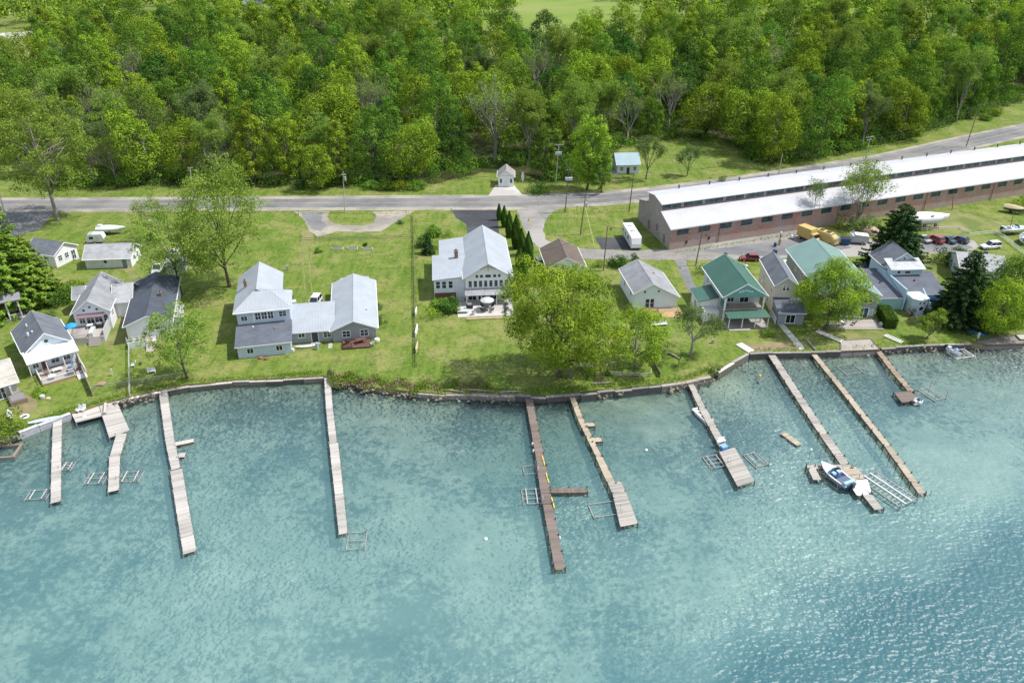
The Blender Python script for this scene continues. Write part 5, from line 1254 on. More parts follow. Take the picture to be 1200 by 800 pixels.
h.part('ac_unit', MB().box(-.55,7.4,3.0,-.02,8.1,3.5), WHITE)
# I long teal-roofed house
h = House('house', 'long grey house under a big pale teal metal roof, largely behind a round tree', 'house', (58.7,135.3,0), 0)
h.gable(0,0,10.4,22.0,5.1,2.3,'y',S_GREY,M_TEAL,.45)
for u,w_ in ((2.2,1.6),(4.2,1.6),(6.2,1.7),(8.2,1.7)): h.win('F',0,u,.25,w_,2.0,gm=mglass((.02,.04,.06)))
h.win('F',0,9.6,.9,.7,1.0,gm=mpaint((.3,.5,.5))); h.roundwin('F',0,6.4,3.75,.36); h.roundwin('F',0,8.2,3.75,.36); h.roundwin('F',0,9.0,3.75,.36); h.roundwin('F',0,3.0,3.75,.36)
h.win('L',0,16,3,.9,1.2); h.win('L',0,12,3,.9,1.2); h.part('gable_vent', MB().box(4.9,-.56,7.1,5.5,-.47,7.8), WHITE)
h.deck(-.5,-4.6,10.6,-.6,.12,DECKG); h.rail([(3.6,-1.0),(7.2,-1.0)],.12,WHITE,.9); chair('white chair on the grey terrace of the teal-roofed house', loc(h,4.2,-2.4,.12), 1, WHITE); chair('dark chair on the grey terrace of the teal-roofed house', loc(h,5.4,-2.8,.12), 2.6, DARKM)
table('small white table on the grey terrace of the teal-roofed house', loc(h,3.2,-2.9,.12), .3, WHITE, .4, .4)
# J pale blue house
p = P(1028,363); S_PBLUE = msiding((0.50,0.66,0.75))
h = House('house', 'pale blue shore house of many roofs with a raised dormer storey and round porch bay', 'house', (p.x,p.y,0), 3)
h.shed(0,0,4.6,12.5,(2.5,2.5,3.1,3.1),H_NAVY,S_TEAL,.25)
h.shed(4.9,1.0,13.6,8.0,(2.7,2.7,4.2,4.2),H_NAVY,S_PBLUE,.3)
h.box('parapet_wall',S_PBLUE,4.62,-.4,-.2,4.88,11.5,4.4)
h.walls(4.9,7.0,11.4,10.2,5.4,S_PBLUE); h.shed(4.9,6.8,11.6,10.2,(5.45,5.45,6.3,6.3),mshingle((.42,.44,.46)),None,.25)
h.gable(4.9,9.6,12.4,15.5,5.2,2.7,'y',S_PBLUE,H_SLATE,.45)
h.win('F',7.0,6.6,4.45,.6,.6,mull=False); h.win('F',7.0,8.4,4.45,1.1,.5,mull=False); h.win('L',4.9,8.6,4.4,.6,.6,mull=False); h.win('F',9.6,8.6,6.3,.5,.5,mull=False)
bay = MB(); bay.prism([(5.4,-2.0),(6.3,-2.8),(7.6,-2.8),(8.4,-2.0),(8.4,.98),(5.4,.98)],-.2,3.2); h.part('bay',bay,S_PBLUE)
br_ = h.part('bay_roof', MB().prism([(5.2,-2.1),(6.2,-3.0),(7.7,-3.0),(8.6,-2.1),(8.6,.99),(5.2,.99)],3.205,3.32), mpaint((.50,.56,.58)))
h.roundwin('F',-2.8,6.95,1.5,.45); h.win('F',-2.8,6.5,2.45,.4,.35,mull=False); h.win('F',-2.8,7.3,2.45,.4,.35,mull=False)
h.part('bay_fin', MB().slab([(8.6,-3.2,2.2),(8.75,-3.2,2.2),(8.75,.95,4.0),(8.6,.95,4.0)],1.9), S_PBLUE)
h.box('blue_awning',mpaint((.02,.16,.50),.7,.15),8.9,-.9,1.0,12.6,.9,1.7); h.win('F',1.0,11,.6,1.6,.4)
h.box('doorstep',CONC,5.6,-3.6,-.1,7.6,-3.0,.12); h.part('roof_vent', MB().cyl(9.0,5.0,3.5,4.0,.14,8), DARKM); h.part('roof_vent', MB().cyl(2.6,6.0,2.8,3.2,.14,8), DARKM)
MB().cyl(13.9,13.0,0,1.6,.22,8).build('vent_pipe',mpaint((.35,.36,.36)),h.r)
for i,(a,b) in enumerate(((5.2,-3.1),(8.3,-3.6))):
    q=loc(h,a,b); bush_=bush('bush',['grey dead bush at the left foot of the round porch bay','grey dead bush at the right foot of the round porch bay'][i],'bush',300+i,.9,1.6,mleaf((.10,.085,.07),(.24,.21,.18),.1),.22,90,6); bush_.location=q
# K shed behind spruce
S_PBLUE = msiding((0.70,0.77,0.83))
p = P(1122,329); h = House('shed', 'pale grey shed with a vented roof between the dark spruce and the round trees', 'shed', (p.x,p.y,0), -14)
h.gable(0,0,8.4,9.0,3.0,1.6,'x',S_PBLUE,H_LGREY,.4); h.part('roof_vent', MB().box(5.2,5.2,4.0,5.9,5.9,4.9), DARKM); h.part('roof_vent', MB().cyl(5.0,1.6,3.5,4.0,.2,8), DARKM); h.win('F',0,3,1.2,1,1); h.win('L',0,4.5,1.2,1,1)
# brown-roofed garage
p = P(641,313,2.9); h = House('garage', 'white garage with a brown roof behind the broad shade tree', 'garage', (p.x+.3,p.y+.2,0), 6)
h.gable(0,0,7.6,10.2,2.8,2.0,'y',S_PBLUE,H_BROWN,.45); h.door('F',0,2.6,0,1.0,2.0,D_DARK); h.win('F',0,5.2,1.0,1.0,1.1); h.win('L',0,4,1.2,.9,.9)
mb=MB().box(-.32,7.2,.3,-.02,8.4,2.2); h.part('wall_rack',mb,WHITE)
# small roadside garage
p = P(584,219); h = House('garage', 'tiny white roadside garage with a grey-brown roof and two dark windows', 'garage', (p.x,p.y,0), 0)
h.gable(0,0,4.3,5.5,3.0,1.7,'y',S_WHITE,mshingle((.27,.25,.24)),.3); h.win('F',0,.75,1.1,.55,1.2,mull=False); h.win('F',0,3.55,1.1,.55,1.2,mull=False); h.door('F',0,2.15,.05,1.5,2.2,D_WHITE)
# blue-roofed house behind the road
p = P(723,204); h = House('house', 'small pale house with a blue roof across the road at the wood edge', 'house', (p.x,p.y,0), 5)
h.gable(0,0,6.4,7.0,2.9,2.2,'x',S_PBLUE,M_BLUE,.4); h.door('F',0,3.2,0,.9,1.9,D_DARK); h.win('F',0,1.3,1.0,.8,1.0); h.win('F',0,5.2,1.0,.8,1.0); h.box('porch_slab',CONC,-2.2,-.6,-.2,-.05,3,.25)
# far buildings at the top edge
for i,(bx,by,w_,d_,lb) in enumerate([(527,20,9,7,'far white house glimpsed at the top of the photo'),(378,14,9,6,'far white building at the very top left of centre'),(287,14,12,6,'far white shed row at the top behind the left wood')]):
    p = P(bx,by); h = House('house', lb, 'house', (p.x,p.y,0), 10)
    h.gable(0,0,w_,d_,5,2,'x',S_WHITE,H_GREY,.4); h.win('F',0,2,1.5,1.5,1.6); h.win('F',0,6,1.5,1.5,1.6); h.door('F',0,4,0,1.2,2.1,D_DARK)

# ---- the long brick building
WX, WY, WA = 35.9, 169.3, 20.8
wh = House('warehouse', 'very long brick building with a white metal roof and a raised strip of roof windows', 'building', (WX,WY,0), WA)
LEN, SK = 150.0, 0.15
prof = [(0,-.3),(20.4,-.3),(20.4,5.2),(14.5,6.6),(14.5,8.85),(10.3,9.55),(6.1,8.85),(6.1,7.15),(0,5.2)]
mb = MB(); 
X = lambda x, y: x + SK*y
fr_, bk_ = [(X(0,y),y,z-.02) for y,z in prof], [(LEN,y,z-.02) for y,z in prof]
mb.m = 0; n = len(prof); mb.add(fr_+bk_, [(i,(i+1)%n,n+(i+1)%n,n+i) for i in range(n)]); mb.m = 1; mb.add(fr_, [tuple(range(n-1,-1,-1))]); mb.m = 0; mb.add(bk_, [tuple(range(n))])
wh.part('wall', mb, [BRICK, BRICKG])
def wroof(y0,z0,y1,z1,t,m,name='roof',ext=.35):
    q = [(X(-ext,y0),y0,z0+t),(LEN+.3,y0,z0+t),(LEN+.3,y1,z1+t),(X(-ext,y1),y1,z1+t)]
    return wh.part(name, MB().slab(q,t), m)
lr_ = wroof(-.45,5.06,6.08,7.15,.16,M_WHITE); wroof(5.6,8.77,10.3,9.55,.14,M_WHITE); wroof(10.302,9.55,15.0,8.77,.14,M_WHITE); wroof(14.52,6.6,20.8,5.1,.16,mmetalroof((.30,.29,.29),.9,0))
MB().box(-.4,-.56,4.98,LEN,-.47,5.16).build('gutter',mpaint((.62,.62,.63)),lr_)
wh.box('parapet_trim',mpaint((.30,.17,.15),.8,.2),X(0,6),5.96,7.32,LEN,6.08,7.5)
WG = mglass((0.025,0.045,0.055), .15)
k = 0; x = 3.1
while x < 120:
    wh.win('F',0,x,3.45,2.9,1.35,mpaint((.10,.11,.11)),WG,.08); wh.box('sill',mpaint((.45,.42,.40)),x-1.6,-.13,3.2,x+1.6,-.002,3.34); x += 5.75; k += 1
x = 3.4
while x < 135:
    f = wh.win('F',6.1,x,7.55,5.1,1.18,mpaint((.34,.35,.35)),WG,.12); x += 5.75
for y_,z_,w_,h_ in ((3.4,.4,1.0,2.0),(8.0,1.8,.7,1.6),(13.0,.3,1.1,2.2)):
    g = MB(); xx = X(0,y_)
    g.add([(X(-.06,y_-w_/2),y_-w_/2,z_),(X(-.06,y_+w_/2),y_+w_/2,z_),(X(-.06,y_+w_/2),y_+w_/2,z_+h_),(X(-.06,y_-w_/2),y_-w_/2,z_+h_),(X(.1,y_-w_/2),y_-w_/2,z_),(X(.1,y_+w_/2),y_+w_/2,z_),(X(.1,y_+w_/2),y_+w_/2,z_+h_),(X(.1,y_-w_/2),y_-w_/2,z_+h_)],[(0,1,2,3),(7,6,5,4),(0,4,5,1),(1,5,6,2),(2,6,7,3),(3,7,4,0)])
    wh.part('side_door' if z_ < 1 else 'side_window', g, mpaint((.16,.15,.15)))
x = 8.0
while x < 130:
    v_ = wh.part('roof_vent', MB().cyl(X(x,14.2),14.2,8.9,9.75,.16,8).cyl(X(x,14.2),14.2,9.752,9.9,.28,8), mpaint((.07,.07,.08))); x += 8.6
for x,z in ((10.4,1.2),(4.4,1.0)): wh.box('wall_vent',DARKM,x-.25,-.1,z,x+.25,-.005,z+.7)
for x in (13.0,47.0,75.0,98.0): wh.part('downpipe', MB().tube([(x,-.12,0),(x,-.12,4.95)],.07,6), mpaint((.20,.15,.14)))
# ------------------------------------------------------------------ docks, hoists and boats
DZ = -0.32
DK_WHITE = mwood((0.42,0.40,0.375), .3); DK_GREY = mwood((0.34,0.32,0.295), .34); DK_BROWN = mwood((0.175,0.142,0.125), .32); DK_TAN = mwood((0.37,0.32,0.25), .32); DK_OLD = mwood((0.27,0.21,0.16), .4)
PILE = mpaint((0.14,0.115,0.09), .9, .3, 3.0)
def deck_run(mb, a, b, w0, w1, z, bw=0.3, seed=0):
    a = Vector((a.x, a.y, 0)); b = Vector((b.x, b.y, 0)); d = b-a; L = d.length; d.normalize(); n = Vector((-d.y, d.x, 0))
    k = max(1, int(L/bw)); st = L/k; rr = random.Random(seed)
    sec = 0
    for i in range(k):
        if i % 8 == 0: sec = rr.uniform(-.4,.4)
        mb.t = min(1, max(0, .5 + sec + rr.uniform(-.3,.3)))
        q0, q1 = a+d*(i*st), a+d*((i+1)*st-0.015)
        w = (w0+(w1-w0)*(i+.5)/k)/2 + rr.uniform(-.025,.025); dz = rr.uniform(-.006,.006)
        V = [q0-n*w, q1-n*w, q1+n*w, q0+n*w]
        mb.slab([(v.x,v.y,z+dz) for v in V], 0.05)
    return a, d, n, L
def dock(label, runs, m, post_gap=3.0, post_m=None, fingers=(), plates=(), post_up=0.3, group=None, name='dock', pipes=False):
    """runs: list of (px,py,width) polylines on the deck; the thing's base is the first point"""
    post_m = post_m or PILE
    o = P(runs[0][0][0], runs[0][0][1], DZ)
    t = thing(name, label, 'dock', (o.x, o.y, 0))
    mb = MB(); fb = MB(); posts = []
    def seg(mbk, pl, z):
        for i in range(len(pl)-1):
            A = P(pl[i][0], pl[i][1], z) - Vector((o.x,o.y,0)); B = P(pl[i+1][0], pl[i+1][1], z) - Vector((o.x,o.y,0))
            a, d, n, L = deck_run(mbk, A, B, pl[i][2], pl[i+1][2], z - 0.004*i, seed=int(pl[i][0]*7), )
            M = Matrix.Translation((a.x,a.y,z)) @ Matrix.Rotation(math.atan2(d.y,d.x), 4, 'Z')
            w = min(pl[i][2], pl[i+1][2])/2
            for s_ in (-1, 1): fb.obox(M, .04, s_*(w-.10)-.04, -.38-.004*i, L-.04, s_*(w-.10)+.04, -.056-.004*i)
            k = max(1, round(L/post_gap))
            for j in range(k+1):
                if j == 0 and i > 0: continue
                for s_ in (-1, 1):
                    q = a + d*(L*j/k*.985+.05) + n*s_*((pl[i][2]+(pl[i+1][2]-pl[i][2])*j/k)/2+.06)
                    posts.append((q, post_up if (j % 2 == 0 or s_ > 0) else .03))
    for pl in runs: seg(mb, pl, DZ)
    mb.build('deck', m, t); 
    for k, pl in enumerate(fingers):
        m2 = MB(); fm = m
        if not isinstance(pl[0], (tuple, list)): fm = pl[0]; pl = pl[1:]
        seg(m2, pl, DZ - .02); m2.build('finger_deck', fm, t)
    for (poly, pm) in plates:
        q = [P(a, b, DZ) - Vector((o.x,o.y,0)) for a, b in poly]
        m2 = MB(); d = (q[3]-q[0]); L = d.length; k = max(2, int(L/.3)); rr = random.Random(int(poly[0][0]))
        for i in range(k):
            m2.t = rr.random(); f0, f1 = i/k, (i+.95)/k
            V = [q[0].lerp(q[3], f0), q[1].lerp(q[2], f0), q[1].lerp(q[2], f1), q[0].lerp(q[3], f1)]
            m2.slab([(v.x,v.y,DZ+.012) for v in V], .05)
        m2.build('platform_deck', pm, t)
        for v in q: posts.append((v, .12))
        c = sum(q, Vector())/4
        for i_ in range(4):
            A, B = q[i_].lerp(c,.06), q[(i_+1)%4].lerp(c,.06); dd = B-A
            M = Matrix.Translation((A.x,A.y,DZ)) @ Matrix.Rotation(math.atan2(dd.y,dd.x),4,'Z'); fb.obox(M, 0,-.04,-.26,dd.length,.04,-.045)
    fb.build('dock_frame', PILE, t)
    for q, u in posts[:90]:
        MB().tube([(q.x,q.y,-3.2),(q.x,q.y,DZ+u)], .055 if pipes else .085, 6).build('post', post_m, t)
    return t
dock('narrow white dock at the far left with a boat hoist on each side', [[(67.5,489,1.25),(66,540,1.25),(65.3,588,1.25)]], DK_WHITE, 3.2, ALU, pipes=True)
dock('stepped white platform dock with two white chairs, second from the left', [[(142.5,508,1.55),(134.5,535,1.45)],[(134.5,534.5,1.45),(132.8,575,1.35)]], DK_WHITE, 2.6, ALU, plates=[([(80,477),(113,467.4),(119.3,487.2),(89,495)],DK_WHITE),([(113.6,467.3),(135,466.5),(152,504),(128,513)],DK_WHITE)], pipes=True)
dock('long whitish dock with a kink and two short fingers, third from the left', [[(190.5,455,1.25),(199,515,1.25),(206,549,1.2)],[(206.5,550,1.6),(212.5,588,1.55),(222.5,647,1.55)]], DK_WHITE, 3.0, ALU, fingers=[[(205,520,.9),(227,515.5,.9)],[(208.5,533,1.1),(217,532.5,1.1)]], pipes=True)
dock('long straight white dock left of the centre of the lake', [[(383,438,.95),(386,478,1.05),(390.5,518,1.1)],[(391,518.5,1.3),(396,565,1.2),(402.3,625,1.1)]], DK_WHITE, 3.0, ALU, pipes=True)
dock('long reddish brown dock with one side arm below the broad shade tree', [[(618,457,1.15),(627,505,1.15),(634.5,545,1.15)],[(634.5,545.5,1.35),(641.5,590,1.35)],[(641.5,590.5,1.2),(656.5,667,1.2)]], DK_BROWN, 2.8, PILE, fingers=[[(644.5,574.5,1.0),(688.5,574,1.0)]])
dock('tan dock widening to a pale platform, right of the reddish brown dock', [[(667.5,457,.85),(680,490,.85),(702,535,.85)],[(702,535,1.0),(717,567,1.1)]], DK_TAN, 2.6, PILE, fingers=[[(686,497.5,.9),(696.5,497,.9)],[(693,515.5,1.0),(705,514.5,1.0)]], plates=[([(712,565),(727.5,563.5),(732.5,575),(717.5,578)],DK_GREY),([(717.5,577),(733,575),(747.5,613),(727,617)],DK_GREY)])
dock('white dock with a pale platform end beside a small white landing boat', [[(806.5,443,1.0),(823,478,1.0)],[(823,478,1.1),(849.5,526,1.15)]], DK_GREY, 2.5, PILE, plates=[([(842.5,529),(861,524),(884.5,564),(864.5,570)],DK_GREY)])
dock('long grey dock ending in a T of platforms with a white panel', [[(902,412,1.3),(937,466,1.3),(965,508,1.25)],[(965,508,1.3),(994,549,1.3)]], DK_GREY, 2.6, PILE, fingers=[[(946,547,.85),(996,546,.85)],[(950,546,1.1),(958,562,1.1)],[(1016,579,1.25),(1030,596.5,1.25)]], plates=[([(983,548),(1002,546),(1016,561),(998,563)],DK_TAN),([(982,548),(998,563),(1021,578),(1005,581)],mpaint((.72,.74,.76),.5,.06)),([(998.5,562.5),(1016,559.5),(1021,576),(1019,578)],mpaint((.72,.74,.76),.5,.06))])
dock('longest tan plank dock on thin posts at the right', [[(951.5,412,.95),(985,453,.95),(1012,487,.95)],[(1012,487,.95),(1040,522,.95),(1081,578,1.0)]], DK_TAN, 2.2, PILE)
dock('short dark brown dock with a square brown end platform at the right', [[(1028.5,410,1.0),(1047,434,1.0),(1068,458.5,1.0)]], DK_OLD, 2.0, PILE, plates=[([(1047.5,459.5),(1066,458),(1080,469),(1057,471.5)],DK_BROWN)])
# swim raft
p = P(927,514,-.7); t = thing('swim_raft','small floating wooden raft alone between two docks','raft',(p.x,p.y,0),R(-63)); mb=MB()
for k in range(9): mb.t=rnd.random(); mb.box(-1.75+.39*k,-.5,-.72,-1.75+.39*k+.37,.5,-.66)
mb.build('deck',DK_TAN,t); fl_=MB()
for x in (-1.4,1.3): fl_.box(x-.3,-.45,-1.15,x+.3,.45,-.725)
fl_.build('float',PILE,t)
# cribs and pads at the bank
def pad(name, label, poly, z0, z1, m, cat):
    q=[P(a,b,z1) for a,b in poly]; mb=MB(); o=q[0].copy(); o.z=0
    t=thing(name,label,cat,o); mb.slab([v-o for v in q], z1-z0).build('slab',m,t)
    e=MB()
    for a,b in zip(q,q[1:]+q[:1]):
        d=b-a; M=Matrix.Translation(a-o)@Matrix.Rotation(math.atan2(d.y,d.x),4,'Z'); e.obox(M,.02,-.09,-.3,d.length-.02,.09,.06)
    e.build('edge_beam',PILE,t); return t
pad('landing','weathered grey wooden landing at the head of the short brown dock',[(985,399),(1020,397),(1031,409.5),(985,411.5)],-1.4,.08,DECKG,'landing')
pad('landing','dark wooden landing along the right end of the shore',[(1140,401),(1158,404),(1200,402.5),(1204,392),(1172,394)],-1.4,.06,mwood((.20,.185,.175)),'landing')
pad('landing','pale square slab at the water in the right corner of the shore',[(1190,392),(1205,391),(1212,397),(1196,398)],-.4,.22,CONC,'landing')
t=thing('crib','square wooden crib frame in the water at the left edge','crib',P(2,530,-1),R(8)); mb=MB()
for a in (-2.2,2.2): mb.box(a-.12,-1.6,-.5,a+.12,1.6,.28); mb.box(-2.4,a*.68-.12,-.5,2.4,a*.68+.12,.22)
mb.build('beams',DK_OLD,t)
tag(place(MB().slab([(-.7,-1.6,.2),(.7,-1.6,.2),(.7,1.6,.2),(-.7,1.6,.2)],.15).build('dock_section',WHITE),P(873,408),R(28)),'white dock section lying ashore where the bank turns','dock section')
# seawalls
def seawall(label, l, m, top=.12, w=.35, name='seawall'):
    pts=[P(a,b,0) for a,b in l]; o=pts[0].copy(); t=thing(name,label,'seawall',o); mb=MB(); cp=MB()
    for a,b in zip(pts[:-1],pts[1:]):
        d=b-a; L=d.length; M=Matrix.Translation(a-o)@Matrix.Rotation(math.atan2(d.y,d.x),4,'Z'); k=max(1,int(L/2.4))
        for i in range(k):
            j=rnd.uniform(-.13,.10); mb.t=rnd.random(); mb.obox(M,L*i/k+.012,-w+j,-2.6,L*(i+1)/k-.012,.05+j,top-.06+j*.6)
            cp.t=rnd.random(); cp.obox(M,L*i/k+.03,-w-.06+j,top-.055+j*.6,L*(i+1)/k-.03,.12+j,top+.06+j*.6)
    mb.build('wall_face',m[0],t); cp.build('cap',m[1],t); return t
SW_G=(mwood((.16,.145,.12),.6),mwood((.50,.48,.45),.45)); SW_B=(mpaint((.40,.42,.46),.8,.3),mpaint((.62,.66,.72),.7,.15)); SW_D=(mpaint((.10,.095,.09),.9,.3),mwood((.27,.26,.245),.35))
seawall('blue-white painted seawall at the far left of the shore',[(22,507),(45,498),(82,484)],SW_B)
seawall('grey log-capped seawall between the left-hand docks and the white central dock',[(131,470),(152,464),(188,456),(222,450),(272,445),(332,443),(379,440)],SW_G,-.30)
seawall('low stone seawall left of the brown dock',[(486,457),(522,460),(552,460),(604,462)],(mpaint((.26,.24,.22),.95,.4),mpaint((.38,.35,.31),.9,.35,2.0)),-.25,.6)
seawall('dark-faced seawall under the broad shade tree',[(604,463),(640,465),(700,459),(760,453),(774,451.5)],SW_D,-.02)
seawall('rough seawall piece between the dark-faced wall and the shore bend',[(774,451),(802,447),(832,441)],(mpaint((.25,.23,.21),.95,.4),mpaint((.36,.33,.29),.9,.35,2.0)),.05,.5)
seawall('white-topped short seawall at the shore bend',[(840,436),(858,425),(876,415)],SW_G)
seawall('dark seawall with a pale cap between the two long right-hand docks',[(878,414),(905,412.5),(950,412),(985,411.5)],SW_D,.05)
seawall('long dark seawall right of the grey wooden landing',[(1032,408),(1082,404.5),(1137,402)],SW_D,.05)
# riprap: loose stones nobody would count
rs=MB(); rr=random.Random(9)
def stones(l,n,wd,s0,s1):
    pts=[P(a,b,-.4) for a,b in l]
    for _ in range(n):
        i=rr.randrange(len(pts)-1); p=pts[i].lerp(pts[i+1],rr.random()); p=p+Vector((rr.gauss(0,wd*.5),rr.gauss(0,wd),0)); s=rr.uniform(s0,s1)
        rs.t=rr.random(); k=len(rs.v); rs.sphere((p.x,p.y,rr.uniform(-1.1,-.1)),s,6,4,.7)
        for j in range(k,len(rs.v)):
            v=Vector(rs.v[j]); rs.v[j]=tuple(v+noise.noise_vector(v*2.1)*s*.5)
stones([(390,448),(430,456),(480,462),(520,465),(600,466)],230,.6,.10,.30); stones([(700,462),(720,459),(730,458)],50,.4,.12,.35); stones([(775,454),(800,451),(835,444)],90,.5,.12,.36); stones([(128,474),(150,470),(180,462)],60,.5,.12,.36); stones([(0,516),(25,509)],50,.6,.2,.5); stones([(1000,414),(1100,407)],40,.4,.15,.35)
tag(rs.build('riprap',mwood((.20,.185,.15),.5),None),'loose grey stones heaped along the bank','rocks',None,'stuff')
for i,(a,b,L,rz,lb) in enumerate([(560,457.5,5.5,R(-4),'long bleached driftwood log on the bank left of the brown dock'),(600,459,4.0,R(4),'short grey log beside the head of the brown dock'),(532,458,3.2,R(-10),'small driftwood log among the stones of the bank'),(790,417,2.6,R(-50),'brown log lying on the lawn right of the forked grey tree'),(705,449,3.4,R(10),'grey timber lying along the seawall below the sand patch')]):
    p=P(a,b,.18); tag(place(MB().tube([(-L/2,0,0),(-L/6,.1,.05),(L/2,0,0)],[.2,.18,.12],7).build('log',mbark((.30,.27,.23)),None,True),p,rz),lb,'log')
# boat hoists
def hoist(label, cx, cy, wpx, lpx, rz=0, up=1.3, rails=True, bars=3, m=None, name='boat_hoist', group=None):
    """empty aluminium boat hoist standing on the lake bed; wpx / lpx in metres"""
    m=m or ALU; p=P(cx,cy,-.9); t=thing(name,label,'boat hoist',(p.x,p.y,0),rz,group); w,l=wpx/2,lpx/2
    for x in (-w,w):
        for y in (-l,l): MB().tube([(x,y,-3.0),(x,y,-1+up)],.05,6).build('post',m,t)
        MB().box(x-.06,-l-.2,-.95,x+.06,l+.2,-.83).build('side_rail',m,t)
        if rails: MB().tube([(x*.55,-l*1.05,-.70),(x*.55,l*1.05,-.70)],.07,6).build('bunk',mpaint((.5,.5,.48)),t)
    for k in range(bars):
        y=-l+2*l*k/max(1,bars-1); MB().box(-w,y-.05,-.82,w,y+.05,-.74).build('cross_beam',m,t)
    wh_=MB(); n=10; wh_.tube([(w+.1,-l+.5*math.cos(2*math.pi*k/n),.1+.5*math.sin(2*math.pi*k/n)) for k in range(n+1)],.025,4); wh_.build('winch_wheel',m,t)
    return t
hoist('empty hoist on the left of the narrow white dock at the far left',45,580,2.8,1.9,R(6),1.0,True,2)
hoist('smaller empty hoist on the right of the narrow white dock at the far left',79,547,1.5,1.7,R(4),1.0,True,4)
hoist('empty hoist left of the stepped white platform dock',113,561,2.6,2.3,R(4),1.0,True,3)
hoist('empty hoist right of the stepped white platform dock',153,559,2.9,2.2,R(4),1.2,True,3)
hoist('empty hoist at the lake end of the long straight white dock',418,634,2.3,3.0,R(4),1.0,False,3)
hoist('empty hoist on the left of the reddish brown dock',623,582,2.5,3.0,R(4),.9,True,4)
hoist('small bent-pipe frame left of the reddish brown dock, nearer the shore',621,551,1.8,1.8,R(8),.9,False,2)
hoist('empty hoist between the reddish brown dock and the tan platform dock',708,597,3.6,2.6,R(12),.9,False,2)
hoist('empty hoist left of the pale platform end of the white dock',838,541,2.6,2.7,R(14),1.0,True,4)
hoist('empty hoist right of the pale platform end of the white dock',886,539,2.2,3.0,R(20),1.6,True,2)
hoist('white pipe frame hoist between the two longest right-hand docks',996,433,3.2,2.8,R(12),.9,False,2)
hoist('thin-post hoist right of the square brown end platform',1092,462,2.4,3.4,R(20),1.6,True,2)
# large hoist like a ladder of rails beside the white panel
p=P(1040,573,-.5); t=thing('boat_hoist','big aluminium pontoon hoist like a ladder beside the white panel of the T dock','boat hoist',(p.x,p.y,0),R(29))
for x in (-1.7,1.7):
    MB().box(x-.07,-3.6,-.55,x+.07,3.6,-.40).build('side_rail',ALU,t)
    for y in (-3.4,3.4): MB().tube([(x,y,-3.2),(x,y,.4)],.06,6).build('post',ALU,t)
for x in (-.7,.5): MB().box(x-.1,-3.4,-.30,x+.1,3.4,-.18).build('bunk',mpaint((.6,.62,.63)),t)
for k in range(11): MB().box(-1.7,-3.3+.66*k-.05,-.395,1.7,-3.3+.66*k+.05,-.31).build('cross_beam',ALU,t)
# mooring posts / thin poles in the water
for i,(a,b,h_,lb) in enumerate([(675,598,1.5,'single thin mooring pole beyond the reddish brown dock'),(1030,440,1.2,'thin mooring pole left of the short brown dock'),(1009,478,1.4,'thin mooring pole right of the longest tan dock'),(849,462,1.0,'dark stake in the water near the shore bend'),(948,538,1.6,'pole with a white cap at the left finger of the T dock'),(960,537,1.5,'bare pole behind the navy boat'),(1090,580,.8,'short stake at the end of the longest tan dock'),(664,592,.8,'short dark stake right of the reddish brown dock')]):
    p=P(a,b,-1); t=thing('mooring_pole',lb,'pole',(p.x,p.y,0)); MB().tube([(0,0,-3),(0,0,-1+h_)],.05,6).build('shaft',STEEL,t)
    if 'cap' in lb: MB().sphere((0,0,-1+h_+.15),.2,8,5).build('cap',WHITE,t)
for i,(a,b,c,lb) in enumerate([(890,440,(.75,.45,.08),'orange buoy in the shallows by the shore bend'),(888,448,(.08,.10,.09),'dark buoy below the orange buoy'),(569,631,(.8,.8,.8),'white buoy alone in the middle of the lake'),(789,456,(.70,.42,.05),'yellow float at the seawall left of the white dock'),(757,527,(.75,.75,.75),'small white buoy right of the tan dock')]):
    p=P(a,b,-.9); t=thing('buoy',lb,'buoy',p); MB().sphere((0,0,0),.26,10,7).build('float',mpaint(c,.5,.1),t); MB().cyl(0,0,.25,.4,.06,6).build('ring',STEEL,t)
# dock furniture
def dpt(a,b): return P(a,b,DZ+.02)
chair('left white chair on the stepped white platform dock',dpt(92,483),R(250),WHITE); chair('right white chair on the stepped white platform dock',dpt(98,482),R(265),WHITE)
t=thing('umbrella_stand','white lamp-like stand between the white chairs on the platform dock','stand',dpt(99,488)); MB().cyl(0,0,0,.1,.3,10).build('base',WHITE,t); MB().tube([(0,0,.1),(0,0,2.0)],.05,6).build('pole',WHITE,t)
t=thing('bench','weathered bench along the stepped platform dock','bench',dpt(124,480),R(112)); MB().box(-1.5,-.2,.38,1.5,.2,.45).build('seat',DECKW,t)
for x in (-1.3,1.3): MB().box(x-.05,-.18,0,x+.05,.18,.378).build('leg',DECKW,t)
YELM=mpaint((.62,.50,.08),.6,.15)
for i,(a,b,lb) in enumerate([(637,540,'yellow dock bumper nearest the shore on the reddish brown dock'),(641.5,560,'middle yellow dock bumper on the reddish brown dock'),(648,589,'yellow dock bumper below the side arm of the reddish brown dock')]):
    p=P(a,b,DZ); t=thing('dock_bumper',lb,'bumper',p,R(8)); MB().box(-.08,-1.1,-.3,.08,1.1,.12).build('pad',YELM,t); MB().box(-.13,-.1,-.32,.13,.1,.14).build('bracket',STEEL,t)
t=thing('dock_box','blue storage bin on the white dock with the pale platform','box',dpt(848,526),R(25)); MB().box(-.45,-.35,0,.45,.35,.5).build('bin',mpaint((.08,.25,.55)),t); MB().box(-.48,-.38,.502,.48,.38,.6).build('lid',mpaint((.20,.40,.68)),t)
t=thing('dock_bench','white bench at the narrow part of the white dock with the pale platform','bench',dpt(845,519),R(25)); MB().box(-.7,-.2,.35,.7,.2,.45).build('seat',WHITE,t); MB().box(-.7,.2,.3,.7,.26,.9).build('backrest',WHITE,t)
for x in (-.6,.6): MB().box(x-.04,-.18,0,x+.04,.18,.348).build('leg',WHITE,t)
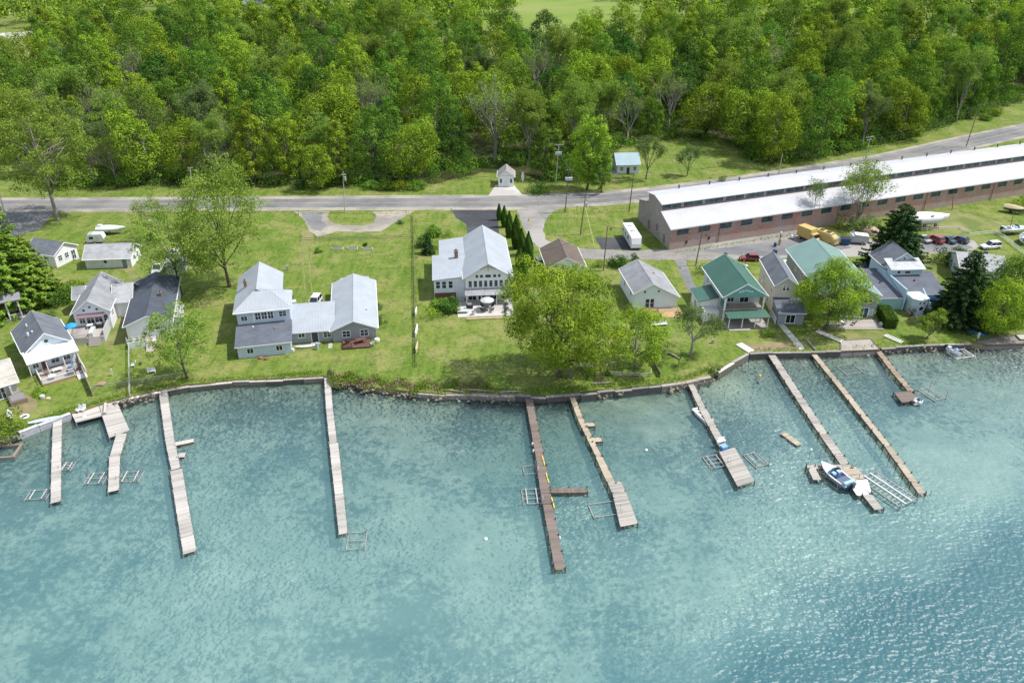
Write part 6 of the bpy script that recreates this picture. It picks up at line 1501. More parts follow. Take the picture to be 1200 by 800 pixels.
for i,(a,b,lb) in enumerate([(632,519,'upper white fender on the left edge of the reddish brown dock'),(633,527,'lower white fender on the left edge of the reddish brown dock'),(656,629,'white fender on the right edge of the reddish brown dock')]):
    p=P(a-8 if i<2 else a,b,DZ); t=thing('fender',lb,'fender',p); MB().tube([(0,0,-.45),(0,0,-.3),(0,0,.0),(0,0,.12)],[.07,.14,.14,.06],8).build('body',WHITE,t)
# boats: hull loft from bow (+x) to stern
def hull_rings(L,B,D,sheer=.25,n=9,bowp=2.2,tr=.86,keel=0.0):
    R_=[]
    for i in range(n):
        u=i/(n-1); x=-L/2+L*u; w=B/2*(tr+(1-tr)*min(1,u*3))*(1-max(0,(u-.45)/.55)**bowp); w=max(w,.03)
        zt=D+sheer*u**2; zb=keel+D*.75*max(0,(u-.6)/.4)**2; ch=zb+(zt-zb)*.45
        R_.append([(x,-w,zt),(x,-w*.86,ch),(x,-w*.05,zb),(x,w*.05,zb),(x,w*.86,ch),(x,w,zt)])
    return R_
def boat(label, loc_, rz, L,B,D,hm,deck_m,style='bow',stripe=None,cat='boat',name='motorboat',seatm=None):
    t=thing(name,label,cat,loc_,rz); rg_=hull_rings(L,B,D); MB().loft(rg_).build('hull',hm,t,True)
    zt=lambda u: D+.25*u**2
    if stripe:
        sb=MB()
        for sg in (-1,1):
            for a,b in zip(rg_[:-1],rg_[1:]):
                q=lambda r,f: (r[0 if sg<0 else 5][0], (r[0 if sg<0 else 5][1]*(1-f)+r[1 if sg<0 else 4][1]*f)+sg*.02, r[0][2]*(1-f)+r[1][2]*f)
                sb.add([q(a,.25),q(b,.25),q(b,.5),q(a,.5)],[(0,1,2,3)])
        sb.build('stripe',stripe,t)
    dk=MB(); ins=MB()
    if style=='cover':
        R2=[]
        for i,r in enumerate(rg_):
            u=i/(len(rg_)-1); x=r[0][0]; w=abs(r[0][1])+.03; z=r[0][2]; hgt=(1.25 if L>9 else .75)*math.sin(math.pi*min(1,.25+u*.75))*(1-.35*u)+.06
            R2.append([(x,-w,z-.12),(x,-w,z+.03),(x,-w*.55,z+hgt*.7),(x,0,z+hgt),(x,w*.55,z+hgt*.7),(x,w,z+.03),(x,w,z-.12)])
        MB().loft(R2).build('cover',deck_m,t)
        return t
    R3=[[(r[0][0],-abs(r[0][1])*.97,r[0][2]+.012),(r[0][0],abs(r[0][1])*.97,r[0][2]+.012)] for r in rg_]
    # gunwale ring and foredeck
    for i in range(len(R3)-1):
        a,b=R3[i],R3[i+1]; u=i/(len(R3)-1)
        if u>=.60: dk.slab([a[0],b[0],b[1],a[1]],.04) if False else dk.add([a[0],a[1],b[1],b[0]],[(0,1,2,3)])
        else:
            for k in (0,1):
                p0=Vector(a[k]);p1=Vector(b[k]); dk.add([p0,p1,p1*1.0+Vector((0,-p1.y*.16,0)),p0+Vector((0,-p0.y*.16,0))],[(0,1,2,3)])
    dk.build('deck',deck_m,t)
    k=int(len(rg_)*.6); xa,xb=rg_[0][0][0]+.1,rg_[k][0][0]
    ins.box(xa,-B*.40,D+.02,xb,B*.40,D+.03); ins.build('cockpit_floor',mpaint((.10,.14,.2)),t)
    sm=seatm or mpaint((.6,.62,.64))
    for y in (-.45,.45): MB().box(-.3,y-.25,D+.031,.25,y+.25,D+.35).build('seat',sm,t)
    MB().box(xa+.1,-B*.36,D+.031,xa+.55,B*.36,D+.36).build('rear_seat',sm,t)
    ws=MB(); xw=xb-.1
    ws.add([(xw-.45,-B*.40,D+.05),(xw+.15,-B*.36,D+.08),(xw+.4,0,D+.1),(xw+.15,B*.36,D+.08),(xw-.45,B*.40,D+.05),(xw-.55,-B*.36,D+.5),(xw-.1,-B*.3,D+.55),(xw+.05,0,D+.58),(xw-.1,B*.3,D+.55),(xw-.55,B*.36,D+.5)],[(0,1,6,5),(1,2,7,6),(2,3,8,7),(3,4,9,8)])
    ws.build('windshield',mglass((.08,.2,.3)),t)
    MB().box(-L/2-.45,-.22,D-.25,-L/2-.02,.22,D+.4).build('outboard_motor',DARKM,t)
    return t
NAVY=mpaint((.025,.05,.13),.25,.15,1.3,0,.5); BWH=mpaint((.75,.77,.79),.3,.06,1.3,0,.4)
boat('navy and white motorboat lifted beside the T-shaped dock end',P(978,561,-.85),R(116),5.6,2.5,.95,NAVY,BWH,'bow',BWH,seatm=mpaint((.35,.55,.68)))
p=P(978,561,-.9); hoist('boat hoist carrying the navy and white motorboat',978,561,2.9,3.6,R(26),1.0,True,2)
boat('small white and violet personal watercraft on a hoist near the right shore',P(1117,414,-.7),R(-64),2.8,1.0,.55,BWH,mpaint((.25,.22,.45)),name='jet_ski',cat='watercraft')
hoist('white square hoist holding the watercraft near the right shore',1126,415,3.6,2.6,R(14),.5,True,2,WHITE)
t=thing('jon_boat','small open white flat boat tied to the left of the white dock','boat',P(823,489,-1.05),R(112)); 
jb=MB(); jb.loft([[(-1.9,-.75,.5),(-1.9,-.6,0),(-1.9,.6,0),(-1.9,.75,.5)],[(1.2,-.75,.5),(1.2,-.6,0),(1.2,.6,0),(1.2,.75,.5)],[(2.0,-.55,.6),(2.0,-.4,.35),(2.0,.4,.35),(2.0,.55,.6)]]); jb.build('hull',BWH,t)
MB().box(-1.75,-.62,.502,1.5,.62,.51).build('floor',mpaint((.45,.44,.42)),t)
for x in (-1.2,0,1.0): MB().box(x-.15,-.66,.512,x+.15,.66,.62).build('bench',mpaint((.6,.6,.58)),t)
for y in (-.70,.70): MB().box(-1.85,y-.05,.511,1.9,y+.05,.6).build('gunwale',WHITE,t)
boat('tiny pale dinghy at the corner of the square brown platform',P(1075,473.5,-1.0),R(15),1.9,.9,.4,BWH,mpaint((.45,.55,.6)),name='dinghy')
# boats ashore
def cradle(t,L,z,pts):
    for x,y in pts: MB().tube([(x,y*1.25,0),(x,y,z)],.06,5).build('stand',STEEL,t)
b_=boat('large shrink-wrapped white cabin boat on stands beside the brick wall',P(1086,263,1.0),R(8),10.8,3.5,2.1,mpaint((.60,.63,.66),.4,.1),mpaint((.80,.81,.82),.5,.06),'cover',name='cabin_boat'); cradle(b_,10,.0,[]) 
for x in (-3.4,-.5,2.4):
    for y in (-1,1): MB().tube([(x,y*1.5,-1.0),(x,y*.9,.35)],.07,5).build('boat_stand',STEEL,b_)
    MB().box(x-.3,-.25,-1.0,x+.3,.25,-.02).build('keel_block',DK_OLD,b_)
MB().box(-.6,-1.62,2.5,.3,-1.45,2.9).build('vent_patch',mpaint((.5,.52,.54)),b_)
def trailer(t,L,z=.0):
    fr=MB()
    for y in (-.5,.5): fr.box(-L*.45,y-.05,z-.12,L*.35,y+.05,z-.02)
    fr.tube([(L*.35,-.5,z-.07),(L*.62,0,z-.07)],.05,4).tube([(L*.35,.5,z-.07),(L*.62,0,z-.07)],.05,4); fr.build('trailer_frame',STEEL,t)
    for y in (-1,1): 
        w_=MB(); w_.tube([(-L*.15,y*.95-.1,z-.22),(-L*.15,y*.95+.1,z-.22)],.3,12); w_.build('wheel',RUBBER,t)
b_=boat('white and pale green covered boat on a trailer near the road at left',P(131,271,.62),R(4),6.6,2.4,.85,mpaint((.55,.64,.60),.4,.1),mpaint((.58,.68,.62),.6,.1),'cover',name='trailered_boat'); trailer(b_,6.6,0.0)
MB().box(-2.9,-.5,1.0,-2.0,.5,1.7).build('motor_cover',mpaint((.6,.68,.64)),b_)
b_=boat('white boat on a trailer at the right edge of the photo',P(1188,271,.62),R(8),6.6,2.4,.95,BWH,BWH,name='trailered_boat'); trailer(b_,6.6)
b_=boat('second white boat half out of the photo, below the first at the right edge',P(1199,281,.62),R(62),4.6,2.0,.8,BWH,mpaint((.5,.6,.58)),name='trailered_boat'); trailer(b_,4.6)
b_=boat('tan covered boat beside the yellow green bush at the far right',P(1189,247,.62),R(-35),5.2,2.2,.8,mpaint((.10,.09,.08)),mpaint((.48,.42,.26),.8,.15),'cover',name='trailered_boat'); trailer(b_,5.2)
def canoe(label,v,rz,m,L=4.6,B=.85):
    t=thing('canoe',label,'canoe',v,rz); rg_=[]
    for i in range(9):
        u=-1+2*i/8; w=max(.03,B/2*(1-abs(u)**2.2)); z=.38+.14*u*u
        rg_.append([(u*L/2,-w,z),(u*L/2,-w*.7,.08+.1*u*u),(u*L/2,w*.7,.08+.1*u*u),(u*L/2,w,z)])
    MB().loft(rg_).build('hull',m,t,True); MB().box(-L*.36,-B*.3,.385,L*.36,B*.3,.40).build('interior',mpaint((.5,.5,.5)),t)
    for x in (-1.1,1.1): MB().box(x-.12,-B*.36,.402,x+.12,B*.36,.44).build('seat',DECKW,t)
canoe('white canoe lying along the front wall of the L-shaped house',P(359,407),R(11),BWH,4.2)
canoe('white canoe on the grass in the lower left corner',P(12,488),R(-52),BWH,3.4)
t=thing('paddle_board','white board standing on edge beside the tiny roadside garage','board',P(612.5,213),0); mb=MB(); rg_=[]
for i in range(11):
    u=i/10; w_=.42*math.sin(math.pi*min(.97,max(.06,u)))**.6; rg_.append([(-w_,-.05,u*2.9),(w_,-.05,u*2.9),(w_,.05,u*2.9),(-w_,.05,u*2.9)])
mb.loft(rg_); mb.build('board',WHITE,t); MB().box(-.35,.06,0,.35,.3,.5).build('prop',DK_OLD,t)
t=thing('tire_swing','white-rimmed rubber ring lying on the grass in the lower left corner','tyre',P(29,489),0); mb=MB(); mb.loft([[((.55+.16*math.cos(2*math.pi*j/8))*math.cos(2*math.pi*i/16),(.55+.16*math.cos(2*math.pi*j/8))*math.sin(2*math.pi*i/16),.16+.16*math.sin(2*math.pi*j/8)) for j in range(8)] for i in range(17)],False); mb.build('ring',WHITE,t); MB().cyl(0,0,.02,.05,.36,14).build('centre',mpaint((.1,.12,.08)),t)
tag(place(MB().loft([[(x,-.32*w,.06),(x,.32*w,.06),(x,.32*w,.16),(x,-.32*w,.16)] for x,w in ((-1.8,.4),(-1.2,.9),(0,1),(1.2,.9),(1.9,.2))]).build('paddle_board',mpaint((.02,.22,.60),.5,.1)),P(1146,391,.05),R(-38)),'blue board lying on the shore under the lime green tree','board')
tag(place(MB().loft([[(x,-.4*w,.06),(x,.4*w,.06),(x,.4*w,.2),(x,-.4*w,.2)] for x,w in ((-2.2,.5),(-1.2,.95),(0,1),(1.2,.95),(2.3,.3))]).build('paddle_board',mpaint((.50,.58,.72),.5,.1)),P(52,492.5,.12),R(24)),'pale blue board lying along the seawall at the far left','board')
# ------------------------------------------------------------------ vehicles
_carm={}
def carpaint(c): return mpaint(c,.25,.08,1.0,.1,.8)
TYRE=RUBBER; RIM=mpaint((.45,.46,.47),.35,.15,3.0,.4); HEADL=mpaint((.75,.77,.78),.2,.05); TAILL=mpaint((.45,.02,.02),.3,.1); CGL=mglass((.012,.016,.02),.06)
def wheels(t,xs,y,r=.33,wd=.22):
    for x in xs:
        for s in (-1,1):
            w=MB().tube([(x,s*y-wd/2,r),(x,s*y+wd/2,r)],r,14).build('wheel',TYRE,t); MB().tube([(x,s*(y+wd/2)-.012,r),(x,s*(y+wd/2)+.012,r)],r*.62,12).build('rim',RIM,w)
def rr_sec(x,w,z0,z1,c=.12):
    return [(x,-w+c,z0),(x,-w,z0+c),(x,-w,z1-c),(x,-w+c*1.4,z1),(x,w-c*1.4,z1),(x,w,z1-c),(x,w,z0+c),(x,w-c,z0)]
def car(name,label,cat,v,rz,m,kind='suv',group=None):
    t=thing(name,label,cat,v,rz,group)
    L,W,bz,hz,tz={'suv':(4.7,.93,.98,1.02,1.72),'sedan':(4.6,.90,.82,.86,1.42),'hatch':(4.3,.89,.88,.92,1.52),'van':(5.0,.97,1.0,1.05,1.8),'pickup':(5.6,.98,1.0,1.1,1.82)}[kind]
    h=L/2
    MB().loft([rr_sec(-h,W*.86,.42,bz*.93),rr_sec(-h+.18,W*.97,.25,bz),rr_sec(-h*.3,W,.22,bz+.02),rr_sec(h*.35,W,.22,bz),rr_sec(h*.72,W*.97,.24,bz*.94),rr_sec(h-.12,W*.88,.28,bz*.80),rr_sec(h,W*.74,.40,bz*.66)]).build('body',m,t,False)
    cx0,cx1={'suv':(-h+.15,h*.42),'sedan':(-h*.62,h*.38),'hatch':(-h+.12,h*.42),'van':(-h+.1,h*.55),'pickup':(-h*.12,h*.42)}[kind]
    rx0,rx1={'suv':(-h+.45,h*.08),'sedan':(-h*.28,h*.06),'hatch':(-h+.6,h*.08),'van':(-h+.3,h*.2),'pickup':(-h*.05,h*.14)}[kind]
    g=MB(); a=W*.90; b=W*.74
    g.add([(cx0,-a,bz-.02),(cx1,-a,bz-.02),(cx1,a,bz-.02),(cx0,a,bz-.02),(rx0,-b,tz-.04),(rx1,-b,tz-.04),(rx1,b,tz-.04),(rx0,b,tz-.04)],[(0,1,5,4),(1,2,6,5),(2,3,7,6),(3,0,4,7),(4,5,6,7)]); g.build('window',CGL,t)
    rf=MB().slab([(rx0-.04,-b-.03,tz),(rx1+.04,-b-.03,tz),(rx1+.04,b+.03,tz),(rx0-.04,b+.03,tz)],.07).build('roof',m,t)
    pl=MB()
    for s in (-1,1):
        for (p0,p1) in (((cx0,s*a,bz-.02),(rx0,s*b,tz-.03)),((cx1,s*a,bz-.02),(rx1,s*b,tz-.03)),(((cx0+cx1)/2,s*(a+.005),bz-.02),((rx0+rx1)/2,s*(b+.005),tz-.03))): pl.tube([p0,p1],.045,4)
    pl.build('pillar',m,t)
    wheels(t,(-h*.60,h*.62),W-.06)
    for s in (-1,1):
        MB().box(h-.14,s*W*.62-.16,bz*.62,h+.01,s*W*.62+.16,bz*.74).build('headlight',HEADL,t); MB().box(-h-.015,s*W*.68-.1,bz*.66,-h+.1,s*W*.68+.1,bz*.86).build('taillight',TAILL,t)
        MB().box(cx1-.45,s*(W+.1)-.1,bz,cx1-.25,s*(W+.1)+.1,bz+.14).build('mirror',m,t)
    for x in (-h-.05,h-.02): MB().box(x-.05,-W*.7,.32,x+.09,W*.7,.5).build('bumper',DARKM if kind!='pickup' else ALU,t)
    if kind=='pickup': MB().box(-h+.2,-W*.8,bz+.03,-h*.18,W*.8,bz+.05).build('bed',DARKM,t)
    return t
car('parked_car','dark red car parked on the lane behind the green-roofed house','car',P(878,305),R(176),carpaint((.22,.012,.02)),'hatch')
car('parked_car','bright red car with a pale rear in the row beside the spruce','car',P(1094,283),R(118),carpaint((.35,.03,.035)),'suv')
car('parked_car','teal-dark car in the middle of the parked row','car',P(1108,283),R(122),carpaint((.02,.06,.085)),'sedan')
car('parked_car','navy car with a white roof at the right end of the parked row','car',P(1123,283),R(126),carpaint((.05,.075,.11)),'hatch')
car('parked_car','grey car half hidden by the spruce, left end of the parked row','car',P(1080,282),R(115),carpaint((.40,.42,.44)),'sedan')
car('parked_car','silver sport utility car parked alone on the grass by the white fence','car',P(1160,291),R(190),carpaint((.62,.66,.68)),'suv')
car('parked_car','small dark blue car between the teal-roofed house and the spruce','car',P(1010,317),R(100),carpaint((.03,.08,.16)),'hatch')
car('parked_car','white car standing on the wheel tracks between the two grey metal-roofed houses','car',P(369.5,357),R(-96),carpaint((.72,.73,.74)),'suv')
car('pickup_truck','white pickup parked behind the dark-roofed cottage','pickup',P(186,318),R(-82),carpaint((.72,.73,.74)),'pickup')
car('parked_car','silver van under the porch of the brown-roofed garage wall','car',P(632,309),R(100),carpaint((.55,.56,.57)),'hatch')
def motorhome():
    t=thing('motorhome','white motorhome parked left of the brick building','motorhome',P(739.6,284),R(-84.5)); m=mpaint((.76,.77,.78),.35,.06,1,0,.3); L,W=4.7,1.22
    MB().box(-L,-W,.45,L-.6,W,3.15).build('body',m,t,bevel=.08); MB().loft([[(x,-W*w,z0),(x,W*w,z0),(x,W*w,z1),(x,-W*w,z1)] for x,w,z0,z1 in ((L-.62,.985,.46,3.05),(L-.1,.96,.46,2.95),(L+.25,.9,.5,1.5))]).build('cab',m,t)
    MB().add([(L-.07,-W*.8,1.65),(L-.07,W*.8,1.65),(L-.085,W*.8,2.55),(L-.085,-W*.8,2.55),(L-.3,-W*.8,1.65),(L-.3,W*.8,1.65),(L-.3,W*.8,2.55),(L-.3,-W*.8,2.55)],[(0,1,2,3),(4,0,3,7),(1,5,6,2),(3,2,6,7),(0,4,5,1)]).build('windshield',CGL,t)
    for x,y in ((-3.4,-1),(-1.2,-1),(1.4,-1),(-2.5,1),(.5,1)): MB().box(x-.5,y*(W+.012)-.02,1.6,x+.5,y*(W+.012)+.02,2.3).build('window',CGL,t)
    MB().box(-L+.1,-W-.03,.9,L-1.4,-W-.005,1.15).build('stripe',mpaint((.35,.45,.55)),t)
    for x in (-2.4,1.0): MB().box(x-.4,-.4,3.16,x+.4,.4,3.42).build('roof_vent',mpaint((.66,.67,.68)),t)
    wheels(t,(-2.6,2.9),W-.15,.42,.28)
    for s in (-1,1): MB().box(L+.2,s*.85-.18,.8,L+.28,s*.85+.18,1.0).build('headlight',HEADL,t)
    MB().box(L+.1,-1.1,.35,L+.33,1.1,.6).build('bumper',DARKM,t)
motorhome()
YT=mpaint((.52,.39,.14),.6,.2)
def box_truck(label,v,rz,m,L=5.6):
    t=thing('box_truck',label,'truck',v,rz); MB().box(-L/2,-1.15,.85,L/2,1.15,3.3).build('cargo_box',m,t,bevel=.05)
    MB().loft([[(x,-1.0*w,z0),(x,1.0*w,z0),(x,1.0*w,z1),(x,-1.0*w,z1)] for x,w,z0,z1 in ((L/2+.03,1,.55,2.3),(L/2+.7,.97,.55,2.25),(L/2+1.0,.95,.55,1.35),(L/2+1.4,.9,.6,1.2))]).build('cab',m,t)
    MB().add([(L/2+.76,-.85,2.15),(L/2+.76,.85,2.15),(L/2+1.05,.85,1.42),(L/2+1.05,-.85,1.42),(L/2+.6,-.85,2.15),(L/2+.6,.85,2.15),(L/2+.6,.85,1.42),(L/2+.6,-.85,1.42)],[(0,1,2,3),(0,3,7,4),(1,5,6,2),(0,4,5,1)]).build('windshield',CGL,t)
    wheels(t,(-L/2+.9,L/2+.75),.95,.42,.28); MB().box(-L/2,-.5,.55,L/2+.5,.5,.83).build('chassis',DARKM,t)
    MB().box(-L/2-.03,-1.0,.95,-L/2-.004,1.0,3.15).build('rear_door',mpaint((.56,.36,.07)),t)
    return t
box_truck('yellow box truck parked against the brick wall',P(944,281),R(-58),YT,3.9)
def yellow_van():
    t=thing('step_van','yellow van with dark roof openings and a grey front beside the yellow box truck','van',P(967,284.5),R(-52)); 
    MB().loft([[(x,-1.1*w,.5),(x,1.1*w,.5),(x,1.1*w,z*.82),(x,.85*w,z),(x,-.85*w,z),(x,-1.1*w,z*.82)] for x,w,z in ((-2.8,.94,2.5),(-2.5,1,2.8),(1.2,1,2.75),(2.2,.97,2.2),(2.9,.9,1.5))]).build('body',YT,t)
    for x in (-1.4,.4): MB().box(x-.5,-.5,2.79,x+.5,.5,2.86).build('roof_hatch',DARKM,t)
    MB().add([(1.35,-.8,2.72),(1.35,.8,2.72),(2.95,.85,1.56),(2.95,-.85,1.56),(1.3,-.8,2.6),(1.3,.8,2.6),(2.9,.85,1.4),(2.9,-.85,1.4)],[(0,1,2,3),(7,6,5,4),(0,3,7,4),(1,5,6,2),(2,6,7,3),(0,4,5,1)]).build('windshield',mpaint((.12,.13,.15),.3),t)
    MB().tube([(-2.4,1.12,2.6),(2.8,1.12,1.8),(3.1,1.05,.9)],.06,5).build('side_bar',YT,t); wheels(t,(-1.8,1.9),.98,.4,.26)
yellow_van()
def util_trailer():
    t=thing('utility_trailer','grey utility trailer with a white ladder rack right of the yellow van','trailer',P(1006,285),R(-12)); g=mpaint((.42,.44,.45),.5,.15)
    MB().box(-1.9,-1.0,.5,1.9,1.0,2.1).build('body',g,t,bevel=.05); MB().slab([(-1.2,-1.05,2.35),(1.7,-1.05,2.2),(1.7,1.05,2.2),(-1.2,1.05,2.35)],.08).build('cover',WHITE,t)
    rk=MB()
    for y in (-.95,-.3,.3,.95): rk.tube([(-1.95,y,.6),(-2.1,y,2.3),(-1.3,y,2.8)],.05,5)
    for z in (1.0,1.6,2.2): rk.tube([(-2.05,-.95,z),(-2.05,.95,z)],.05,5)
    rk.build('ladder_rack',WHITE,t); MB().tube([(-2.0,0,.5),(-3.4,0,.35)],.07,5).build('tow_bar',WHITE,t); wheels(t,(.6,),1.0,.36,.22)
util_trailer()
t=thing('dumpster','dark blue open dumpster between the yellow van and the grey trailer','dumpster',P(989,286),R(-10)); mb=MB(); mb.loft([[(-.9,-.8,.15),(.9,-.8,.15),(.9,.8,.15),(-.9,.8,.15)],[(-1.1,-1,1.6),(1.1,-1,1.6),(1.1,1,1.6),(-1.1,1,1.6)]]); mb.build('bin',mpaint((.02,.09,.2)),t); MB().box(-.95,-.85,1.602,.95,.85,1.63).build('contents',DARKM,t)
for x in (-.8,.8): MB().box(x-.1,-.9,0,x+.1,.9,.148).build('skid',DARKM,t)
mb=MB(); rg_=[]
for i in range(9):
    u=i/8; rg_.append([((-2.8+5.6*u),1.5*math.sin(math.pi*min(.97,max(.03,u)))**.5*math.cos(a),1.7*math.sin(math.pi*min(.97,max(.03,u)))**.6*max(0,math.sin(a))*(1+.12*math.sin(7*a+u*9))) for a in [math.pi*k/10 for k in range(11)]])
tag(place(mb.loft(rg_).build('tarped_heap',mpaint((.48,.36,.27),.8,.2,1.5)),P(1021,274),R(-52)),'tan tarp-covered heap beside the brick wall','heap')
t=thing('camper','small grey camper trailer on the grass left of the covered boat','camper',P(114,284),R(8)); cm=mpaint((.66,.68,.69),.45,.1); mb=MB()
mb.loft([[(-1.9,y,.45),(1.6,y,.45),(1.95,y,1.2),(1.6,y,2.3),(-1.4,y,2.35),(-1.95,y,1.5)] for y in (-1.0,1.0)]); mb.build('body',cm,t)
MB().box(-1.2,-1.03,1.2,-.3,-1.005,1.8).build('window',CGL,t); MB().box(.2,-1.03,.55,.9,-1.005,2.0).build('door',mpaint((.55,.57,.58)),t); MB().box(-.4,-.4,2.36,.4,.4,2.5).build('roof_vent',WHITE,t); MB().box(-1.2,-.9,2.36,-.6,.9,2.42).build('roof_panel',mpaint((.33,.36,.38)),t)
MB().tube([(1.9,-.5,.4),(3.2,0,.4)],.05,4).tube([(1.9,.5,.4),(3.2,0,.4)],.05,4).build('tow_bar',STEEL,t); wheels(t,(-.2,),.98,.34,.2)
# ------------------------------------------------------------------ poles and wires
POLES={}
def pole(key,label,base,top,m,arms=(),extra=None,r=.15):
    p=P(*base); h=min(max(HT(top[0],top[1],p.y),4),13.5); q=P(top[0],top[1],h); lean=(q.x-p.x); lean=max(-.8,min(.8,lean))
    t=thing('utility_pole',label,'utility pole',p); MB().tube([(0,0,-.5),(lean*.5,0,h*.5),(lean,0,h)],[r,r*.85,r*.65],8).build('pole',m,t)
    for (dz,w,ang) in arms:
        a=MB(); M=Matrix.Translation((lean,0,h-dz))@Matrix.Rotation(ang,4,'Z'); a.obox(M,-w/2,.1,-.07,w/2,.24,.07); c=a.build('crossarm',POLEL if m is POLEL else POLEW,t)
        for x in (-.45,-.2,.2,.45):
            i=MB(); q_=M@Vector((x*w,.17,.07)); i.tube([q_,q_+Vector((0,0,.22))],[.05,.04],6); i.build('insulator',mpaint((.55,.58,.6)),c)
    if extra=='transformer': MB().cyl(lean+.35,0,h-2.3,h-1.3,.27,10).build('transformer',mpaint((.4,.42,.43)),t)
    if extra=='box': MB().box(lean-.9,-.3,h-2.9,lean+.9,.3,h-2.2).build('equipment_bank',mpaint((.5,.55,.62)),t)
    if extra=='lamp':
        l_=MB().tube([(lean,0,h-.6),(lean+.6,-.8,h-.2)],.05,5).build('lamp_arm',STEEL,t); MB().box(lean+.4,-1.3,h-.3,lean+.8,-.7,h-.1).build('lamp_head',DARKM,t)
    POLES[key]=Vector((p.x+lean,p.y,h)); return t
pole('a','pale utility pole with a white bracket standing by the gravel loop',(404,249),(402,201),POLEL,[(.9,1.3,0)],'transformer')
pole('b','pale utility pole behind the tall airy tree at left',(227,236),(224,196),POLEL,[(.3,1.2,.3)])
pole('c','pale double-armed utility pole at the foot of the wood',(651,217),(655,169),POLEL,[(.3,2.4,0)],'box')
pole('d','dark utility pole with a blue-grey equipment bank at the road junction',(662,249),(667,198),POLEW,[(.4,2.0,0)],'box')
pole('e','brown utility pole with a wide forked crossarm on the grass',(680,275),(686,231),POLEW,[(.2,2.8,.2)],'transformer')
pole('f','dark roadside pole just left of the brick building',(737,248),(743,202),POLEW,[],None)
pole('g','dark pole standing beside the lane below the small asphalt pad',(707,317),(712,265),POLEW,[],'lamp')
pole('h','dark leaning pole with a lamp in front of the brick wall',(815,311),(823,272),POLEW,[],'lamp')
pole('i','pale pole rising behind the left half of the long white roof',(912,206),(917,180),POLEL,[],None)
pole('j','dark pole at the road bend, top right',(1132,172),(1141,110),POLEW,[(.3,2.0,.6)])
pole('k','double pole top with a crossarm behind the many-stemmed tree',(1012,196),(1020,160),POLEL,[(.2,3.0,.5),(1.0,2.0,.5)])
pole('l','pale pole at the left end of the road',(5,250),(2,208),POLEL,[(.3,1.6,0)])
pole('m','thin dark pole beside the white boats at the right edge',(1182,274),(1188,249),POLEW,[],None,.09)
pole('n','dark pole leaning against the brick wall beside the large wrapped boat',(1116,246),(1119,235),POLEW,[],None,.12)
def wire(label,A,B,off=(0,0,0),sag=.9,r=.032):
    a=POLES[A] if isinstance(A,str) else A; b=POLES[B] if isinstance(B,str) else B; a=a+Vector(off); b=b+Vector(off); pts=[]
    for i in range(13):
        u=i/12; p=a.lerp(b,u); p.z-=sag*4*u*(1-u); pts.append(p)
    o=MB().tube([p-a for p in pts],r,4).build('power_line',mpaint((.05,.05,.05)),None); o.location=a
    return tag(o,label,'power line')
far_r=Vector((215,300,11)); far_l=Vector((-180,201,11))
wire('wire from the left road end to the pole behind the airy tree','l','b'); wire('wire from the pole behind the airy tree to the gravel loop pole','b','a')
wire('wire from the gravel loop pole to the junction pole','a','d',(0,0,-.3),1.6); wire('wire from the junction pole to the pole left of the brick building','d','f',(0,0,-.4)); wire('short wire between the two equipment bank poles','c','d')
wire('wire from the junction pole down to the forked crossarm pole','d','e'); wire('wire from the forked crossarm pole to the lane pole','e','g'); wire('wire from the lane pole to the leaning lamp pole','g','h')
wire('wire from the roadside pole to the pale pole behind the white roof','f','i',(0,0,-.2),1.2); wire('wire from the pale pole behind the white roof to the double pole top','i','k'); wire('upper wire from the double pole top to the road bend pole','k','j',(0,0,0),1.2); wire('lower wire from the double pole top to the road bend pole','k','j',(0,0,-1.0),1.5); wire('upper wire leaving the road bend pole to the right','j',far_r); wire('lower wire leaving the road bend pole to the right','j',far_r,(0,0,-1.0))
wire('service wire from the lane pole to the large house with the window wall','g',Vector((2,150,7.2)),(0,0,-.5),.5)
# guy wire
o=MB().tube([(0,0,0),P(697,290)-POLES['e']+Vector((0,0,2.2))],.05,5).build('guy_wire',mpaint((.55,.52,.25))); o.location=POLES['e']-Vector((0,0,2.2)); tag(o,'pale yellow guy wire slanting from the forked crossarm pole to the ground','guy wire')
# ------------------------------------------------------------------ fences
def fence(name,label,l,h,m,gap=2.4,rails=2,infill=None,pr=.06,z=0.0):
    pts=[P(a,b,z) for a,b in l]; o=pts[0].copy(); o.z=0; t=thing(name,label,'fence',o); rl=MB(); inf=MB()
    for a,b in zip(pts[:-1],pts[1:]):
        d=b-a; L=d.length; M=Matrix.Translation(a-o)@Matrix.Rotation(math.atan2(d.y,d.x),4,'Z'); k=max(1,int(L/gap))
        for i in range(k+ (1 if b is pts[-1] else 0)): 
            q=a+d*(i/k)-o; MB().box(q.x-pr,q.y-pr,-.3,q.x+pr,q.y+pr,h+.08).build('post',m,t)
        for j in range(rails):
            zz=h*(j+1)/rails-.06; rl.obox(M,0,-.028,zz-.055,L,.028,zz+.055)
        if infill=='boards':
            n=int(L/.16)
            for i in range(n): inf.t=rnd.random(); inf.obox(M,i*.16+.01,.03,.05,i*.16+.145,.06,h*(.96+.04*rnd.random()))
        if infill=='mesh':
            n=int(L/.5)
            for i in range(n): inf.obox(M,i*.5,-.008,.05,i*.5+.016,.008,h-.05)
            for j in range(4): inf.obox(M,0,-.006,.1+j*h/4,L,.006,.115+j*h/4)
    rl.build('rail',m,t)
    if inf.v: inf.build('boards' if infill=='boards' else 'mesh_panel',m,t)
    return t
GW=mwood((.30,.27,.22),.35)
fence('wooden_fence','grey board fence running down beside the blue-grey cottage deck',[(70,394),(88,411),(98,438),(109,464)],1.3,GW,2.2,2,'boards')
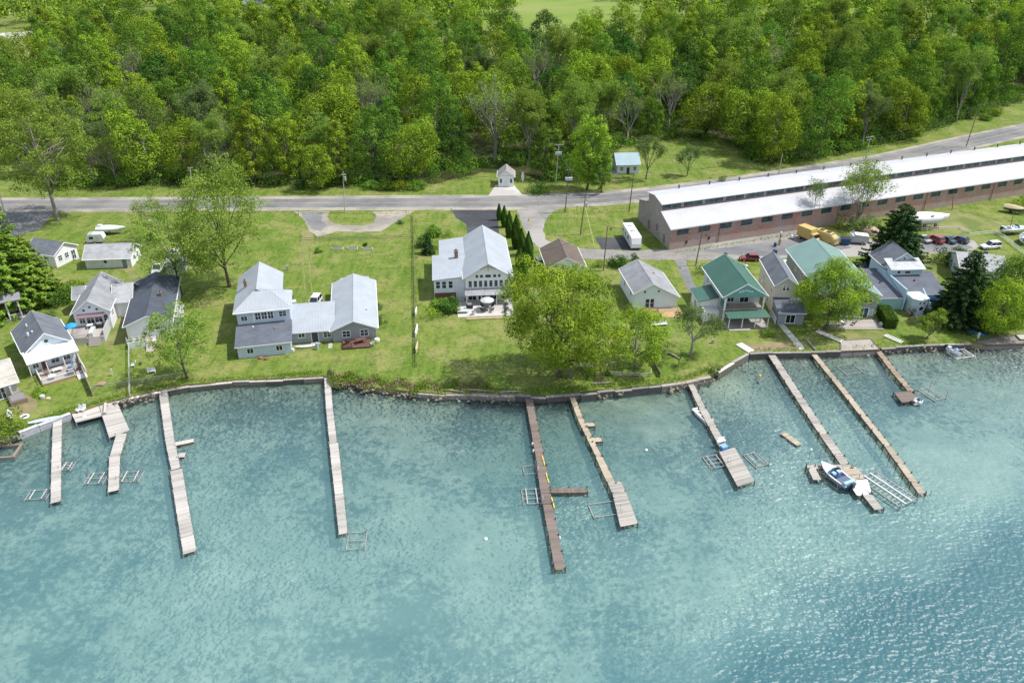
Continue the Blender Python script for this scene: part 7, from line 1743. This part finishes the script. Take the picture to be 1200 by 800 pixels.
fence('wire_fence','pale wire fence beside the dark-roofed cottage down to the seawall',[(152,403),(152.5,440),(153,466)],1.1,mpaint((.55,.56,.55)),2.6,1,'mesh',.04)
fence('wire_fence','low wire fence along the bank at left',[(110,456),(152,451),(217,440),(219,418)],.8,mpaint((.42,.42,.38)),3.0,1,'mesh',.035)
fence('boundary_fence','old overgrown fence line between the two big lawns',[(484,253),(485,290),(486,330),(487,392),(488,430)],1.0,mpaint((.16,.16,.13)),3.2,2,'mesh',.05)
fence('rail_fence','white two-rail fence around the car park at the right',[(1136,277),(1165,274),(1176,280),(1200,299)],.9,TRIM,2.6,2,None,.07)
fence('rail_fence','short white fence behind the parked cars',[(1072,271),(1100,269.5),(1124,268.5),(1137,274)],.8,TRIM,2.8,2,None,.06)
fence('rail_fence','low pale fence on the shore lawn right of the sand patch',[(716,440),(762,441),(763,436)],.7,mpaint((.55,.53,.45)),2.6,2,None,.04)
fence('wooden_fence','dark short fence at the lawn edge beside the small bare-trunked tree',[(764,425),(773,442)],.9,mwood((.10,.08,.07)),1.8,2,'boards')
fence('wooden_fence','low timber edge along the shore path left of the cream cottage',[(944,398),(955,411)],.4,mwood((.40,.39,.37)),1.6,2,'boards')
fence('wire_fence','thin fence along the meadow below the gravel loop',[(352,283),(420,281),(484,279)],.9,mpaint((.25,.25,.21)),3.4,2,None,.035)
# white boards leaning at the boundary fence
for i,(a,b,L,lb) in enumerate([(487.5,368,2.4,'upper white panel leaning on the overgrown boundary fence'),(488,390,3.4,'middle white panel leaning on the overgrown boundary fence'),(488.5,410,2.6,'lower tan panel leaning on the overgrown boundary fence')]):
    tag(place(MB().box(-.06,-L/2,0,.10,L/2,1.0).build('panel',WHITE if i<2 else mpaint((.6,.52,.36))),P(a,b),R(-1)),lb,'panel')
for i,(a,w_,lb) in enumerate([(395.5,2.6,'left white planter box on the lawn below the gravel loop'),(413.5,2.2,'middle white planter box on the lawn below the gravel loop'),(431,2.3,'right white planter box with plants on the lawn below the gravel loop')]):
    t=thing('planter',lb,'planter',P(a,292),R(1)); MB().box(-w_/2,-.3,0,w_/2,.3,.42).build('box',WHITE,t); MB().box(-w_/2+.06,-.24,.421,w_/2-.06,.24,.44).build('soil',mpaint((.08,.06,.04)),t)
# ------------------------------------------------------------------ small things
t=thing('fire_hydrant','yellow hydrant at the road junction','hydrant',P(620,259)); Y=mpaint((.60,.42,.04),.5,.1); MB().cyl(0,0,0,.1,.24,10).build('base',Y,t); MB().tube([(0,0,.1),(0,0,.65),(0,0,.8),(0,0,.92)],[.17,.16,.13,.04],10).build('barrel',Y,t); MB().tube([(-.3,0,.5),(.3,0,.5)],.08,8).build('outlet',Y,t)
t=thing('barrel','blue barrel on the lane before the brick wall','barrel',P(908,289)); MB().tube([(0,0,0),(0,0,.1),(0,0,.5),(0,0,.95)],[.3,.34,.34,.3],12).build('drum',mpaint((.02,.07,.25)),t); MB().cyl(0,0,.952,.97,.26,12).build('lid',DARKM,t)
t=thing('fuel_pump','yellow post with a dark top beside the blue barrel','post',P(913,287)); MB().box(-.22,-.22,0,.22,.22,1.5).build('post',YT,t); MB().tube([(0,0,1.502),(0,0,2.9)],.1,8).build('upper_post',DARKM,t); MB().sphere((0,0,3.05),.24,8,6).build('lamp',WHITE,t)
t=thing('barrel','small dark blue barrel on the lane behind the green-roofed house','barrel',P(850,301)); MB().cyl(0,0,0,.85,.36,12).build('drum',mpaint((.03,.06,.16)),t); MB().cyl(0,0,.852,.9,.38,12).build('lid',DARKM,t)
t=thing('propane_tank','white round tank at the corner of the yellow box truck','tank',P(928,280)); MB().sphere((0,0,.6),.55,12,8,.95).build('tank',WHITE,t); MB().box(-.3,-.3,0,.3,.3,.12).build('foot',DARKM,t)
t=thing('propane_tank','white cylinder tank between the cream cottage and the long teal-roofed house','tank',P(919,311)); MB().sphere((0,0,.75),.6,12,8,1.1).build('tank',WHITE,t); MB().box(-.3,-.3,0,.3,.3,.2).build('foot',DARKM,t)
t=thing('garden_table','pale table on the sand patch under the broad shade tree','table',P(687,431),R(-8)); MB().box(-1.2,-.5,.5,1.2,.5,.6).build('tabletop',mpaint((.62,.66,.70)),t)
for x in (-1,1): MB().box(x-.06,-.4,0,x+.06,.4,.498).build('leg',STEEL,t)
bn=[(330,'x')]
def bench(label,px,py,rz,m,L=1.6):
    t=thing('bench',label,'bench',P(px,py),R(rz)); MB().box(-L/2,-.22,.40,L/2,.22,.46).build('seat',m,t); MB().box(-L/2,.2,.5,L/2,.26,.95).build('backrest',m,t)
    for x in (-L/2+.1,L/2-.1): MB().box(x-.05,-.2,0,x+.05,.2,.398).build('leg',m,t)
bench('white bench beside the brick-coloured deck of the white gabled cottage',772,382,10,WHITE,3.2); bench('light bench at the left bank near the wire fence',178,437,20,WHITE,1.3); bench('dark bench under the yellow green spruce at left',26,371,30,DARKM,1.6)
chair('white lawn chair beside the seawall left of the long kinked dock',P(156,430),R(200),WHITE)
t=thing('ladder_ramp','white ramp lying on the bank right of the grey wooden landing','ramp',P(1047,398),R(-55)); mb=MB()
for y in (-.45,.45): mb.box(-1.7,y-.06,.15,1.7,y+.06,.3)
mb.build('side_rail',TRIM,t); mb=MB()
for k in range(9): mb.box(-1.6+.4*k-.08,-.39,.2,-1.6+.4*k+.08,.39,.26)
mb.build('rungs',TRIM,t)
t=thing('ladder_ramp','white ramp down the bank at the left of the grey wooden landing','ramp',P(972,395),R(-52)); mb=MB()
for y in (-.4,.4): mb.box(-2.6,y-.06,.15,2.6,y+.06,.3)
mb.build('side_rail',TRIM,t); mb=MB()
for k in range(13): mb.box(-2.5+.4*k-.08,-.34,.2,-2.5+.4*k+.08,.34,.26)
mb.build('rungs',TRIM,t)
JUNK=[(342,349,.5,.6,'dark generator box at the corner of the hip-roofed house',(.08,.08,.09)),(345,357,.6,.9,'white propane box at the right wall of the hip-roofed house',(.7,.7,.7)),(331,348,.9,.5,'dark woodpile behind the hip-roofed house',(.10,.08,.06)),(338,347,.4,.8,'grey bin behind the hip-roofed house',(.3,.32,.33)),(442,400,.5,.6,'white tank at the right front corner of the L-shaped house',(.7,.68,.62)),(343,412,.4,.6,'tan box at the corner between the two grey metal-roofed houses',(.6,.55,.48)),(306,420,.4,.3,'terracotta pot before the lower grey wall',(.3,.12,.07)),(312,421,.35,.3,'brown pot before the lower grey wall',(.2,.11,.07)),(372,409,.3,1.3,'blue-grey barrel against the low wing of the L-shaped house',(.35,.42,.48)),(337,317,.25,1.2,'small grey garden post on the meadow',(.4,.4,.38)),(165,427,.25,.5,'dark planter on the lawn right of the wire fence',(.1,.12,.1)),(178,263,.8,1.2,'pale boulder-like covered object near the thin roadside tree',(.5,.47,.4)),(835,402,.3,.8,'grey statue-like garden post on the shore lawn',(.4,.4,.38)),(1032,381,.4,.6,'white cube planter at the hedge block',(.7,.7,.68)),(1147,290.5,.3,.5,'white box behind the silver car',(.7,.7,.7)),(712,437,.3,.8,'dark bin at the low pale fence',(.08,.09,.08)),(1146,396,.2,1.1,'white mooring post at the right end of the long dark seawall',(.7,.7,.7)),(908,297,.5,.9,'dark bin beside the dark red car',(.06,.08,.12)),(132,440,.15,1.3,'pale thin post on the lawn left of the wire fence',(.6,.6,.56)),(119,450,.9,.25,'brown board pile on the bank left of the wire fence',(.3,.22,.13)),(50,466,.4,.5,'grey pot in the yellow green shrub bed',(.5,.5,.5)),(57,468,.35,.35,'tan stone on the lawn before the blue-grey cottage',(.6,.5,.4))]
for i,(a,b,s,hh,lb,c) in enumerate(JUNK):
    nm='planter' if 'pot' in lb.split() or 'planter' in lb else 'garden_post' if 'post' in lb.split() else 'bin' if ('bin' in lb.split() or 'box' in lb.split() or 'barrel' in lb or 'tank' in lb) else 'garden_object'
    mb=MB(); n=12 if 'barrel' in lb or 'pot' in lb or 'tank' in lb else 4; rz_=.3 if n==12 else .785
    ring=lambda r,z: [(r*math.cos(2*math.pi*k/n+rz_),r*math.sin(2*math.pi*k/n+rz_),z) for k in range(n)]
    mb.loft([ring(s*.92,0),ring(s,hh*.15),ring(s,hh*.85),ring(s*.9,hh),ring(s*.6,hh+.03)])
    tag(place(mb.build(nm,mpaint(c,.6,.2)),P(a,b),rnd.uniform(-.4,.4)),lb,nm.replace('_',' '))
# culvert heads / white mailboxes along the road
for i,(a,b,lb) in enumerate([(350,252,'mailbox at the left mouth of the gravel loop'),(476,252,'mailbox at the right mouth of the gravel loop'),(529,250,'mailbox at the dark driveway'),(676,247,'mailbox near the road junction')]):
    t=thing('mailbox',lb,'mailbox',P(a,b)); MB().box(-.05,-.05,-.2,.05,.05,1.0).build('post',DK_OLD,t); MB().box(-.12,-.26,1.002,.12,.26,1.24).build('box',mpaint((.2,.2,.2)),t)
# prototypes that no copy needed
for k in W_KINDS:
    for r_ in W_KINDS[k]:
        if r_.name not in used_proto:
            for c in list(r_.children): bpy.data.objects.remove(c)
            bpy.data.objects.remove(r_)
